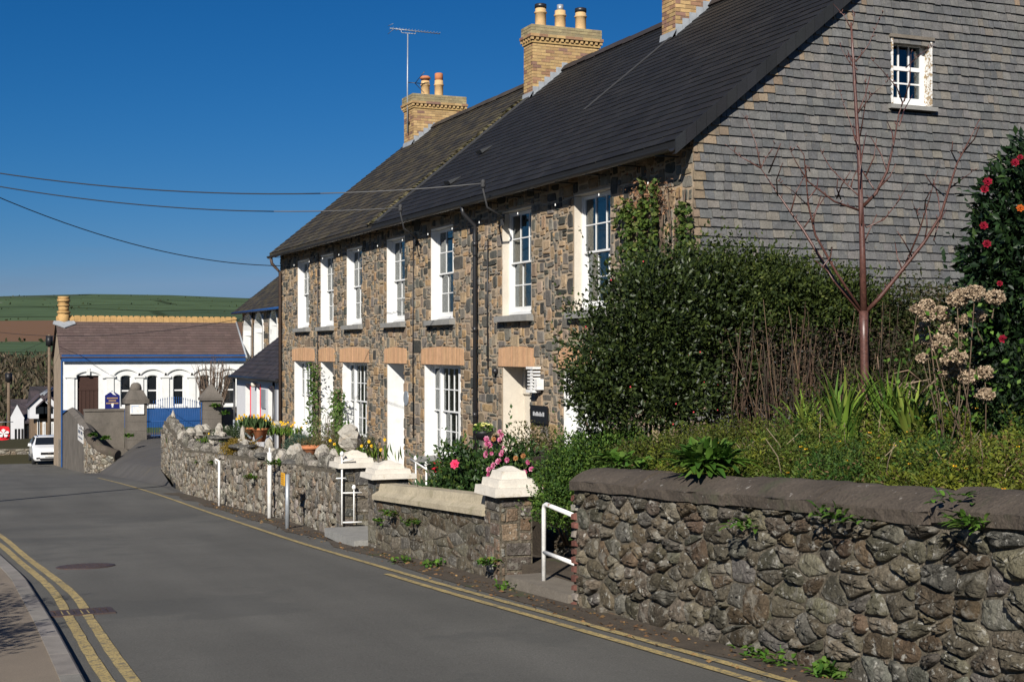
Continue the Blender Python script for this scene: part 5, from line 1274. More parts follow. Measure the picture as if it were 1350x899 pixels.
# ---- church side wall with three tall arched windows
CX = hx1 + .15
def yc(px): return atX(px, 462, CX).y
cy0, cy1 = 66.0, yc(319.5)
ce = atX(350, 405.5, CX).z
ct = thing('church', 'stone church side with tall white arched windows behind the white cottage', 'building', (CX, 74, -4))
holes = []; cw = []
for a, c, tp in ((333.5, 322, 414), (347.5, 336.5, 412), (366, 357, 408)):
    y0_, y1_ = yc(a), yc(c); z1_ = atX(c, tp + 2, CX).z; cw.append((y0_, y1_, z1_)); holes.append((y0_, y1_, -1.4, z1_))
b = MB(); slab_with_holes(cy0, cy1, -5.5, ce, holes, lambda a, c, d, e: b.box(CX, CX + .5, a, c, d, e)); cwall = b.build('side_wall', 'mortar', ct)
PC = lambda u, v, d: (CX - d, u, v)
lst = [quad_stone(PC, u, v, w_, h_, rnd.uniform(.01, .03), stone_col(.35)) for u, v, w_, h_ in squared_rubble(cy0 + .02, cy1 - .02, -3, ce - .02, holes, .11, (2, 6), (1, 3))]
pieces(lst, 'stone', 'facade_stone', cwall, 'stonework')
for y0_, y1_, z1_ in cw:
    m_ = (y0_ + y1_) / 2; r_ = (y1_ - y0_) / 2; b = MB(); zc = z1_ - r_; dep = .42; k_ = 12
    ring = [(m_ + r_ * math.cos(math.pi * i / k_), zc + r_ * math.sin(math.pi * i / k_)) for i in range(k_ + 1)]
    # face surround with arched opening
    outl = [(m_ + (r_) * 1.0 * math.copysign(1, math.cos(math.pi * i / k_) + 1e-9), 0) for i in range(k_ + 1)]
    vs = []; 
    for i, (yy, z) in enumerate(ring):
        q = math.pi * i / k_; oy = m_ + (r_ + .13) * math.cos(q); oz = zc + (r_ + .13) * math.sin(q)
        vs += [(CX - .05, yy, z), (CX - .05, oy, oz), (CX + dep, yy * .9 + m_ * .1, z - .02), (CX + .0, oy, oz)]
    b.add(vs, [(i * 4 + p, i * 4 + q, i * 4 + 4 + q, i * 4 + 4 + p) for i in range(k_) for p, q in ((0, 1), (2, 0), (1, 3))])
    for s_ in (-1, 1):
        e_ = m_ + s_ * r_; b.box(CX - .05, CX + dep, *sorted((e_ - s_ * .012, e_ + s_ * .13)), -1.4, zc)
    # fill the square corners above the spring of the arch
    for s_ in (0, 1):
        seg_ = ring[:k_ // 2 + 1] if s_ == 0 else ring[k_ // 2:]
        cr = (m_ + r_, z1_) if s_ == 0 else (m_ - r_, z1_)
        poly = [(CX + .02, cr[0], cr[1])] + [(CX + .02, a, c) for a, c in (seg_[::-1] if s_ == 0 else seg_[::-1])]
        b.prism(poly, (dep - .04, 0, 0))
    o = b.build('window', 'white_paint', ct)
    g = MB(); g.box(CX + .36, CX + .4, y0_, y1_, -1.4, z1_); g.build('pane', 'car_glass', o)
    g = MB(); g.box(CX + .33, CX + .36, m_ - .03, m_ + .03, -1.4, z1_ - .05); g.build('mullion', 'white_paint', o)
b = MB(); b.prism([(CX + .51, cy1 - .5, -5.5), (CX + .51, cy1 - .5, ce), (CX + 4.5, cy1 - .5, ce + 3.6), (CX + 9, cy1 - .5, ce), (CX + 9, cy1 - .5, -5.5)], (0, .48, 0)); b.build('end_wall', 'wall_mortar', ct)
def PCr(u, v, d): return (CX - .4 + v * .78 - d * .626, u, ce - .12 + v * .626 + d * .78)
b = MB(); y2_ = cy1 + .9
b.add([PCr(cy0, 0, -.02), PCr(y2_, 0, -.02), PCr(y2_, 6.3, -.02), PCr(cy0, 6.3, -.02), PCr(cy0, 0, -.14), PCr(y2_, 0, -.14), PCr(y2_, 6.3, -.14), PCr(cy0, 6.3, -.14)], [(0, 3, 2, 1), (4, 5, 6, 7), (0, 1, 5, 4), (1, 2, 6, 5), (2, 3, 7, 6), (3, 0, 4, 7)], (.06, .055, .05))
cr_ = b.build('roof', 'old_roof_slate', ct)
pieces(slates_on(PCr, cy0, y2_, 0, 6.3, .24, .34, OLDS, thick=.01, jw=.1), 'roof_slate', 'old_roof_slate', cr_, 'roof_slating', 120)
b = MB(); b.tube([(CX - .42, cy0, ce - .16), (CX - .42, y2_, ce - .16)], .07, 8); b.build('gutter', 'blue_paint', ct)
b = MB(); yy = (cw[0][0] + cw[1][1]) / 2; b.tube([(CX - .1, yy, -3), (CX - .1, yy, ce - .2)], .05, 8); b.build('downpipe', 'wood_pole', ct)
# ---- white cottage joined to the terrace
KX = 9.75; ky0 = 40.42; ky1 = atX(312, 492, KX).y; ke = atX(330, 494.5, KX).z
kt = thing('white_cottage', 'low white cottage with red window edges beyond the stone terrace', 'house', (KX, 43, -1.4))
def yk(px): return atX(px, 462, KX).y
kop = [(323.5, 330.5, 488.5, 553), (338.5, 343.5, 489, 572), (353.5, 360, 491, 560)]
holes = []
for a, c, t_, b_ in kop: holes.append((yk(c), yk(a), atX(a, b_, KX).z, atX(a, t_ + 17, KX).z))
b = MB(); slab_with_holes(ky0, ky1, -2.2, ke, holes, lambda a, c, d, e: b.box(KX, KX + .4, a, c, d, e)); b.build('front_wall', 'white_render', kt)
b = MB(); kd = 4.2; zr_ = ke + 2.15; b.prism([(KX + .401, ky1 - .4, -2.2), (KX + .401, ky1 - .4, ke), (KX + kd / 2 + .6, ky1 - .4, zr_ - .1), (KX + kd + 1, ky1 - .4, ke), (KX + kd + 1, ky1 - .4, -2.2)], (0, .395, 0)); b.build('gable_wall', 'white_render', kt)
def PK(u, v, d): return (KX - .2 + v * .79 - d * .613, u, ke - .04 + v * .613 + d * .79)
b = MB(); b.add([PK(ky0 - .05, 0, -.02), PK(ky1 + .12, 0, -.02), PK(ky1 + .12, 3.6, -.02), PK(ky0 - .05, 3.6, -.02), PK(ky0 - .05, 0, -.12), PK(ky1 + .12, 0, -.12), PK(ky1 + .12, 3.6, -.12), PK(ky0 - .05, 3.6, -.12)], [(0, 3, 2, 1), (4, 5, 6, 7), (0, 1, 5, 4), (1, 2, 6, 5), (2, 3, 7, 6), (3, 0, 4, 7)], (.03, .026, .027))
b.add([PK(ky0 - .05, 3.6, -.02), PK(ky1 + .12, 3.6, -.02), (KX + 6, ky1 + .12, ke), (KX + 6, ky0, ke)], [(0, 1, 2, 3)], (.03, .026, .027))
kr = b.build('roof', 'roof_slate', kt)
pieces(slates_on(PK, ky0 - .05, ky1 + .12, 0, 3.6, .2, .3, [(.036, .031, .033), (.03, .027, .029), (.042, .036, .037)], thick=.008, jw=.1), 'roof_slate', 'roof_slate', kr, 'roof_slating', 200)
b = MB(); b.tube([(KX - .24, ky0, ke - .08), (KX - .24, ky1 + .05, ke - .08)], .05, 8); b.tube([(KX - .1, ky1 - .1, -2), (KX - .1, ky1 - .1, ke - .1)], .04, 6); b.tube([(KX - .1, yk(365), -2), (KX - .1, yk(365), ke - .1)], .04, 6); b.build('gutter', 'black_metal', kt)
for i, (y0_, y1_, z0_, z1_) in enumerate(holes):
    b = MB(); b.box(KX + .28, KX + .34, y0_, y1_, z0_, z1_); o = b.build('door' if i == 1 else 'window', 'white_paint' if i == 1 else 'car_glass', kt)
    b = MB(); b.box(KX - .02, KX + .27, y0_ - .05, y0_ + .02, z0_, z1_); b.build('red_edge', 'red_paint', o)
    b = MB(); b.box(KX + .004, KX + .27, y1_ - .02, y1_ + .03, z0_, z1_); b.box(KX + .24, KX + .279, y0_ + .02, y1_ - .02, z0_, z0_ + .08); b.box(KX + .24, KX + .279, y0_ + .02, y1_ - .02, (z0_ + z1_) / 2 - .03, (z0_ + z1_) / 2 + .03); b.build('jamb', 'white_paint', o)
    if i != 1: b = MB(); b.box(KX - .14, KX + .2, y0_ - .08, y1_ + .08, z0_ - .12, z0_); b.build('sill', 'black_paint', o)
b = MB(); b.box(KX - .04, KX - .006, yk(351), yk(345.5), atX(348, 538, KX).z, atX(348, 513, KX).z); wp = b.build('wall_plaque', 'grey_metal', kt)
b = MB(); b.lathe((KX - .1, yk(338.5), atX(338, 507, KX).z), [(.03, -.08), (.09, -.03), (.09, .05), (.02, .09)], 10); b.build('wall_lamp', 'cream_paint', kt)

# ---- churchyard gates, pillars, walls, signs
GY_ = 66.0
def church_pillar(px0_, px1_, ptop, pbase, lab, stepped):
    a, c = atY(px0_, 500, GY_).x, atY(px1_, 500, GY_).x; zt = atY(px0_, ptop, GY_).z; zb_ = -2.9; w_ = c - a; m_ = (a + c) / 2
    t = thing('church_gate_pillar', lab, 'pillar', (m_, GY_, zb_), 'churchyard gate pillars'); b = MB()
    n_ = 5
    sh = MB().box(a + .01, c - .01, GY_ + .01, GY_ + w_ - .01, zb_, zt).build('shaft', 'grey_render', t)
    for i in range(n_):
        z0_ = zb_ + (zt - zb_) * i / n_; b = MB(); b.box(a, c, GY_, GY_ + w_, z0_ + .008, zb_ + (zt - zb_) * (i + 1) / n_ - .008); b.build('block', 'grey_render', sh)
    b = MB(); cy = GY_ + w_ / 2
    if stepped:
        b.obox((m_, cy, zt + .1), (w_ + .2, w_ + .2, .2)); b.obox((m_, cy, zt + .4), (w_ + .14, w_ + .14, .42), None, (1, 1, 1), .55); b.lathe((m_, cy, zt + .55), [(.26, 0), (.27, .15), (.22, .32), (.1, .4)], 12)
    else:
        b.obox((m_, cy, zt + .06), (w_ + .16, w_ + .16, .12)); b.obox((m_, cy, zt + .42), (w_ + .14, w_ + .14, .62), None, (1, 1, 1), .12)
    b.build('cap', 'grey_render', t); return a, c, zt
pa = church_pillar(168, 193.5, 532, 580, 'grey church gate pillar with domed cap and white notice board', True)
pb_ = church_pillar(268, 292, 528, 580, 'grey church gate pillar with pyramid cap right of the iron gates', False)
p0, p1 = atY(171.5, 546, GY_ - .08), atY(190, 533, GY_ - .08)
t = thing('notice_board', 'small white notice board fixed to the domed church pillar', 'sign', (p0.x, GY_ - .08, p0.z))
MB().box(p0.x, p1.x, GY_ - .08, GY_ - .03, p0.z, p1.z).build('board', 'white_metal', t)
b = MB(); b.box(p0.x + .07, p0.x + .1, GY_ - .086, GY_ - .081, p0.z + .06, p1.z - .05); b.box(p0.x + .1, p1.x - .25, GY_ - .086, GY_ - .081, p1.z - .09, p1.z - .06)
b.build('lettering', mat('pale_blue', (.3, .42, .6), .6), t)
# iron gates
t = thing('church_gates', 'pair of blue iron gates with pointed bars to the churchyard', 'gate', ((pa[1] + pb_[0]) / 2, GY_ + .3, -2.45))
gx0_, gx1_ = pa[1] + .03, pb_[0] - .03; gz0_ = -2.4
n_ = 24
for i in range(n_ + 1):
    f_ = i / n_; x = gx0_ + (gx1_ - gx0_) * f_; h_ = 1.5 + .28 * math.sin(math.pi * f_) ; big = i in (0, n_ // 2, n_)
    r_ = .03 if big else .013; b = MB(); b.tube([(x, GY_ + .3, gz0_), (x, GY_ + .3, gz0_ + h_)], r_, 5); b.lathe((x, GY_ + .3, gz0_ + h_), [(r_, 0), (r_ * 1.8, .04), (.003, .13)], 6); b.build('bar', 'blue_paint', t)
for z in (.1, .75, 1.35):
    b = MB(); b.tube([(gx0_, GY_ + .3, gz0_ + z), (gx1_, GY_ + .3, gz0_ + z)], .02, 5); b.build('rail', 'blue_paint', t)
# grey wall left of the gate, rendered wall along the road, curved rubble wall
wx0 = atY(111.5, 545, 67).x; wt = atY(140, 542, 67).z
t = thing('churchyard_wall', 'grey rendered churchyard wall between the gate pillar and the blue sign', 'wall', (wx0, 67, -3)); b = MB(); b.box(wx0, pa[0] - .004, 67, 67.4, -4.6, wt); b.build('wall_face', 'grey_render', t); b = MB(); b.box(wx0 - .02, pa[0] - .006, 66.95, 67.45, wt + .002, wt + .1); b.build('coping', 'grey_render', t)
wx1 = pb_[1] + .01; b = MB(); b.box(wx1, wx1 + 3.4, 67, 67.4, -3.4, atY(300, 538, 67).z); tag(b.build('churchyard_wall', 'grey_render'), 'grey rendered wall right of the pyramid-capped church pillar', 'wall')
A = atR(112, 623); 
t = thing('roadside_wall', 'tall grey rendered wall by the road at the hall corner', 'wall', (6.8, 72, -4.5)); b = MB()
ya_, yb2 = 64.6, HY - .1; xa_ = .1054 / 1.0405 * ya_; xb2 = hx0 + .02; zt0 = -2.0; zt1 = -1.35
pr = lambda f_: (xa_ + (xb2 - xa_) * f_, ya_ + (yb2 - ya_) * f_)
fs_ = [0, .3, .7, 1.0]; tz = [-1.95, -1.62, -1.42, -1.85]; vs = []
for f_, z in zip(fs_, tz):
    x, yy = pr(f_); zb_ = road(yy) - .3; vs += [(x, yy, zb_), (x, yy, z), (x + .4, yy, z), (x + .4, yy, zb_)]
b.add(vs, [(i * 4 + k, (i + 1) * 4 + k, (i + 1) * 4 + (k + 1) % 4, i * 4 + (k + 1) % 4) for i in range(3) for k in range(4)] + [(0, 3, 2, 1), (12, 13, 14, 15)]); b.build('wall_face', 'grey_render', t)
vs = []; b = MB()
for f_, z in zip(fs_, tz):
    x, yy = pr(f_); vs += [(x - .06, yy, z + .003), (x + .46, yy, z + .003), (x + .2, yy, z + .14)]
b.add(vs, [(i * 3 + k, (i + 1) * 3 + k, (i + 1) * 3 + (k + 1) % 3, i * 3 + (k + 1) % 3) for i in range(3) for k in range(3)] + [(0, 1, 2), (9, 11, 10)]); b.build('coping', 'grey_render', t)
sx, sy = pr(.12); f0, f1 = .03, .24; (xa, yA), (xb, yB) = pr(f0), pr(f1)
t = thing('parking_sign', 'white rectangular sign with dark lettering on the grey roadside wall', 'sign', (xa - .03, yA, -3)); dS = pix((xa, yA, 0))[2]
z0_, z1_ = EYE + (HOR - 585) / FPX * dS, EYE + (HOR - 563) / FPX * dS
MB().add([(xa - .03, yA, z0_), (xb - .03, yB, z0_), (xb - .03, yB, z1_), (xa - .03, yA, z1_), (xa - .01, yA, z0_), (xb - .01, yB, z0_), (xb - .01, yB, z1_), (xa - .01, yA, z1_)], [(0, 3, 2, 1), (4, 5, 6, 7), (0, 1, 5, 4), (2, 3, 7, 6), (0, 4, 7, 3), (1, 2, 6, 5)]).build('board', 'white_metal', t)
b = MB()
for zz0, zz1, u0, u1 in ((.78, .86, .2, .75), (.48, .68, .1, .42), (.48, .68, .52, .92), (.2, .29, .12, .9)):
    q = lambda u, v: (xa + (xb - xa) * u - .034, yA + (yB - yA) * u, z0_ + (z1_ - z0_) * v); b.add([q(u0, zz0), q(u1, zz0), q(u1, zz1), q(u0, zz1)], [(0, 3, 2, 1)])
b.build('lettering', 'grey_lettering', t)
cp = [pr(0), (xa_ + .05, ya_ - 1.1), (xa_ + .35, ya_ - 2.1), (xa_ + .95, ya_ - 2.7)]; chh = [1.75, 1.4, 1.0, .75]; lst = []; cm_ = MB()
t = thing('curved_wall', 'curved rubble wall with rounded coping dropping towards the driveway mouth', 'wall', (cp[1][0], cp[1][1], road(cp[1][1])))
for k in range(3):
    A, B = cp[k], cp[k + 1]; zf0, zf1 = road(A[1]) - .05, road(B[1]) - .05
    P, L_ = wall_P(*B, *A, lambda u, zf0=zf0, zf1=zf1, L__=math.hypot(B[0] - A[0], B[1] - A[1]): zf1 + (zf0 - zf1) * u / L__)
    h0, h1 = chh[k + 1], chh[k]
    cm_.add([P(0, -.2, 0), P(L_, -.2, 0), P(L_, h1, 0), P(0, h0, 0), P(0, -.2, -.45), P(L_, -.2, -.45), P(L_, h1, -.45), P(0, h0, -.45)], [(0, 1, 2, 3), (7, 6, 5, 4), (3, 2, 6, 7), (0, 4, 5, 1), (0, 3, 7, 4), (1, 5, 6, 2)])
    PP = lambda u, v, d, P=P, h0=h0, h1=h1, L_=L_: P(u, v * (h0 + (h1 - h0) * u / L_), d)
    lst += [round_stone(PP, poly, rs.uniform(.02, .06), jit(rs.choice(PALE), .2), .012, .2, rs, 0) for poly, ar in rubble_cells(0, L_, 0, 1, .22, .14, .42, rs)]
core = cm_.build('wall_core', 'wall_mortar', t); pieces(lst, 'stone', 'stone', core, 'stonework')
b = MB(); b.tube([(cp[k][0] + .16, cp[k][1] + .05, road(cp[k][1]) + chh[k] + .02) for k in range(4)], .22, 10); b.build('coping', 'coping', core)
# blue church sign on posts behind the wall
p0, p1 = atY(138.5, 541, 67.8), atY(158, 521, 67.8); pk = atY(148.2, 515, 67.8).z; mx_ = (p0.x + p1.x) / 2
t = thing('church_sign', 'navy blue church notice sign with gold lines and white dove', 'sign', (mx_, 67.8, p0.z))
b = MB(); b.prism([(p0.x, 67.8, p0.z), (p1.x, 67.8, p0.z), (p1.x, 67.8, p1.z), (mx_, 67.8, pk), (p0.x, 67.8, p1.z)], (0, .06, 0)); b.build('board', 'navy_sign', t)
b = MB(); W_ = p1.x - p0.x
for i, (f0, f1) in enumerate(((.13, .87), (.25, .75), (.08, .92))):
    zz = p1.z - .10 - i * .12; n_ = 9; 
    for k in range(n_):
        a = f0 + (f1 - f0) * k / n_; b.box(p0.x + W_ * a, p0.x + W_ * (a + (f1 - f0) / n_ * .72), 67.795, 67.799, zz - .06, zz)
b.build('lettering', 'gold', t)
b = MB(); zz = p1.z + .1; b.add([(mx_ - .13, 67.794, zz + .08), (mx_ - .02, 67.794, zz), (mx_ + .03, 67.794, zz - .06), (mx_ + .17, 67.794, zz - .1), (mx_ + .06, 67.794, zz + .02), (mx_ + .06, 67.794, zz + .15), (mx_ - .02, 67.794, zz + .07)], [tuple(range(7))]); b.box(mx_ - .035, mx_ + .035, 67.793, 67.798, p0.z + .14, p0.z + .3); b.add([(mx_ - .06, 67.792, p0.z + .24), (mx_ + .06, 67.792, p0.z + .24), (mx_ + .05, 67.792, p0.z + .32), (mx_ - .05, 67.792, p0.z + .32)], [(0, 1, 2, 3)]); b.build('emblem', 'white_paint', t)
b = MB(); b.box(p0.x + .05, p0.x + .12, 67.87, 67.93, -3, p1.z); b.box(p1.x - .12, p1.x - .05, 67.87, 67.93, -3, p1.z); b.build('post', 'blue_paint', t)

# ================================================================ PLANTS OF THE FOREGROUND GARDEN
OLIVE = [(.05, .068, .010), (.075, .095, .012), (.035, .055, .010), (.10, .115, .016), (.06, .05, .02)]
# ground cover: low leafy sprigs in mounds, nobody could count them
def mound(X, Y): return .5 + .5 * np.sin(X * 3.1 + 1.3 * np.sin(Y * 2.1)) * np.cos(Y * 2.7 + .8 * np.sin(X * 2.3)) + .25 * np.sin(X * 9 + Y * 7)
nc, per = 1700, 90
CX_ = 5.74 + (9.9 - 5.74) * npr.random(nc) ** 1.2; CY_ = npr.uniform(3.6, 11.05, nc)
cz = np.array([gz(a, b_) for a, b_ in zip(CX_, CY_)]); ch = (.07 + .25 * np.clip(mound(CX_, CY_), 0, 1.3)) * np.interp(CX_, [5.7, 6.05, 7, 8], [.5, 1.0, 1.4, 1.35]) * npr.uniform(.45, 1.45, nc)
hue = np.clip(.5 + .5 * np.sin(CX_ * 2.2 + 1.7) * np.cos(CY_ * 1.9) + npr.normal(size=nc) * .25, 0, 1)
tt = npr.random((nc, per)); lean = npr.normal(size=(nc, 2)) * .3
rad = .05 * (1 - .5 * tt) * np.sqrt(npr.random((nc, per))); an = npr.random((nc, per)) * 6.283
PX = CX_[:, None] + lean[:, :1] * ch[:, None] * tt + rad * np.cos(an); PY = CY_[:, None] + lean[:, 1:] * ch[:, None] * tt + rad * np.sin(an); PZ = cz[:, None] + ch[:, None] * tt
dirs = np.stack([np.cos(an), np.sin(an), .25 + .5 * tt], 2).reshape(-1, 3) + npr.normal(size=(nc * per, 3)) * .35
ca, cb = np.array([.13, .145, .016]), np.array([.036, .08, .015]); hh = np.repeat(hue, per)[:, None]
colr = (ca * hh + cb * (1 - hh)) * npr.uniform(.6, 1.35, (nc * per, 1))
brn = npr.random(nc * per) < .06; colr[brn] = np.array([.13, .085, .04])
leaf_mesh('ground_cover', np.stack([PX, PY, PZ], 2).reshape(-1, 3), dirs, npr.uniform(.018, .042, nc * per), .42, colr, 'leaf', None, kind='stuff')
n = 130
X = 5.7 + 3.4 * npr.random(n) ** 1.3; Y = npr.uniform(4.5, 11, n); Z = np.array([gz(a, b_) for a, b_ in zip(X, Y)]) + (.05 + .26 * np.clip(mound(X, Y), 0, 1.3)) * np.interp(X, [5.7, 6.1, 7], [.4, .75, 1.25]) + .012
k6 = 5; PP = np.repeat(np.stack([X, Y, Z], 1), k6, 0); an = np.tile(np.arange(k6) * 2 * np.pi / k6, n)
leaf_mesh('yellow_flowers', PP, np.stack([np.cos(an), np.sin(an), np.full(len(an), .35)], 1), .016, .7, pal(len(PP), [(.75, .48, .02), (.7, .35, .02)]), 'petal', None, kind='stuff')
# dead stalks scattered in the bed
b = MB()
for _ in range(70):
    x, y_ = rnd.uniform(6.0, 8.8), rnd.uniform(6.2, 10.8); z = gz(x, y_); L_ = rnd.uniform(.15, .42); a = rnd.uniform(0, 6.28); tl = rnd.uniform(.1, .5)
    p = Vector((x, y_, z)); q = p + Vector((math.cos(a) * tl * L_, math.sin(a) * tl * L_, L_)); b.tube([p, p.lerp(q, .5) + Vector((rnd.uniform(-.03, .03), 0, .02)), q + Vector((math.cos(a) * .06, math.sin(a) * .06, -.03))], [.006, .005, .003], 4, jit((.24, .19, .12), .3))
tag(b.build('dead_stalks', 'dry_petal'), 'dry pale stalks standing among the ground cover', 'stalks', kind='stuff')
def strap(name, label, c, n, L_, wd, cols, spread=.6, cat='plant', m='leaf', group=None):
    """a clump of arching strap leaves"""
    t = thing(name, label, cat, c, group); b = MB()
    for i in range(n):
        a = rnd.uniform(0, 6.28); l = L_ * rnd.uniform(.6, 1.15); sp = spread * rnd.uniform(.3, 1.2); cx, sy = math.cos(a), math.sin(a); w_ = wd * rnd.uniform(.7, 1.2); tc = jit(rnd.choice(cols), .25)
        o_ = Vector((rnd.uniform(-.09, .09), rnd.uniform(-.09, .09), 0)) + Vector(c); vs = []
        for k in range(6):
            f_ = k / 5; r_ = sp * l * f_ ** 1.5; z = l * (f_ - .42 * sp * f_ ** 2.6); ww = w_ * (1 - f_ ** 2.2) * .5 + .001
            p = o_ + Vector((cx * r_, sy * r_, z)); s_ = Vector((-sy, cx, 0)) * ww; vs += [p - s_, p + Vector((0, 0, -ww * .5)), p + s_]
        b.add(vs, [(k * 3 + j, k * 3 + j + 1, k * 3 + j + 4, k * 3 + j + 3) for k in range(5) for j in range(2)], tc, True)
    b.build('leaves', m, t); return t
LIL = [(.075, .14, .02), (.12, .19, .026), (.05, .1, .016), (.16, .2, .035)]
tb = atD(1146, 588, 12.9); TX, TY = tb.x, tb.y; TZ = gz(TX, min(TY, 11)) if TY < 11.1 else .8
for i, (px_, py_, d, nn, L_, lab) in enumerate(((1108, 590, 12.4, 44, .62, 'clump of strap leaves left of the cherry trunk'), (1175, 590, 12.4, 44, .62, 'clump of strap leaves just right of the cherry trunk'), (1205, 600, 11.9, 36, .52, 'smaller strap-leaved clump between cherry trunk and hydrangea'), (1060, 595, 12.6, 24, .5, 'sparse strap leaves under the brown stems of the hedge'), (1290, 575, 11.6, 24, .34, 'bright strap leaves with yellow flowers below the hydrangea heads'))):
    c = atD(px_, py_, d); c.z = gz(c.x, min(c.y, 11.0)) - .01
    strap('strap_leaf_plant', lab, c, int(nn * 1.3), L_ * 1.28, .044, LIL, .65, group='strap-leaved clumps in the bed')
# broad-leaved plants sitting on the coping
def rosette(name, label, c, n, L_, wd, cols, lean=(0, 0), m='leaf', group=None):
    t = thing(name, label, 'plant', c, group); b = MB()
    for i in range(n):
        a = rnd.uniform(0, 6.28); el = rnd.uniform(.15, 1.25); l = L_ * rnd.uniform(.55, 1.1); d = Vector((math.cos(a) * math.cos(el) + lean[0], math.sin(a) * math.cos(el) + lean[1], math.sin(el))).normalized()
        o_ = Vector(c) + Vector((rnd.uniform(-.12, .12), rnd.uniform(-.12, .12), rnd.uniform(0, .06))); s_ = d.cross(Vector((0, 0, 1))).normalized(); vs = []
        for k in range(5):
            f_ = k / 4; p = o_ + d * l * f_ + Vector((0, 0, -l * .35 * f_ * f_)); ww = wd * math.sin(math.pi * min(.97, f_ * .8 + .15)) * .5 + .002; vs += [p - s_ * ww + Vector((0, 0, ww * .4)), p, p + s_ * ww + Vector((0, 0, ww * .4))]
        b.add(vs, [(k * 3 + j, k * 3 + j + 1, k * 3 + j + 4, k * 3 + j + 3) for k in range(4) for j in range(2)], jit(rnd.choice(cols), .2), True)
    b.build('leaves', m, t); return t
FRESH = [(.055, .125, .016), (.08, .16, .022), (.04, .095, .014), (.10, .17, .03)]
c = atX(932, 618, 5.5); rosette('broad_leaf_plant', 'bright green leafy clump spilling over the dark coping', c, 300, .33, .055, FRESH, (-.15, 0))
c = atX(812, 612, 5.75); rosette('broad_leaf_plant', 'loose leafy weeds behind the end of the dark coping', c, 50, .17, .075, FRESH)
c = atX(850, 618, 5.8); rosette('broad_leaf_plant', 'few pale leaves and twigs behind the coping near the holly', c, 26, .15, .06, FRESH)
for i, (px_, py_, nn, L_, lab) in enumerate(((1284, 698, 46, .13, 'fern tuft growing from the wall face at the far right'), (1102, 682, 26, .10, 'fern tuft under the coping in the middle of the rubble wall'), (1128, 690, 22, .09, 'second smaller fern tuft just right of the middle one'), (985, 697, 34, .09, 'dark fern tuft low on the wall below the leafy clump'), (1262, 664, 18, .08, 'small weed rooted on top of the coping at the right'))):
    c = atX(px_, py_, 5.2 if py_ > 670 else 5.26); rosette('wall_fern', lab, c, nn, L_, .028, FRESH, (-.7, -.1), group='ferns growing on the rubble wall')
for i, (px_, py_, lab) in enumerate(((1035, 862, 'tiny green weed at the foot of the rubble wall, left of the bigger tufts'), (1070, 872, 'small weed at the wall foot between two tufts'), (1140, 887, 'wide green weed tuft along the wall foot at the bottom edge'), (530, 742, 'grass tuft at the foot of the low wall'), (690, 775, 'flat weed beside the concrete step'), (570, 747, 'small weed at the middle of the low wall foot'))):
    c = atR(px_, py_); c.x = min(c.x, xr(c.y) + .0); rosette('weed', lab, c, 120 if i == 2 else 40, .08, .03, FRESH, (-.3, 0), group='weeds along the wall foot')
    
# low clumps of different greens breaking up the bed
for px_, py_, d, r_, h_, cols, lab in ((925, 588, 12.6, .34, .22, OLIVE, 'yellow-olive clump left of the strap leaves behind the leafy coping plant'), (1000, 600, 11.7, .3, .2, OLIVE, 'yellow-olive clump in the middle of the bed'), (1048, 580, 12.3, .3, .24, [(.09, .10, .02), (.06, .08, .015)], 'taller olive clump under the brown stems'), (1235, 612, 10.4, .32, .2, GREENS, 'green clump below the hydrangea stems'), (1318, 612, 9.6, .34, .22, [(.13, .09, .03), (.08, .08, .02), (.16, .10, .04)], 'rusty brown clump at the right end of the bed'), (1110, 622, 10.6, .26, .16, GREENS, 'small green clump before the cherry trunk'), (1160, 628, 10.2, .24, .15, OLIVE, 'small olive clump right of the cherry trunk')):
    c = atD(px_, py_, d); c.z = gz(c.x, min(c.y, 11.0)) + .06
    bush('bedding_clump', lab, 'plant', (c.x, c.y, c.z - .06), [(c.x, c.y, c.z, r_, r_, h_), (c.x + r_ * .7, c.y - r_ * .5, c.z, r_ * .6, r_ * .6, h_ * .8)], 5200, .03, .45, cols, None, 'leaf', .7, .22, .7, .5, c.z - .1, group='clumps in the garden bed', sprigs=30)
# --- cherry sapling
t = thing('cherry_tree', 'young bare cherry tree with shiny red-brown bark in the foreground garden', 'tree', (TX, TY, TZ))
def at_t(px_, py_, dd=0): return atD(px_, py_, 12.9 + dd)
b = MB(); trunk = [at_t(1148, 600), at_t(1144, 560), at_t(1140, 500), at_t(1139, 450), at_t(1138.5, 410)]; trunk[0].z = TZ - .05
b.tube(trunk, [.05, .043, .039, .038, .043], 12)
b.tube([at_t(1138.5, 412), at_t(1137, 330), at_t(1135, 270), at_t(1133, 215), at_t(1129, 150), at_t(1125, 80), at_t(1122, 30)], [.036, .029, .025, .021, .017, .013, .008], 10)
b.build('trunk', 'cherry_bark', t)
for px_, py_ in [(x_ + rnd.uniform(-4, 4), y_ + rnd.uniform(-14, 14)) for x_, y_ in ((1040, 278), (1085, 345), (1012, 240), (1230, 305), (1247, 262), (1205, 330), (1150, 258), (1182, 165), (1136, 300), (1132, 190), (1127, 95), (1110, 268), (1070, 290), (1120, 240), (1270, 198), (1222, 270), (1140, 240))] + list(((1060, 300), (1025, 258), (1075, 312), (1218, 322), (1240, 286), (1178, 192), (1170, 228), (1133, 230), (1131, 150), (1129, 110), (1190, 357), (1100, 372), (1103, 262), (1066, 262), (1135, 330), (1262, 216), (1157, 250))):
    b = MB(); a = at_t(px_, py_, rnd.uniform(-.3, .3)); e = at_t(px_ + rnd.uniform(-26, 26), py_ - rnd.uniform(25, 55), rnd.uniform(-.4, .4)); b.tube([a, a.lerp(e, .5) + Vector((rnd.uniform(-.04, .04), 0, 0)), e], [.0075, .006, .0035], 5); b.build('twig', 'cherry_bark', t)
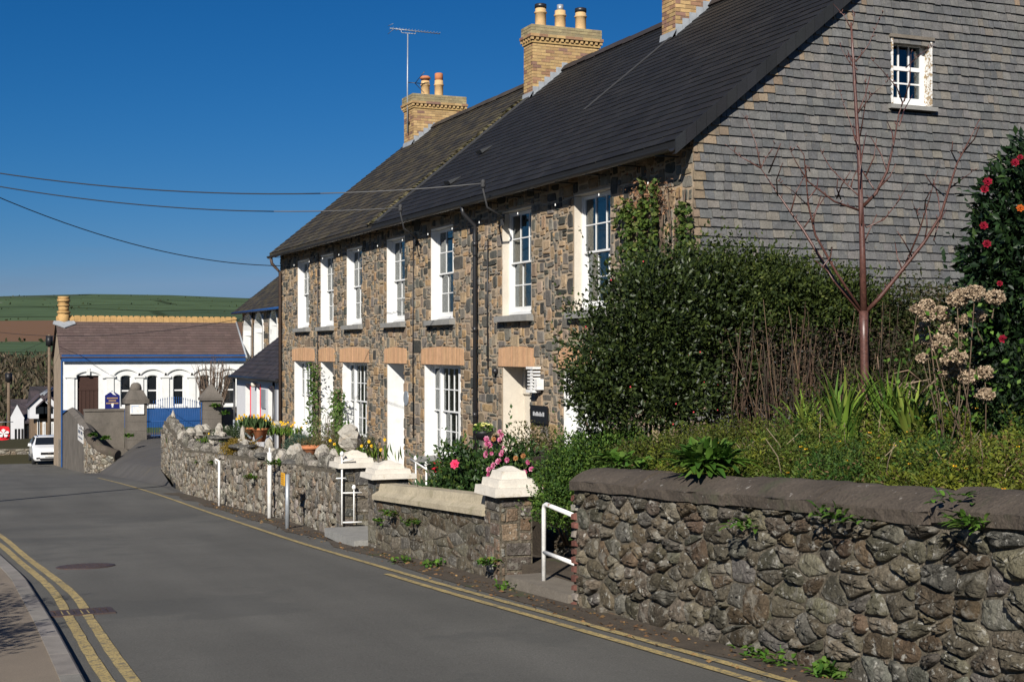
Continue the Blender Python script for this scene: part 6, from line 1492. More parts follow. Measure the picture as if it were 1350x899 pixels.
limbs = [  # each limb: pixel path, radius, depth drift
    ([(1137, 414), (1100, 370), (1060, 305), (1025, 255), (1003, 222)], .026, .5), ([(1003, 222), (975, 206), (955, 190)], .009, .2), ([(1003, 222), (997, 190), (985, 160), (978, 150)], .009, .2), ([(1003, 222), (1012, 205), (1022, 190)], .007, .2),
    ([(1137, 412), (1103, 360), (1075, 310), (1066, 272), (1063, 240), (1060, 205), (1050, 190)], .018, -.4), ([(1066, 272), (1045, 252), (1024, 238)], .007, -.4),
    ([(1134, 278), (1100, 266), (1066, 240), (1050, 215), (1040, 195)], .014, -.3), ([(1064, 240), (1062, 218), (1070, 230)], .006, -.3),
    ([(1136, 262), (1118, 245), (1095, 222), (1085, 205), (1081, 195)], .010, .5), ([(1135, 270), (1131, 225), (1131, 190), (1131, 170)], .014, .1),
    ([(1141, 412), (1160, 392), (1190, 355), (1218, 320), (1240, 285), (1253, 243), (1262, 215), (1278, 185), (1290, 160)], .028, -.5), ([(1253, 248), (1270, 235), (1286, 224)], .009, -.4), ([(1190, 358), (1212, 305), (1226, 260), (1236, 225)], .013, -.6), ([(1213, 297), (1208, 280), (1202, 264)], .007, -.6),
    ([(1138, 272), (1155, 255), (1170, 225), (1178, 190), (1185, 150), (1192, 132)], .022, -.2), ([(1192, 134), (1200, 105), (1201, 70)], .009, -.2), ([(1190, 136), (1182, 115), (1160, 90), (1150, 80)], .009, -.3), ([(1194, 90), (1213, 72), (1232, 60)], .007, -.2),
    ([(1142, 300), (1165, 290), (1185, 265), (1198, 240)], .010, .3), ([(1128, 82), (1145, 60), (1155, 35), (1165, 15)], .009, .1), ([(1123, 40), (1112, 20), (1098, 5)], .008, .1), ([(1124, 34), (1128, 15)], .006, 0), ([(1133, 205), (1122, 165), (1110, 130), (1104, 110)], .008, .2), ([(1134, 180), (1142, 130), (1140, 95)], .008, -.2), ([(1131, 150), (1150, 125), (1170, 108)], .006, -.3), ([(1128, 95), (1112, 70), (1104, 52)], .006, .1)]
for pth, r0, dd in limbs:
    b = MB(); n_ = len(pth); P3 = [at_t(x, y_, dd * (i / (n_ - 1)) * .8) for i, (x, y_) in enumerate(pth)]
    b.tube(P3, [r0 * .8 * (1 - .84 * i / (n_ - 1)) for i in range(n_)], 7); 
    for k in range(1, n_):
        for q in range(2):
            p = P3[k - 1].lerp(P3[k], rnd.random()); b.tube([p, p + Vector((rnd.uniform(-.03, .03), rnd.uniform(-.03, .03), rnd.uniform(.01, .05)))], [.006, .004], 4)
    b.build('branch', 'cherry_bark', t)
# --- dark holly in front of the end window
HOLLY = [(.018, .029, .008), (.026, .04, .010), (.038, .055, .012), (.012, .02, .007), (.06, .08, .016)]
hc = atD(850, 470, 14.6)
def E(px_, py_, d, rx, rz_, ry=None): c = atD(px_, py_, d); return (c.x, c.y, c.z, rx, ry or rx, rz_)
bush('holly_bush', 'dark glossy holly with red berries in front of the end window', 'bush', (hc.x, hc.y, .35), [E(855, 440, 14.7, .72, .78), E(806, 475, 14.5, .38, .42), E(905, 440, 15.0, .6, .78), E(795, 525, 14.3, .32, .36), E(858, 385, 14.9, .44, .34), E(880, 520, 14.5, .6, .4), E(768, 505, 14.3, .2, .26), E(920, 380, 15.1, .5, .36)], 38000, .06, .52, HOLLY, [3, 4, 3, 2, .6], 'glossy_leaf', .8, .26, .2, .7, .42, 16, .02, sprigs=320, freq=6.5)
ht_ = bpy.data.objects['holly_bush']; b = MB()
P2, D2 = crown([E(855, 440, 14.6, .72, .78), E(880, 520, 14.4, .6, .4)], 26, .08, .1, 5)
for p in P2:
    b.rock(p, (.016, .016, .016), (1, 1, 1), 1, 6, 4, 0, 0)
b.build('berry', 'red_paint', ht_)
# --- clipped hedge behind the cherry: privet green on top, bare brown stems below
HEDGE = [(.034, .05, .011), (.05, .07, .013), (.022, .036, .010), (.075, .09, .018)]
c = atD(1040, 450, 15.7)
bush('privet_hedge', 'bushy privet hedge between the holly and the cherry trunk', 'hedge', (c.x, c.y, .6), [E(985, 400, 15.4, .7, .5, .6), E(1060, 402, 15.6, .7, .45, .55), E(1120, 408, 15.8, .55, .38, .4), E(940, 400, 15.3, .5, .6), E(965, 480, 15.5, .5, .5), E(1010, 370, 15.6, .5, .27), E(1150, 470, 15.9, .4, .4)], 56000, .052, .55, HEDGE, [4, 4, 4, 1], 'leaf', .85, .3, .4, .5, .6, 10, .014, sprigs=420, freq=7.5)
c = atD(1230, 430, 16.0)
bush('low_hedge', 'lower brownish hedge along the slate gable behind the hydrangea', 'hedge', (c.x, c.y, .8), [E(1200, 430, 15.8, .6, .5), E(1260, 430, 15.6, .6, .5), E(1320, 430, 15.4, .6, .5), E(1160, 440, 15.9, .5, .45), E(1190, 500, 15.2, .6, .45), E(1060, 490, 16.15, .6, .45), E(1000, 500, 16.1, .5, .4), E(1110, 510, 16.1, .5, .35), E(1260, 500, 14.8, .6, .45), E(1320, 510, 14.4, .6, .4), E(1140, 520, 15.0, .5, .3)], 44000, .05, .5, [(.034, .045, .012), (.045, .05, .016), (.022, .032, .010), (.06, .048, .024)], None, 'leaf', .85, .12, .4, .4, .7, 20, .01, sprigs=120)
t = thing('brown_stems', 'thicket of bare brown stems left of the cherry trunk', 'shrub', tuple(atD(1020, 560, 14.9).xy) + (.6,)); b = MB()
for _ in range(230):
    px_ = rnd.uniform(940, 1185) if _ % 3 else rnd.gauss(1015, 40); d = rnd.uniform(14.3, 15.8); p = atD(px_, 585, d); p.z = .55; top = rnd.uniform(395, 530); q = atD(px_ + rnd.gauss(0, 22), top, d - rnd.uniform(-.3, .4)); b.tube([p, p.lerp(q, .5) + Vector((rnd.uniform(-.05, .05), rnd.uniform(-.05, .05), 0)), q], [.007, .0055, .0025], 4, jit(rnd.choice([(.075, .046, .03), (.045, .032, .023), (.035, .028, .02), (.12, .08, .05)]), .3))
b.build('stem', 'dry_petal', t)
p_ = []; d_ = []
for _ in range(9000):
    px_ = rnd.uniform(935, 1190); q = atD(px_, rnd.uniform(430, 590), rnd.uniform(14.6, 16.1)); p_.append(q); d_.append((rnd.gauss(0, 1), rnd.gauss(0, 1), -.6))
leaf_mesh('dry_leaves', p_, d_, npr.uniform(.03, .075, len(p_)), .35, pal(len(p_), [(.05, .034, .022), (.035, .027, .018), (.09, .058, .034), (.026, .034, .012)], [4, 4, 1.5, 3]), 'dry_petal', t)  # brown twigs and litter; dark tone also stands in for deep hedge shade
for _ in range(1):
    b = MB()
    for k in range(26):
        p = atD(rnd.uniform(1150, 1230), rnd.uniform(500, 590), rnd.uniform(13.2, 14.4)); q = p + Vector((rnd.uniform(-.4, .4), rnd.uniform(-.3, .3), rnd.uniform(-.05, .35))); b.tube([p, p.lerp(q, .5) + Vector((0, 0, .08)), q], [.012, .009, .004], 5, jit((.2, .15, .1), .3))
    b.build('fallen_branch', 'dry_petal', t, kind='stuff')
# --- red camellia at the right edge
CAM = [(.008, .019, .008), (.012, .028, .009), (.018, .04, .011), (.006, .013, .006), (.03, .055, .014)]  # dark leaf greens, lowered further to paint in shade on the bush
c = atD(1365, 560, 11.6)
ells = [E(1372, 290, 11.6, .55, .6), E(1345, 350, 11.5, .45, .55), E(1385, 400, 11.6, .7, .7), E(1345, 440, 11.4, .36, .4), E(1390, 230, 11.6, .4, .35), E(1400, 500, 11.4, .55, .4)]
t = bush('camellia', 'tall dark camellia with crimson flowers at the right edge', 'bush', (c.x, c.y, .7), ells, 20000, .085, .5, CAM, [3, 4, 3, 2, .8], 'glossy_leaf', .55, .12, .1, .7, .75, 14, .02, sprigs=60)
def bloom(parent, p, d, r_, cols, m='petal', nm='flower'):
    d = Vector(d).normalized(); a = d.orthogonal().normalized(); c_ = d.cross(a); pp, dd = [], []
    b = MB()
    for ring, (k, op, sz) in enumerate(((7, .95, 1.0), (6, .6, .8), (4, .25, .55))):
        for i in range(k):
            q = 2 * math.pi * (i + ring * .4) / k; o_ = (a * math.cos(q) + c_ * math.sin(q)); tip = p + (o_ * op + d * (1.15 - op)) .normalized() * r_ * sz; s_ = d.cross(o_).normalized() * r_ * .42 * sz; mid = p + (o_ * op * .6 + d * .35) * r_ * sz
            b.add([p, mid - s_, tip, mid + s_], [(0, 1, 2), (0, 2, 3)], jit(rnd.choice(cols), .2))
    b.build(nm, m, parent)
RED = [(.2, .004, .018), (.27, .007, .028), (.13, .003, .01)]
for px_, py_, d in ((1338, 215, 11.0), (1345, 208, 11.0), (1302, 240, 10.9), (1298, 250, 10.9), (1297, 298, 10.95), (1301, 322, 10.95), (1318, 374, 10.9), (1322, 447, 10.9)):
    p = atD(px_, py_, d); bloom(t, p, (-.5, -.7, .3), rnd.uniform(.026, .042), RED)
p = atD(1345, 275, 10.95); bloom(t, p, (-.5, -.7, .3), .035, [(.45, .1, .015)])
# --- dried hydrangea heads
c = atD(1262, 585, 10.75); c.z = gz(c.x, min(c.y, 11)) - .02
t = thing('hydrangea', 'bare hydrangea with pale dried mophead flowers', 'shrub', c)
heads = [(1285, 386, .12), (1312, 392, .12), (1262, 395, .12), (1268, 388, .08), (1222, 402, .09), (1209, 408, .07), (1221, 416, .09), (1240, 413, .12), (1217, 432, .07), (1250, 433, .10), (1269, 421, .07), (1288, 416, .10), (1221, 447, .08), (1238, 452, .14), (1263, 470, .11), (1248, 475, .07), (1262, 479, .10), (1251, 490, .12), (1277, 497, .12), (1298, 491, .11), (1216, 472, .06), (1285, 518, .06), (1300, 520, .10), (1269, 440, .05)]
st_ = MB()
for i, (px_, py_, sz) in enumerate(heads):
    d = rnd.uniform(10.5, 10.95); p = atD(px_, py_, d); sz *= .66; n_ = int(260 * sz / .1); v = npr.normal(size=(n_, 3)); v /= np.linalg.norm(v, axis=1, keepdims=True)
    sq = np.array([1, 1, .72]); r_ = sz * .92
    pos = np.array(p) + v * sq * r_ * npr.uniform(.72, 1.0, (n_, 1)); leaf_mesh('flower_head', np.repeat(pos, 3, 0), np.repeat(v, 3, 0) * .5 + npr.normal(size=(n_ * 3, 3)) * .8, npr.uniform(.016, .027, n_ * 3), .9, pal(n_ * 3, [(.36, .275, .185), (.43, .335, .235), (.28, .2, .13)]), 'dry_petal', t)
    if i % 2 == 0: base = c + Vector((rnd.uniform(-.12, .12), rnd.uniform(-.12, .12), 0))
    else: base = p + Vector((rnd.uniform(-.1, .1), rnd.uniform(-.1, .1), -rnd.uniform(.15, .35)))
    mid = base.lerp(p, .55) + Vector((rnd.uniform(-.06, .06), rnd.uniform(-.06, .06), -.04)); st_.tube([base, mid, p + Vector((0, 0, -.02))], [.007, .005, .003], 5, jit((.12, .085, .055), .3))
st_.build('stem', 'dry_petal', t)
nl = 420; pp = np.stack([npr.normal(c.x, .28, nl), npr.normal(c.y, .28, nl), npr.uniform(c.z + .1, 2.0, nl)], 1)
leaf_mesh('young_leaves', pp, npr.normal(size=(nl, 3)) + np.array([0, 0, .6]), npr.uniform(.03, .065, nl), .6, pal(nl, FRESH), 'leaf', t)
c2 = atD(1335, 545, 10.9)
bush('small_shrub', 'small fresh green shrub under the red camellia', 'shrub', (c2.x, c2.y, .75), [E(1338, 540, 10.9, .3, .26), E(1355, 500, 10.9, .3, .3)], 3500, .05, .5, CAM, None, 'leaf', .6, .2, .3, .5, .7)
# --- box bush and plants below the holly
c = atD(762, 610, 14.6)
bush('box_bush', 'rounded fresh green bush between the handrail and the holly', 'bush', (c.x, c.y, -.3), [E(765, 610, 14.6, .38, .32), E(795, 600, 14.3, .4, .26), E(740, 635, 14.4, .3, .3), E(770, 655, 14.2, .4, .36), E(735, 665, 14.0, .25, .25), E(820, 585, 14.4, .3, .18)], 20000, .04, .5, [(.035, .075, .013), (.055, .105, .016), (.025, .055, .012), (.08, .13, .02)], None, 'leaf', .6, .15, .3, .5, -.6, 8, .012, sprigs=80)
c = atD(880, 590, 13.4); b = MB()
bush('olive_shrub', 'low olive green shrub under the holly branches', 'shrub', (c.x, c.y, .5), [E(880, 590, 13.3, .4, .13), E(925, 580, 13.5, .45, .16), E(975, 575, 13.6, .45, .17), E(840, 595, 13.5, .3, .1)], 8500, .03, .5, OLIVE, None, 'leaf', .7, .2, .4, .4, .5)

# ================================================================ FRONT GARDEN OF THE TERRACE
c = atD(648, 640, 17.2)
ells = [E(640, 628, 17.2, .5, .31), E(605, 620, 17.3, .34, .36), E(675, 625, 17.0, .42, .4), E(650, 655, 17.0, .6, .3), E(600, 650, 17.2, .3, .3), E(700, 640, 16.9, .25, .35)]
t = bush('pink_camellia', 'rounded camellia with pink flowers in the small front garden', 'bush', (c.x, c.y, -.8), ells, 9500, .072, .5, [(.018, .04, .012), (.028, .06, .014), (.045, .085, .018), (.07, .10, .02)], [3, 4, 2, 1], 'glossy_leaf', .6, .14, .15, .7, -.75, 10, .015, sprigs=60)
PINK = [(.5, .12, .24), (.42, .06, .16), (.6, .28, .37)]
for px_, py_ in ((653, 571), (656, 569), (646, 577), (660, 577), (650, 590), (642, 596), (645, 600), (660, 595), (657, 594), (668, 592), (661, 604), (665, 610), (641, 612), (645, 613), (655, 604), (648, 630), (643, 634), (647, 637), (657, 633), (656, 638), (691, 626), (709, 640), (680, 633), (684, 620), (700, 604), (647, 643), (652, 645), (676, 636), (703, 621), (645, 585)):
    p = atD(px_ + rnd.uniform(-6, 6), py_ + rnd.uniform(-4, 7), 16.4); bloom(t, p, (-.6 + rnd.uniform(-.5, .5), -.6 + rnd.uniform(-.5, .5), rnd.uniform(-.1, .6)), rnd.uniform(.026, .05), PINK)
for px_, py_ in ((651, 579), (680, 604), (690, 601), (711, 656), (660, 582)): bloom(t, atD(px_, py_, 16.45), (-.6, -.6, .3), .036, [(.42, .2, .07), (.3, .13, .05)])
bloom(t, atD(600, 612, 16.7), (-.6, -.6, .3), .065, [(.75, .06, .16)])
c = atD(715, 600, 18.5)
bush('twiggy_shrub', 'twiggy brown shrub beside the near front door', 'shrub', (c.x, c.y, -.7), [E(700, 590, 18.3, .4, .35), E(725, 605, 18.0, .35, .3)], 2600, .045, .45, [(.07, .075, .02), (.10, .08, .035), (.04, .05, .014)], None, 'leaf', .8, .2, .3, .4, -.7, 60, .008, 'twig')
bp = atX(552, 662, 7.4)
t = thing('blue_planter', 'blue planter with red tulips below the bay window', 'planter', (7.2, bp.y, -1.0)); pc = atD(570, 655, 19.5)
b = MB(); b.lathe((pc.x, pc.y, pc.z - .3), [(.17, 0), (.2, .1), (.24, .28), (.25, .3), (.22, .3), (.2, .25)], 16); b.build('pot', 'blue_pot', t)
pp = np.stack([npr.normal(pc.x, .1, 160), npr.normal(pc.y, .1, 160), npr.uniform(pc.z - .02, pc.z + .1, 160)], 1); leaf_mesh('leaves', pp, npr.normal(size=(160, 3)) * .25 + np.array([0, 0, 1]), npr.uniform(.12, .3, 160), .14, pal(160, [(.05, .1, .04), (.08, .13, .06)]), 'leaf', t)
for px_, py_ in ((576, 619), (575, 612), (577, 622)): bloom(t, atD(px_, py_, 19.3), (-.2, -.2, 1), .08, [(.7, .02, .06)])
b = MB(); b.tube([(pc.x, pc.y, pc.z - .1), (pc.x + .03, pc.y, pc.z + .4)], .008, 5); b.build('stalk', 'leaf', t)
# wall basket with primroses
hb = atX(637, 566, XF - .38)
t = thing('hanging_basket', 'black hanging basket with pale yellow primroses on the downpipe wall', 'basket', hb)
b = MB(); b.lathe((hb.x, hb.y, hb.z - .08), [(.03, -.12), (.12, -.09), (.18, 0), (.19, .06), (.17, .06)], 16); b.build('bowl', 'black_paint', t)
b = MB(); b.tube([(XF - .02, hb.y, hb.z - .35), (XF - .06, hb.y, hb.z - .3), (hb.x, hb.y, hb.z - .2)], .012, 6); b.tube([(XF - .05, hb.y, hb.z - 1.3), (XF - .05, hb.y, hb.z - .3)], .03, 8); b.build('bracket', 'black_metal', t)
pp, dd = crown([(hb.x, hb.y, hb.z + .0, .18, .18, .1)], 500, .5, .1); leaf_mesh('leaves', pp, dd + npr.normal(size=dd.shape) * .5, .05, .55, pal(len(pp), FRESH), 'leaf', t)
for i in range(20):
    a = rnd.uniform(0, 6.28); r_ = rnd.uniform(0, .15); bloom(t, Vector((hb.x + r_ * math.cos(a), hb.y + r_ * math.sin(a), hb.z + .10 - r_ * .2)), (-.3, -.4, 1), .038, [(.7, .68, .2), (.75, .72, .35)])
# ivy on the near end of the facade
t = thing('ivy', 'ivy climbing the stone wall beside the end window', 'ivy', (XF - .05, 18, 2.0)); pp, dd = [], []; stm = MB(); dead = MB()
for px0_, px1_, y0_, y1_, nn in ((818, 868, 262, 350, 1500), (892, 914, 268, 345, 480), (845, 870, 236, 300, 260), (812, 830, 270, 300, 120)):
    for _ in range(nn):
        px_ = rnd.uniform(px0_, px1_); py_ = rnd.uniform(y0_, y1_)
        if math.sin(px_ * .35) + math.sin(py_ * .27 + px_ * .1) + rnd.gauss(0, .5) < -.5: continue
        q = atX(px_, py_, XF - .05 - rnd.random() * .09); pp.append(q); dd.append((-.7, rnd.gauss(0, .6), -.3 + rnd.gauss(0, .5)))
leaf_mesh('leaves', pp, dd, npr.uniform(.045, .095, len(pp)), .85, pal(len(pp), [(.045, .08, .014), (.07, .11, .018), (.03, .055, .012), (.10, .12, .03)]), 'leaf', t)
for _ in range(26):
    px_ = rnd.uniform(825, 905); q0 = atX(px_, 350, XF - .045); q1 = atX(px_ + rnd.uniform(-14, 14), rnd.uniform(232, 290), XF - .045); m_ = q0.lerp(q1, .5) + Vector((-.01, rnd.uniform(-.12, .12), 0)); stm.tube([q0, m_, q1], [.014, .01, .004], 5)
stm.build('stem', 'twig', t)
pp = [atX(rnd.gauss(855, 16), rnd.gauss(260, 18), XF - .06 - rnd.random() * .06) for _ in range(420)]; leaf_mesh('dry_leaves', pp, npr.normal(size=(420, 3)) + np.array([-.6, 0, -.6]), npr.uniform(.03, .07, 420), .6, pal(420, [(.17, .09, .05), (.24, .13, .07)]), 'dry_petal', t)
# climbers on the far house
for i, (px_, w_, y0_, y1_, nn, lab) in enumerate(((412, 7, 478, 590, 420, 'thin climbing plant between the first window and door of the far house'), (445, 8, 515, 590, 520, 'leafy climber beside the second door of the far house'))):
    t = thing('climber', lab, 'climber', tuple(atX(px_, 590, XF - .1)), 'climbers on the far house'); pp = []
    for _ in range(nn): pp.append(atX(rnd.gauss(px_ + 4 * math.sin(_ * .01), w_ * .5), rnd.uniform(y0_, y1_), XF - .05 - rnd.random() * .2))
    leaf_mesh('leaves', pp, npr.normal(size=(nn, 3)) + np.array([-.6, 0, 0]), npr.uniform(.07, .14, nn), .5, pal(nn, [(.06, .11, .02), (.09, .15, .03), (.04, .08, .015)]), 'leaf', t)
    b = MB(); b.tube([atX(px_, 600, XF - .06), atX(px_ + 2, 540, XF - .06), atX(px_, y0_, XF - .05)], .02, 5); b.build('stem', 'twig', t)
c = atX(433, 580, XF - .9)
bush('white_twig_shrub', 'pale twiggy shrub against the second white door reveal', 'shrub', (c.x, c.y, -1.3), [E(432, 570, pix(c)[2], .45, .6)], 500, .06, .4, [(.2, .22, .12), (.12, .14, .05)], None, 'leaf', .9, .2, .5, .3, -1.3, 40, .008, 'twig')
bc = [(430, 592, 27.0, .8, .28, 'brownish heather mound behind the rubble wall by the far doors', [(.09, .08, .03), (.06, .07, .02), (.13, .09, .045)]), (470, 588, 26.0, .55, .22, 'dark tufted plant behind the quartz rock pillar', [(.05, .06, .02), (.08, .07, .03)]), (397, 588, 30, .45, .25, 'blue-green tuft beside the terracotta pot', [(.05, .09, .06), (.08, .12, .08)]), (318, 590, 29.0, .5, .18, 'rusty orange heather trailing over the rubble wall', [(.2, .13, .02), (.14, .10, .015), (.24, .16, .03)]), (305, 573, 33, .6, .2, 'green shrub among the white stones of the wall top', [(.05, .075, .03), (.03, .05, .02)])]
for px_, py_, d, r_, h_, lab, cols in bc:
    c = atD(px_, py_, d); bush('garden_mound', lab, 'shrub', (c.x, c.y, c.z - h_), [(c.x, c.y, c.z, r_ * .7, r_, h_), (c.x - .1, c.y + r_ * .7, c.z - .05, r_ * .5, r_ * .6, h_ * .8)], 4200, .045, .35, cols, None, 'leaf', .7, .2, .5, .6)
for px_, py_, d, lab in ((410, 600, 26.5, 'terracotta pot at the heather mound behind the wall'), (326, 572, 36.5, 'wide terracotta pot of daffodils by the grey handrail'), (343, 573, 36.5, 'second daffodil pot nearer the white cottage')):
    c = atD(px_, py_, d); t = thing('flower_pot', lab, 'flower pot', c, 'terracotta pots'); b = MB(); b.lathe((c.x, c.y, c.z - .18), [(.13, 0), (.2, .3), (.23, .31), (.23, .36), (.2, .36), (.18, .3)], 14); b.build('pot', 'terracotta', t)
    if 'daffodil' in lab:
        nn = 140; pp = np.stack([npr.normal(c.x, .13, nn), npr.normal(c.y, .13, nn), np.full(nn, c.z + .12)], 1); leaf_mesh('leaves', pp, npr.normal(size=(nn, 3)) * .22 + np.array([0, 0, 1]), npr.uniform(.2, .42, nn), .09, pal(nn, [(.07, .12, .04), (.10, .16, .06)]), 'leaf', t)
        for _ in range(13): bloom(t, c + Vector((rnd.gauss(0, .2), rnd.gauss(0, .22), rnd.uniform(.36, .52))), (-.6, -.7, .1), .036, [(.8, .5, .02), (.85, .6, .05)])
for i, (px_, py_, nn) in enumerate(((478, 585, 9), (372, 560, 18), (265, 572, 6))):
    c = atD(px_, py_, (25.5, 38, 40)[i]); t = thing('daffodils', ('a few small daffodils beside the white-capped pillar rock', 'daffodils growing along the foot of the white cottage', 'scattered daffodils near the churchyard gates')[i], 'flowers', (c.x, c.y, c.z - .3), 'daffodils'); m_ = nn * 8
    pp = np.stack([npr.normal(c.x, .3, m_), npr.normal(c.y, .5, m_), np.full(m_, c.z - .3)], 1); leaf_mesh('leaves', pp, npr.normal(size=(m_, 3)) * .25 + np.array([0, 0, 1]), npr.uniform(.2, .35, m_), .09, pal(m_, LIL), 'leaf', t)
    for _ in range(nn): bloom(t, c + Vector((rnd.gauss(0, .3), rnd.gauss(0, .5), rnd.uniform(-.06, .1))), (-.6, -.7, .1), .034, [(.8, .5, .02), (.85, .6, .05)])
# grey handrail by the daffodil pots, black rail at the cottage door
A = atD(309, 556, 37); t = thing('garden_handrail', 'thin grey handrail by the daffodil pots', 'handrail', A)
for p, q, nm_ in ((atD(308.5, 590, 37), atD(308.5, 553, 37), 'post'), (atD(308.5, 558, 37), atD(330, 577, 34.5), 'rail'), (atD(322, 592, 34), atD(345, 575, 36), 'rail')):
    b = MB(); b.tube([p, q], .028, 7); b.build(nm_, 'grey_metal', t)
t = thing('door_rail', 'black curved rail at the cottage door', 'handrail', atD(340, 575, 43)); b = MB(); b.tube([atD(338.5, 580, 43), atD(338.5, 568, 43), atD(341, 563, 42.6), atD(343.5, 561, 42.3)], .025, 6); b.build('rail', 'black_metal', t)
# pale stones piled before the cottage
for i, (px_, py_, s_) in enumerate(((243, 577, .5), (262, 569, .55), (270, 566, .5), (252, 570, .42), (300, 570, .4), (355, 565, .5), (365, 563, .45), (283, 578, .4), (372, 606, .42), (388, 600, .45), (425, 598, .35), (440, 604, .3))):
    d = (38, 39, 40, 38, 38, 39, 39.5, 36, 25.3, 24.8, 23.6, 22.8)[i]; c = atD(px_, py_, d); b = MB(); b.rock(c, (s_ * .7, s_ * .65, s_ * .75 * rnd.uniform(.8, 1.4)), (1, 1, 1), 90 + i, 8, 6, i, .22)
    tag(b.build('white_stone', 'quartz'), ['white stone at the end of the far wall by the pier', 'upright pale stone before the churchyard gate', 'second upright pale stone right of it', 'small split stone near the pier', 'white stone left of the grey handrail', 'pale boulder under the cottage window', 'pale boulder by the cottage downpipe', 'low white stone on the wall behind the slim post', 'white stone right of the tall iron post', 'rounded white stone above the yellow plate post', 'small stone left of the white-capped pillar', 'smallest stone touching the white-capped pillar'][i], 'stone')
# tufts of green on wall faces
for i, (px_, py_, X_, lab) in enumerate(((265, 610, 6.0, 'green tuft hanging on the far end of the rubble wall'), (285, 612, 5.9, 'second green tuft on the far stretch of rubble wall'), (334, 632, 5.7, 'long green tuft low on the rubble wall beside the tall post'), (363, 613, 5.62, 'yellow-green plant growing from the wall by the tall post'), (506, 690, 5.45, 'moss tuft on the low wall under its coping left end'), (520, 680, 5.4, 'second moss tuft on the low wall'), (545, 692, 5.36, 'green tuft midway along the low wall'), (648, 745, 5.32, 'green weed on the edge of the lichen pillar'))):
    c = atX(px_, py_, X_); rosette('wall_tuft', lab, c, 60, .12 if i < 4 else .07, .04, FRESH + [(.12, .12, .02)], (-.6, -.2), group='green tufts on the walls')
for i, (px_, py_, lab) in enumerate(((140, 579, 'green weeds behind the curved wall top'), (122, 575, 'weeds on the left end of the curved wall'), (170, 576, 'weed tuft at the foot of the domed church pillar'), (152, 600, 'yellow-green weed at the end of the curved wall'), (284, 536, 'green fern on the pyramid-capped pillar'), (297, 546, 'second fern on the wall right of that pillar'))):
    c = atY(px_, py_, 65.9 if i > 3 else 63.0); rosette('weed_clump', lab, c, 90, .26, .09, FRESH, (0, -.3), group='weeds by the churchyard')
# bare shrub in front of the hall
c = atY(281, 535, 72); t = thing('bare_shrub', 'bare brown multi-stemmed shrub in front of the hall windows', 'shrub', (c.x, 72, -2.7)); b = MB()
for _ in range(60):
    a = rnd.uniform(-.9, .9); top = atY(281 + a * 30, 468 + abs(a) * 14 + rnd.uniform(0, 16), 72 + rnd.uniform(-.8, .8)); p = Vector((c.x + rnd.uniform(-.15, .15), 72 + rnd.uniform(-.15, .15), -2.75)); m_ = p.lerp(top, .5) + Vector((rnd.uniform(-.1, .1), 0, .1)); b.tube([p, m_, top], [.035, .024, .008], 5)
    for k in range(5):
        s_ = m_.lerp(top, rnd.random()); b.tube([s_, s_ + Vector((rnd.uniform(-.3, .3), rnd.uniform(-.3, .3), rnd.uniform(.1, .45)))], [.01, .004], 4)
b.build('stem', 'twig', t)

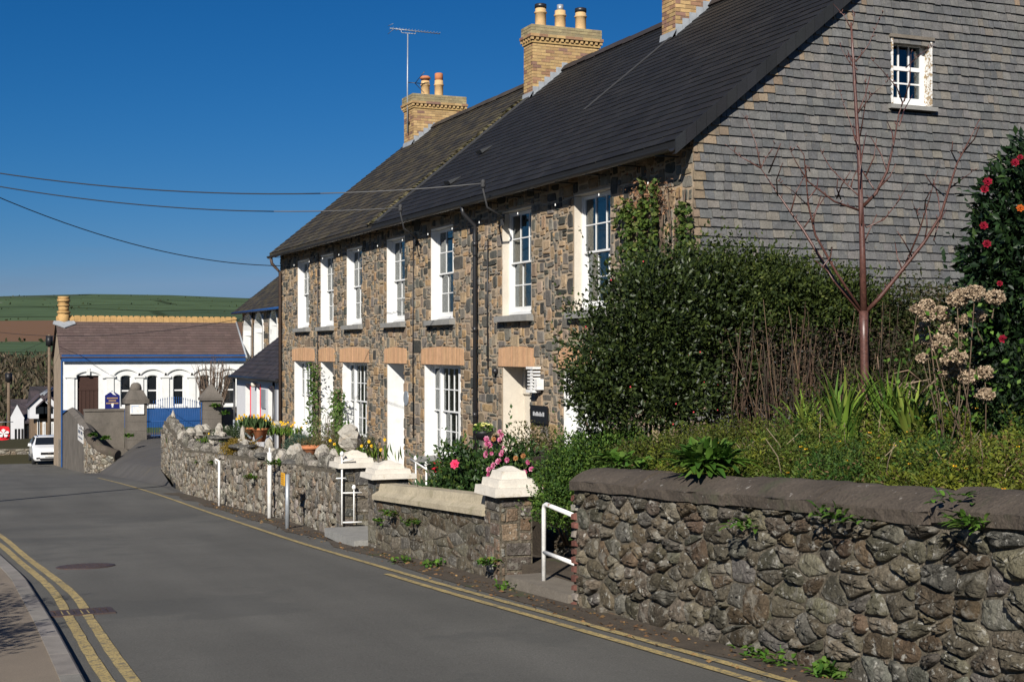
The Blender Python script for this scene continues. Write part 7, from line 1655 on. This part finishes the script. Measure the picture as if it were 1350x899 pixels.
# ================================================================ FAR LEFT: CAR, WALL, COTTAGES, POLES, WIRES
def car(loc, label):
    t = thing('parked_car', label, 'car', loc); L0 = Vector(loc)
    W_ = .89
    # stations along y (front at y=0 looking to -Y): (y, half width, sill z, belt z, roof z, roof half width)
    st = [(0.0, .62, .34, .62, .66, .55), (.06, .78, .24, .70, .80, .66), (.25, .86, .22, .86, .93, .72), (.8, .89, .22, .98, 1.03, .74), (1.15, .89, .22, 1.03, 1.10, .74), (1.85, .89, .22, 1.06, 1.52, .62), (2.6, .89, .22, 1.07, 1.60, .62), (3.5, .88, .24, 1.08, 1.55, .60), (4.1, .84, .30, 1.06, 1.28, .62), (4.3, .76, .40, 1.0, 1.08, .6)]
    vs = []; n_ = 10
    for y_, hw, zs, zb_, zr_, rw in st:
        for x, z in ((-hw * .92, zs), (-hw, zs + .15), (-hw, (zs + zb_) / 2), (-hw * .97, zb_), (-rw, zr_ - .05 * (zr_ > 1.2)), (-rw * .7, zr_), (rw * .7, zr_), (rw, zr_ - .05 * (zr_ > 1.2)), (hw * .97, zb_), (hw, (zs + zb_) / 2), (hw, zs + .15), (hw * .92, zs)): vs.append((loc[0] + x, loc[1] + y_, loc[2] + z))
    m_ = 12; b = MB(); b.add(vs, [(i * m_ + k, i * m_ + (k + 1) % m_, (i + 1) * m_ + (k + 1) % m_, (i + 1) * m_ + k) for i in range(len(st) - 1) for k in range(m_)] + [tuple(range(m_))[::-1], tuple(range((len(st) - 1) * m_, len(st) * m_))], (1, 1, 1), True); body = b.build('body', 'car_paint', t)
    def bx(nm_, m, x0, x1, y0, y1, z0, z1, par=t): return MB().box(loc[0] + x0, loc[0] + x1, loc[1] + y0, loc[1] + y1, loc[2] + z0, loc[2] + z1).build(nm_, m, par)
    def quad(nm_, m, pts, par=t): return MB().add([L0 + Vector(p) for p in pts], [tuple(range(len(pts)))]).build(nm_, m, par)
    quad('windscreen', 'car_glass', [(-.72, 1.13, 1.09), (.72, 1.13, 1.09), (.6, 1.80, 1.505), (-.6, 1.80, 1.505)])
    for s_ in (-1, 1):
        pl = [(s_ * .80, 1.45, 1.10), (s_ * .885, 1.7, 1.09), (s_ * .89, 3.4, 1.11), (s_ * .66, 3.3, 1.5), (s_ * .66, 2.0, 1.5)]; quad('side_window', 'car_glass', pl if s_ < 0 else pl[::-1])
        hl = MB(); hl.add([L0 + Vector(p) for p in ((s_ * .40, -.025, .74), (s_ * .60, .0, .70), (s_ * .80, .1, .74), (s_ * .845, .3, .87), (s_ * .62, .10, .84), (s_ * .42, .02, .79))], [(0, 1, 2, 3, 4, 5) if s_ < 0 else (5, 4, 3, 2, 1, 0)]); hl.build('headlight', 'lamp_glass', t)
        bx('fog_lamp', 'black_paint', *sorted((s_ * .52, s_ * .72)), -.02, .1, .36, .44)
        m = MB(); m.obox(L0 + Vector((s_ * 1.0, 1.35, 1.12)), (.2, .12, .16), None, (1, 1, 1), .8); m.build('wing_mirror', 'car_paint', t)
        for y_ in (.82, 3.45):
            w_ = MB(); w_.tube([L0 + Vector((s_ * .90, y_, .33)), L0 + Vector((s_ * .68, y_, .33))], .335, 20); tw = w_.build('wheel', 'tyre', t)
            r_ = MB(); r_.tube([L0 + Vector((s_ * .915, y_, .33)), L0 + Vector((s_ * .86, y_, .33))], .21, 16); r_.build('rim', 'chrome', tw)
    quad('grille', 'black_paint', [(-.5, -.035, .60), (.5, -.035, .60), (.44, -.02, .74), (-.44, -.02, .74)])
    quad('lower_intake', 'black_paint', [(-.5, -.03, .28), (.5, -.03, .28), (.55, -.028, .40), (-.55, -.028, .40)])
    bx('number_plate', 'white_metal', -.26, .26, -.06, -.04, .47, .58); 
    e = MB(); 
    for p in ((-.06, -.035), (.035, .06)): e.box(loc[0] + p[0], loc[0] + p[1], loc[1] - .055, loc[1] - .04, loc[2] + .62, loc[2] + .73)
    e.box(loc[0] - .035, loc[0] + .035, loc[1] - .055, loc[1] - .04, loc[2] + .665, loc[2] + .69); e.build('badge', 'chrome', t)
    bx('roof_rail', 'black_metal', -.56, -.53, 2.0, 3.6, 1.59, 1.63); bx('roof_rail', 'black_metal', .53, .56, 2.0, 3.6, 1.59, 1.63)
    return t
cc = atY(43, 612, 86.0); car((cc.x + .92, 86.0, road(86.0) + .0), 'white compact SUV parked facing uphill beyond the hall corner')
# low wall across the bend
wz = road(93)
t = thing('far_wall', 'low mossy stone wall beyond the bend at the left edge', 'wall', (4, 93, wz)); P, L_ = wall_P(8.5, 93, -4, 93.5, lambda u: wz - .05)
b = MB(); b.add([P(0, -.3, 0), P(L_, -.3, 0), P(L_, .85, 0), P(0, .85, 0), P(0, -.3, -.5), P(L_, -.3, -.5), P(L_, .85, -.5), P(0, .85, -.5)], [(0, 1, 2, 3), (7, 6, 5, 4), (3, 2, 6, 7), (0, 4, 5, 1), (0, 3, 7, 4), (1, 5, 6, 2)]); core = b.build('wall_core', 'wall_mortar', t)
pieces([round_stone(P, poly, rs.uniform(.03, .07), jit(rs.choice(PALE), .2), .014, .2, rs, 0) for poly, ar in rubble_cells(0, L_, 0, .86, .42, .26, .4, rs)], 'stone', 'stone', core, 'stonework')
# cottages far down the street
def cottage(lab, Y0, px0, px1, pe, pr_, base, m_front, gable=True, rows=()):
    x0, x1 = atY(px0, 500, Y0).x, atY(px1, 500, Y0).x; ze = atY(px0, pe, Y0).z; zr_ = atY(px0, pr_, Y0 + 3).z; dp = 7
    t = thing('far_cottage', lab, 'house', (x0, Y0, base), 'cottages down the hill')
    b = MB(); b.box(x0, x1, Y0, Y0 + dp, base, ze); w_ = b.build('wall', m_front, t)
    b = MB(); b.prism([(x0 - .2, Y0 - .3, ze - .05), (x0 - .2, Y0 + dp / 2, zr_), (x0 - .2, Y0 + dp + .3, ze - .05), (x0 - .2, Y0 + dp + .3, ze - .2), (x0 - .2, Y0 - .3, ze - .2)], (x1 - x0 + .4, 0, 0), (.05, .042, .045)); ro = b.build('roof', 'roof_slate', t)
    pieces([q for q in slates_on(lambda u, v, d: (u, Y0 - .3 + v * (dp / 2 + .3) / math.hypot(dp / 2 + .3, zr_ - ze + .05), ze - .03 + d + v * (zr_ - ze + .05) / math.hypot(dp / 2 + .3, zr_ - ze + .05)), x0 - .2, x1 + .2, 0, math.hypot(dp / 2 + .3, zr_ - ze + .05), .4, .6, [(.055, .045, .048), (.07, .055, .058), (.045, .04, .043)], thick=.03, jw=.1)], 'roof_slate', 'roof_slate', ro, 'roof_slating', 0)
    for a, c, z0_, z1_ in rows:
        xa, xb = atY(a, 500, Y0).x, atY(c, 500, Y0).x; za, zb_ = atY(a, z1_, Y0).z, atY(a, z0_, Y0).z
        o = MB().box(xa, xb, Y0 - .06, Y0 - .004, za, zb_).build('window', 'white_paint', t); MB().box(xa + .12, xb - .12, Y0 - .075, Y0 - .061, za + .12, zb_ - .12).build('pane', 'car_glass', o)
    return t, x0, x1, ze, zr_
cm = mat('brown_stone', (.19, .13, .08), .9, var=.3, vs_=1.5, fine=.2, fs_=8, bump=.3, bs_=6, bd=.05)
ct_, x0, x1, ze, zr_ = cottage('brown stone cottage with white gable end and satellite roofline down the hill', 118, 18, 47, 555, 527, -8.2, 'brown_stone', True, ((25, 28, 556, 576), (36, 38, 555, 582)))
b = MB(); b.box(x0 - .25, x0 + .75, 117.6, 117.95, -8.2, ze + .2); b.prism([(x0 - .3, 117.6, ze + .2), (x0 + .8, 117.6, ze + .2), (x0 + .25, 117.6, ze + 1.3)], (0, .35, 0)); b.build('white_bay', 'white_render', ct_)
for i in range(3): MB().box(x0 + .05 + i * .25, x0 + .2 + i * .25, 117.56, 117.59, -7.4, ze - .6).build('bay_pane', 'car_glass', ct_)
ct_, x0, x1, ze, zr_ = cottage('nearer stone cottage with two dormers behind the telegraph pole', 108, 47, 80, 546, 510, -7.6, 'brown_stone', True, ((49, 52, 552, 585), (56, 60, 556, 586), (66, 71, 556, 586)))
for px_ in (51, 63):
    q = atY(px_, 540, 108.5); b = MB(); b.prism([(q.x - .7, 107.6, ze - .3), (q.x + .7, 107.6, ze - .3), (q.x + .7, 107.6, ze + .6), (q.x, 107.6, ze + 1.3), (q.x - .7, 107.6, ze + .6)], (0, 2.0, 0)); d_ = b.build('dormer', 'white_render', ct_)
    b = MB()
    for s_ in (-1, 1): b.prism([(q.x + s_ * .88, 107.45, ze + .5), (q.x + s_ * .88, 107.45, ze + .6), (q.x + s_ * .004, 107.45, ze + 1.46), (q.x + s_ * .004, 107.45, ze + 1.34)][::s_], (0, 2.2, 0), (.07, .055, .06))
    b.build('dormer_roof', 'roof_slate', d_); MB().box(q.x - .28, q.x + .28, 107.56, 107.598, ze + .05, ze + .55).build('pane', 'car_glass', d_)
for k in range(2):
    q0, q1 = atY(53 + k * 5, 521 - k * 1, 109), atY(66 + k * 3, 512, 110.5); b = MB(); b.tube([q0, q1], .09, 5); b.build('roof_rail', 'grey_metal', ct_)
# telegraph poles
def pole(px_, py_t, py_b, Y0, lab, r_=.13):
    p = atY(px_, py_b, Y0); zt = atY(px_, py_t, Y0).z; t = thing('telegraph_pole', lab, 'pole', (p.x, Y0, p.z), 'telegraph poles')
    b = MB(); b.tube([(p.x, Y0, p.z - .5), (p.x, Y0, zt)], [r_, r_ * .75], 10); b.build('shaft', 'wood_pole', t)
    b = MB(); b.tube([(p.x, Y0, zt - .75), (p.x, Y0, zt - .1)], r_ * 1.7, 8); b.build('junction_box', 'black_paint', t); return Vector((p.x, Y0, zt))
PT1 = pole(65, 441, 600, 96, 'tall telegraph pole left of the hall gable')
pole(11.5, 490, 585, 112, 'further telegraph pole at the left edge', .15)
# pole out of sight on the left that carries the overhead wires
lx, ly = -2.6, 30.0; t = thing('telegraph_pole', 'roadside telegraph pole outside the left of the view', 'pole', (lx, ly, road(ly)), 'telegraph poles')
MB().tube([(lx, ly, road(ly) - .5), (lx, ly, 7.2)], [.15, .11], 10).build('shaft', 'wood_pole', t)
def wire(lab, A, B, sag, r_=.011, m='wire', pale=False):
    A, B = Vector(A), Vector(B); n_ = 28
    pts_ = [A.lerp(B, i / n_) + Vector((0, 0, -4 * sag * (i / n_) * (1 - i / n_))) for i in range(n_ + 1)]; k_ = 22 if pale else n_
    b = MB(); b.tube(pts_[:k_ + 1], r_, 5, (.02, .02, .022))
    if pale: b.tube(pts_[k_:], r_, 5, (.09, .09, .09))             # pale stranded tail at the house, its sunlit look painted in
    return tag(b.build('overhead_wire', m), lab, 'wire', 'overhead wires')
far_c = atX(371, 350.5, XF - .05)
wire('upper overhead wire reaching the bracket at the middle house', (lx, ly, 5.95), BT1, .62, pale=True)
wire('second overhead wire ending at the bracket by the fourth window', (lx, ly, 5.75), BT2, .55, pale=True)
wire('lowest sagging overhead wire to the far corner of the terrace', (lx, ly, 6.75), far_c, .85, .012)
wa, wb = atD(-60, 429, 85), atD(330, 418, 62)
wire('thin wire crossing in front of the hall roof', wa, wb, .75, .014)
wire('thin wire from the telegraph pole towards the far left', PT1 + Vector((0, 0, -.3)), atD(-40, 478, 110), .3, .012)
# red banner at the left edge
p = atY(3, 571, 80); t = thing('red_banner', 'red banner with a white flower emblem hanging at the left edge', 'banner', p); s_ = .38; b = MB(); vs = []; n_ = 8
for i in range(n_ + 1):
    for j in range(n_ + 1):
        u, v = i / n_ * 2 - 1, j / n_ * 2 - 1; k = 1 - .12 * (abs(u) * abs(v)) ** 2; vs.append((p.x + u * s_ * k, 80 + .05 * math.sin(u * 4 + v * 2), p.z + v * s_ * k))
b.add(vs, [(i * (n_ + 1) + j, (i + 1) * (n_ + 1) + j, (i + 1) * (n_ + 1) + j + 1, i * (n_ + 1) + j + 1) for i in range(n_) for j in range(n_)], (1, 1, 1), True); b.build('cloth', 'red_cloth', t)
b = MB()
for k in range(5):
    q = math.pi / 2 + 2 * math.pi * k / 5; b.add([(p.x + .05, 79.90, p.z), (p.x + .05 + .26 * math.cos(q - .45), 79.9, p.z + .2 * math.sin(q - .45)), (p.x + .05 + .3 * math.cos(q), 79.9, p.z + .25 * math.sin(q)), (p.x + .05 + .26 * math.cos(q + .45), 79.9, p.z + .2 * math.sin(q + .45))], [(0, 1, 2, 3)])
b.build('emblem', 'white_paint', t); b = MB(); b.tube([(p.x - .62, 80.05, p.z - 2.2), (p.x - .62, 80.05, p.z + .9)], .04, 8); b.tube([(p.x - .62, 80.05, p.z + .6), (p.x + .56, 80.05, p.z + .6)], .025, 6); b.build('pole', 'grey_metal', t)
# woods across the valley: bare winter trees, one mass
pp, dd, cc_ = [], [], []; n = 52000
az = npr.uniform(-26, 10, n) * np.pi / 180; rr_ = 122 + 300 * npr.random(n) ** 1.25
zz = np.array([float(hill(r_, a_)) for r_, a_ in zip(rr_, az)])
cl = np.sin(az * 61) + np.sin(rr_ * .11 + az * 23) + .7 * np.sin(rr_ * .27 + az * 130)
hgt = np.clip(1.9 + 1.1 * cl, .4, 5) * np.interp(rr_, [120, 300, 420], [1, .9, .35])
ang = YAW + az
pos = np.stack([np.sin(ang) * rr_, np.cos(ang) * rr_, zz + hgt * npr.random(n) ** .6], 1)
keep = (cl > -.9) & ~((np.abs(pos[:, 0] - 9) < 6) & (pos[:, 1] < 128)); pos = pos[keep]; m_ = len(pos)
gcol = pal(m_, [(.085, .066, .04), (.07, .056, .036), (.055, .05, .026), (.11, .08, .05), (.045, .06, .022)], [4, 4, 3, 2, 1.2], .35)
leaf_mesh('far_wood', pos, npr.normal(size=(m_, 3)) * .5 + np.array([0, 0, .9]), npr.uniform(.7, 1.7, m_), .3, gcol, 'leaf', None, kind='stuff')
n = 1500; az = npr.uniform(-26, 12, n) * np.pi / 180; rr_ = npr.choice([640, 645, 990, 1250, 1420, 1650, 1850], n) + npr.normal(size=n) * 6
keep = np.sin(az * 90 + rr_) + np.sin(az * 37 + rr_ * 3) > .2; az, rr_ = az[keep], rr_[keep]; m_ = len(az); ang = YAW + az
zz = np.array([float(hill(r_, a_)) for r_, a_ in zip(rr_, az)])
leaf_mesh('far_hedges', np.stack([np.sin(ang) * rr_, np.cos(ang) * rr_, zz + npr.random(m_) * 1.5], 1), npr.normal(size=(m_, 3)) * .8 + np.array([0, 0, .6]), npr.uniform(1.4, 3.2, m_), .7, pal(m_, [(.035, .05, .02), (.05, .055, .025)]), 'leaf', None, kind='stuff')
for i, (px_, py_, w_) in enumerate(((10, 404.5, 22), (168, 409, 7), (197, 408, 8))):
    p = atD(px_, py_, 1500); b = MB(); b.obox((p.x, p.y, p.z), (w_, 9, 4.5)); o = thing('farm_building', ['long pale farm shed on the far hill at the left', 'dark farmhouse on the far hill, left one', 'dark farmhouse on the far hill, right one'][i], 'building', (p.x, p.y, p.z - 2), 'farms on the hill'); b.build('wall', 'concrete' if i == 0 else 'brown_door', o); b = MB(); b.prism([(p.x - w_ / 2 - .5, p.y - 5, p.z + 2.2), (p.x - w_ / 2 - .5, p.y, p.z + 4.6), (p.x - w_ / 2 - .5, p.y + 5, p.z + 2.2)], (w_ + 1, 0, 0), (.25, .24, .23) if i == 0 else (.05, .05, .055)); b.build('roof', 'roof_slate', o)
# hedge beside the pavement, out of view on the left; its shadow falls on the footway
bush('roadside_hedge', 'hedge beside the pavement outside the left of the view', 'hedge', (-1.6, 12, road(12)), [(-1.35, 9.4, .3, .5, 1.1, 1.15), (-1.35, 11.2, .3, .5, 1.1, 1.1), (-1.4, 12.8, .1, .45, 1.0, .9)], 24000, .06, .5, GREENS, None, 'leaf', .6, .2, .3, .5, -.8, sprigs=80)
# dead leaves blown along the wall foot
n = 900; Y = npr.uniform(4.5, 30, n); X = np.array([xr(y_) for y_ in Y]) - .05 - npr.random(n) ** 2 * .35; Z = np.array([road(y_) for y_ in Y]) + .012
leaf_mesh('leaf_litter', np.stack([X, Y, Z], 1), npr.normal(size=(n, 3)) * np.array([1, 1, .12]), npr.uniform(.02, .055, n), .5, pal(n, [(.14, .075, .035), (.10, .06, .03), (.2, .12, .05)]), 'dry_petal', None, kind='stuff')
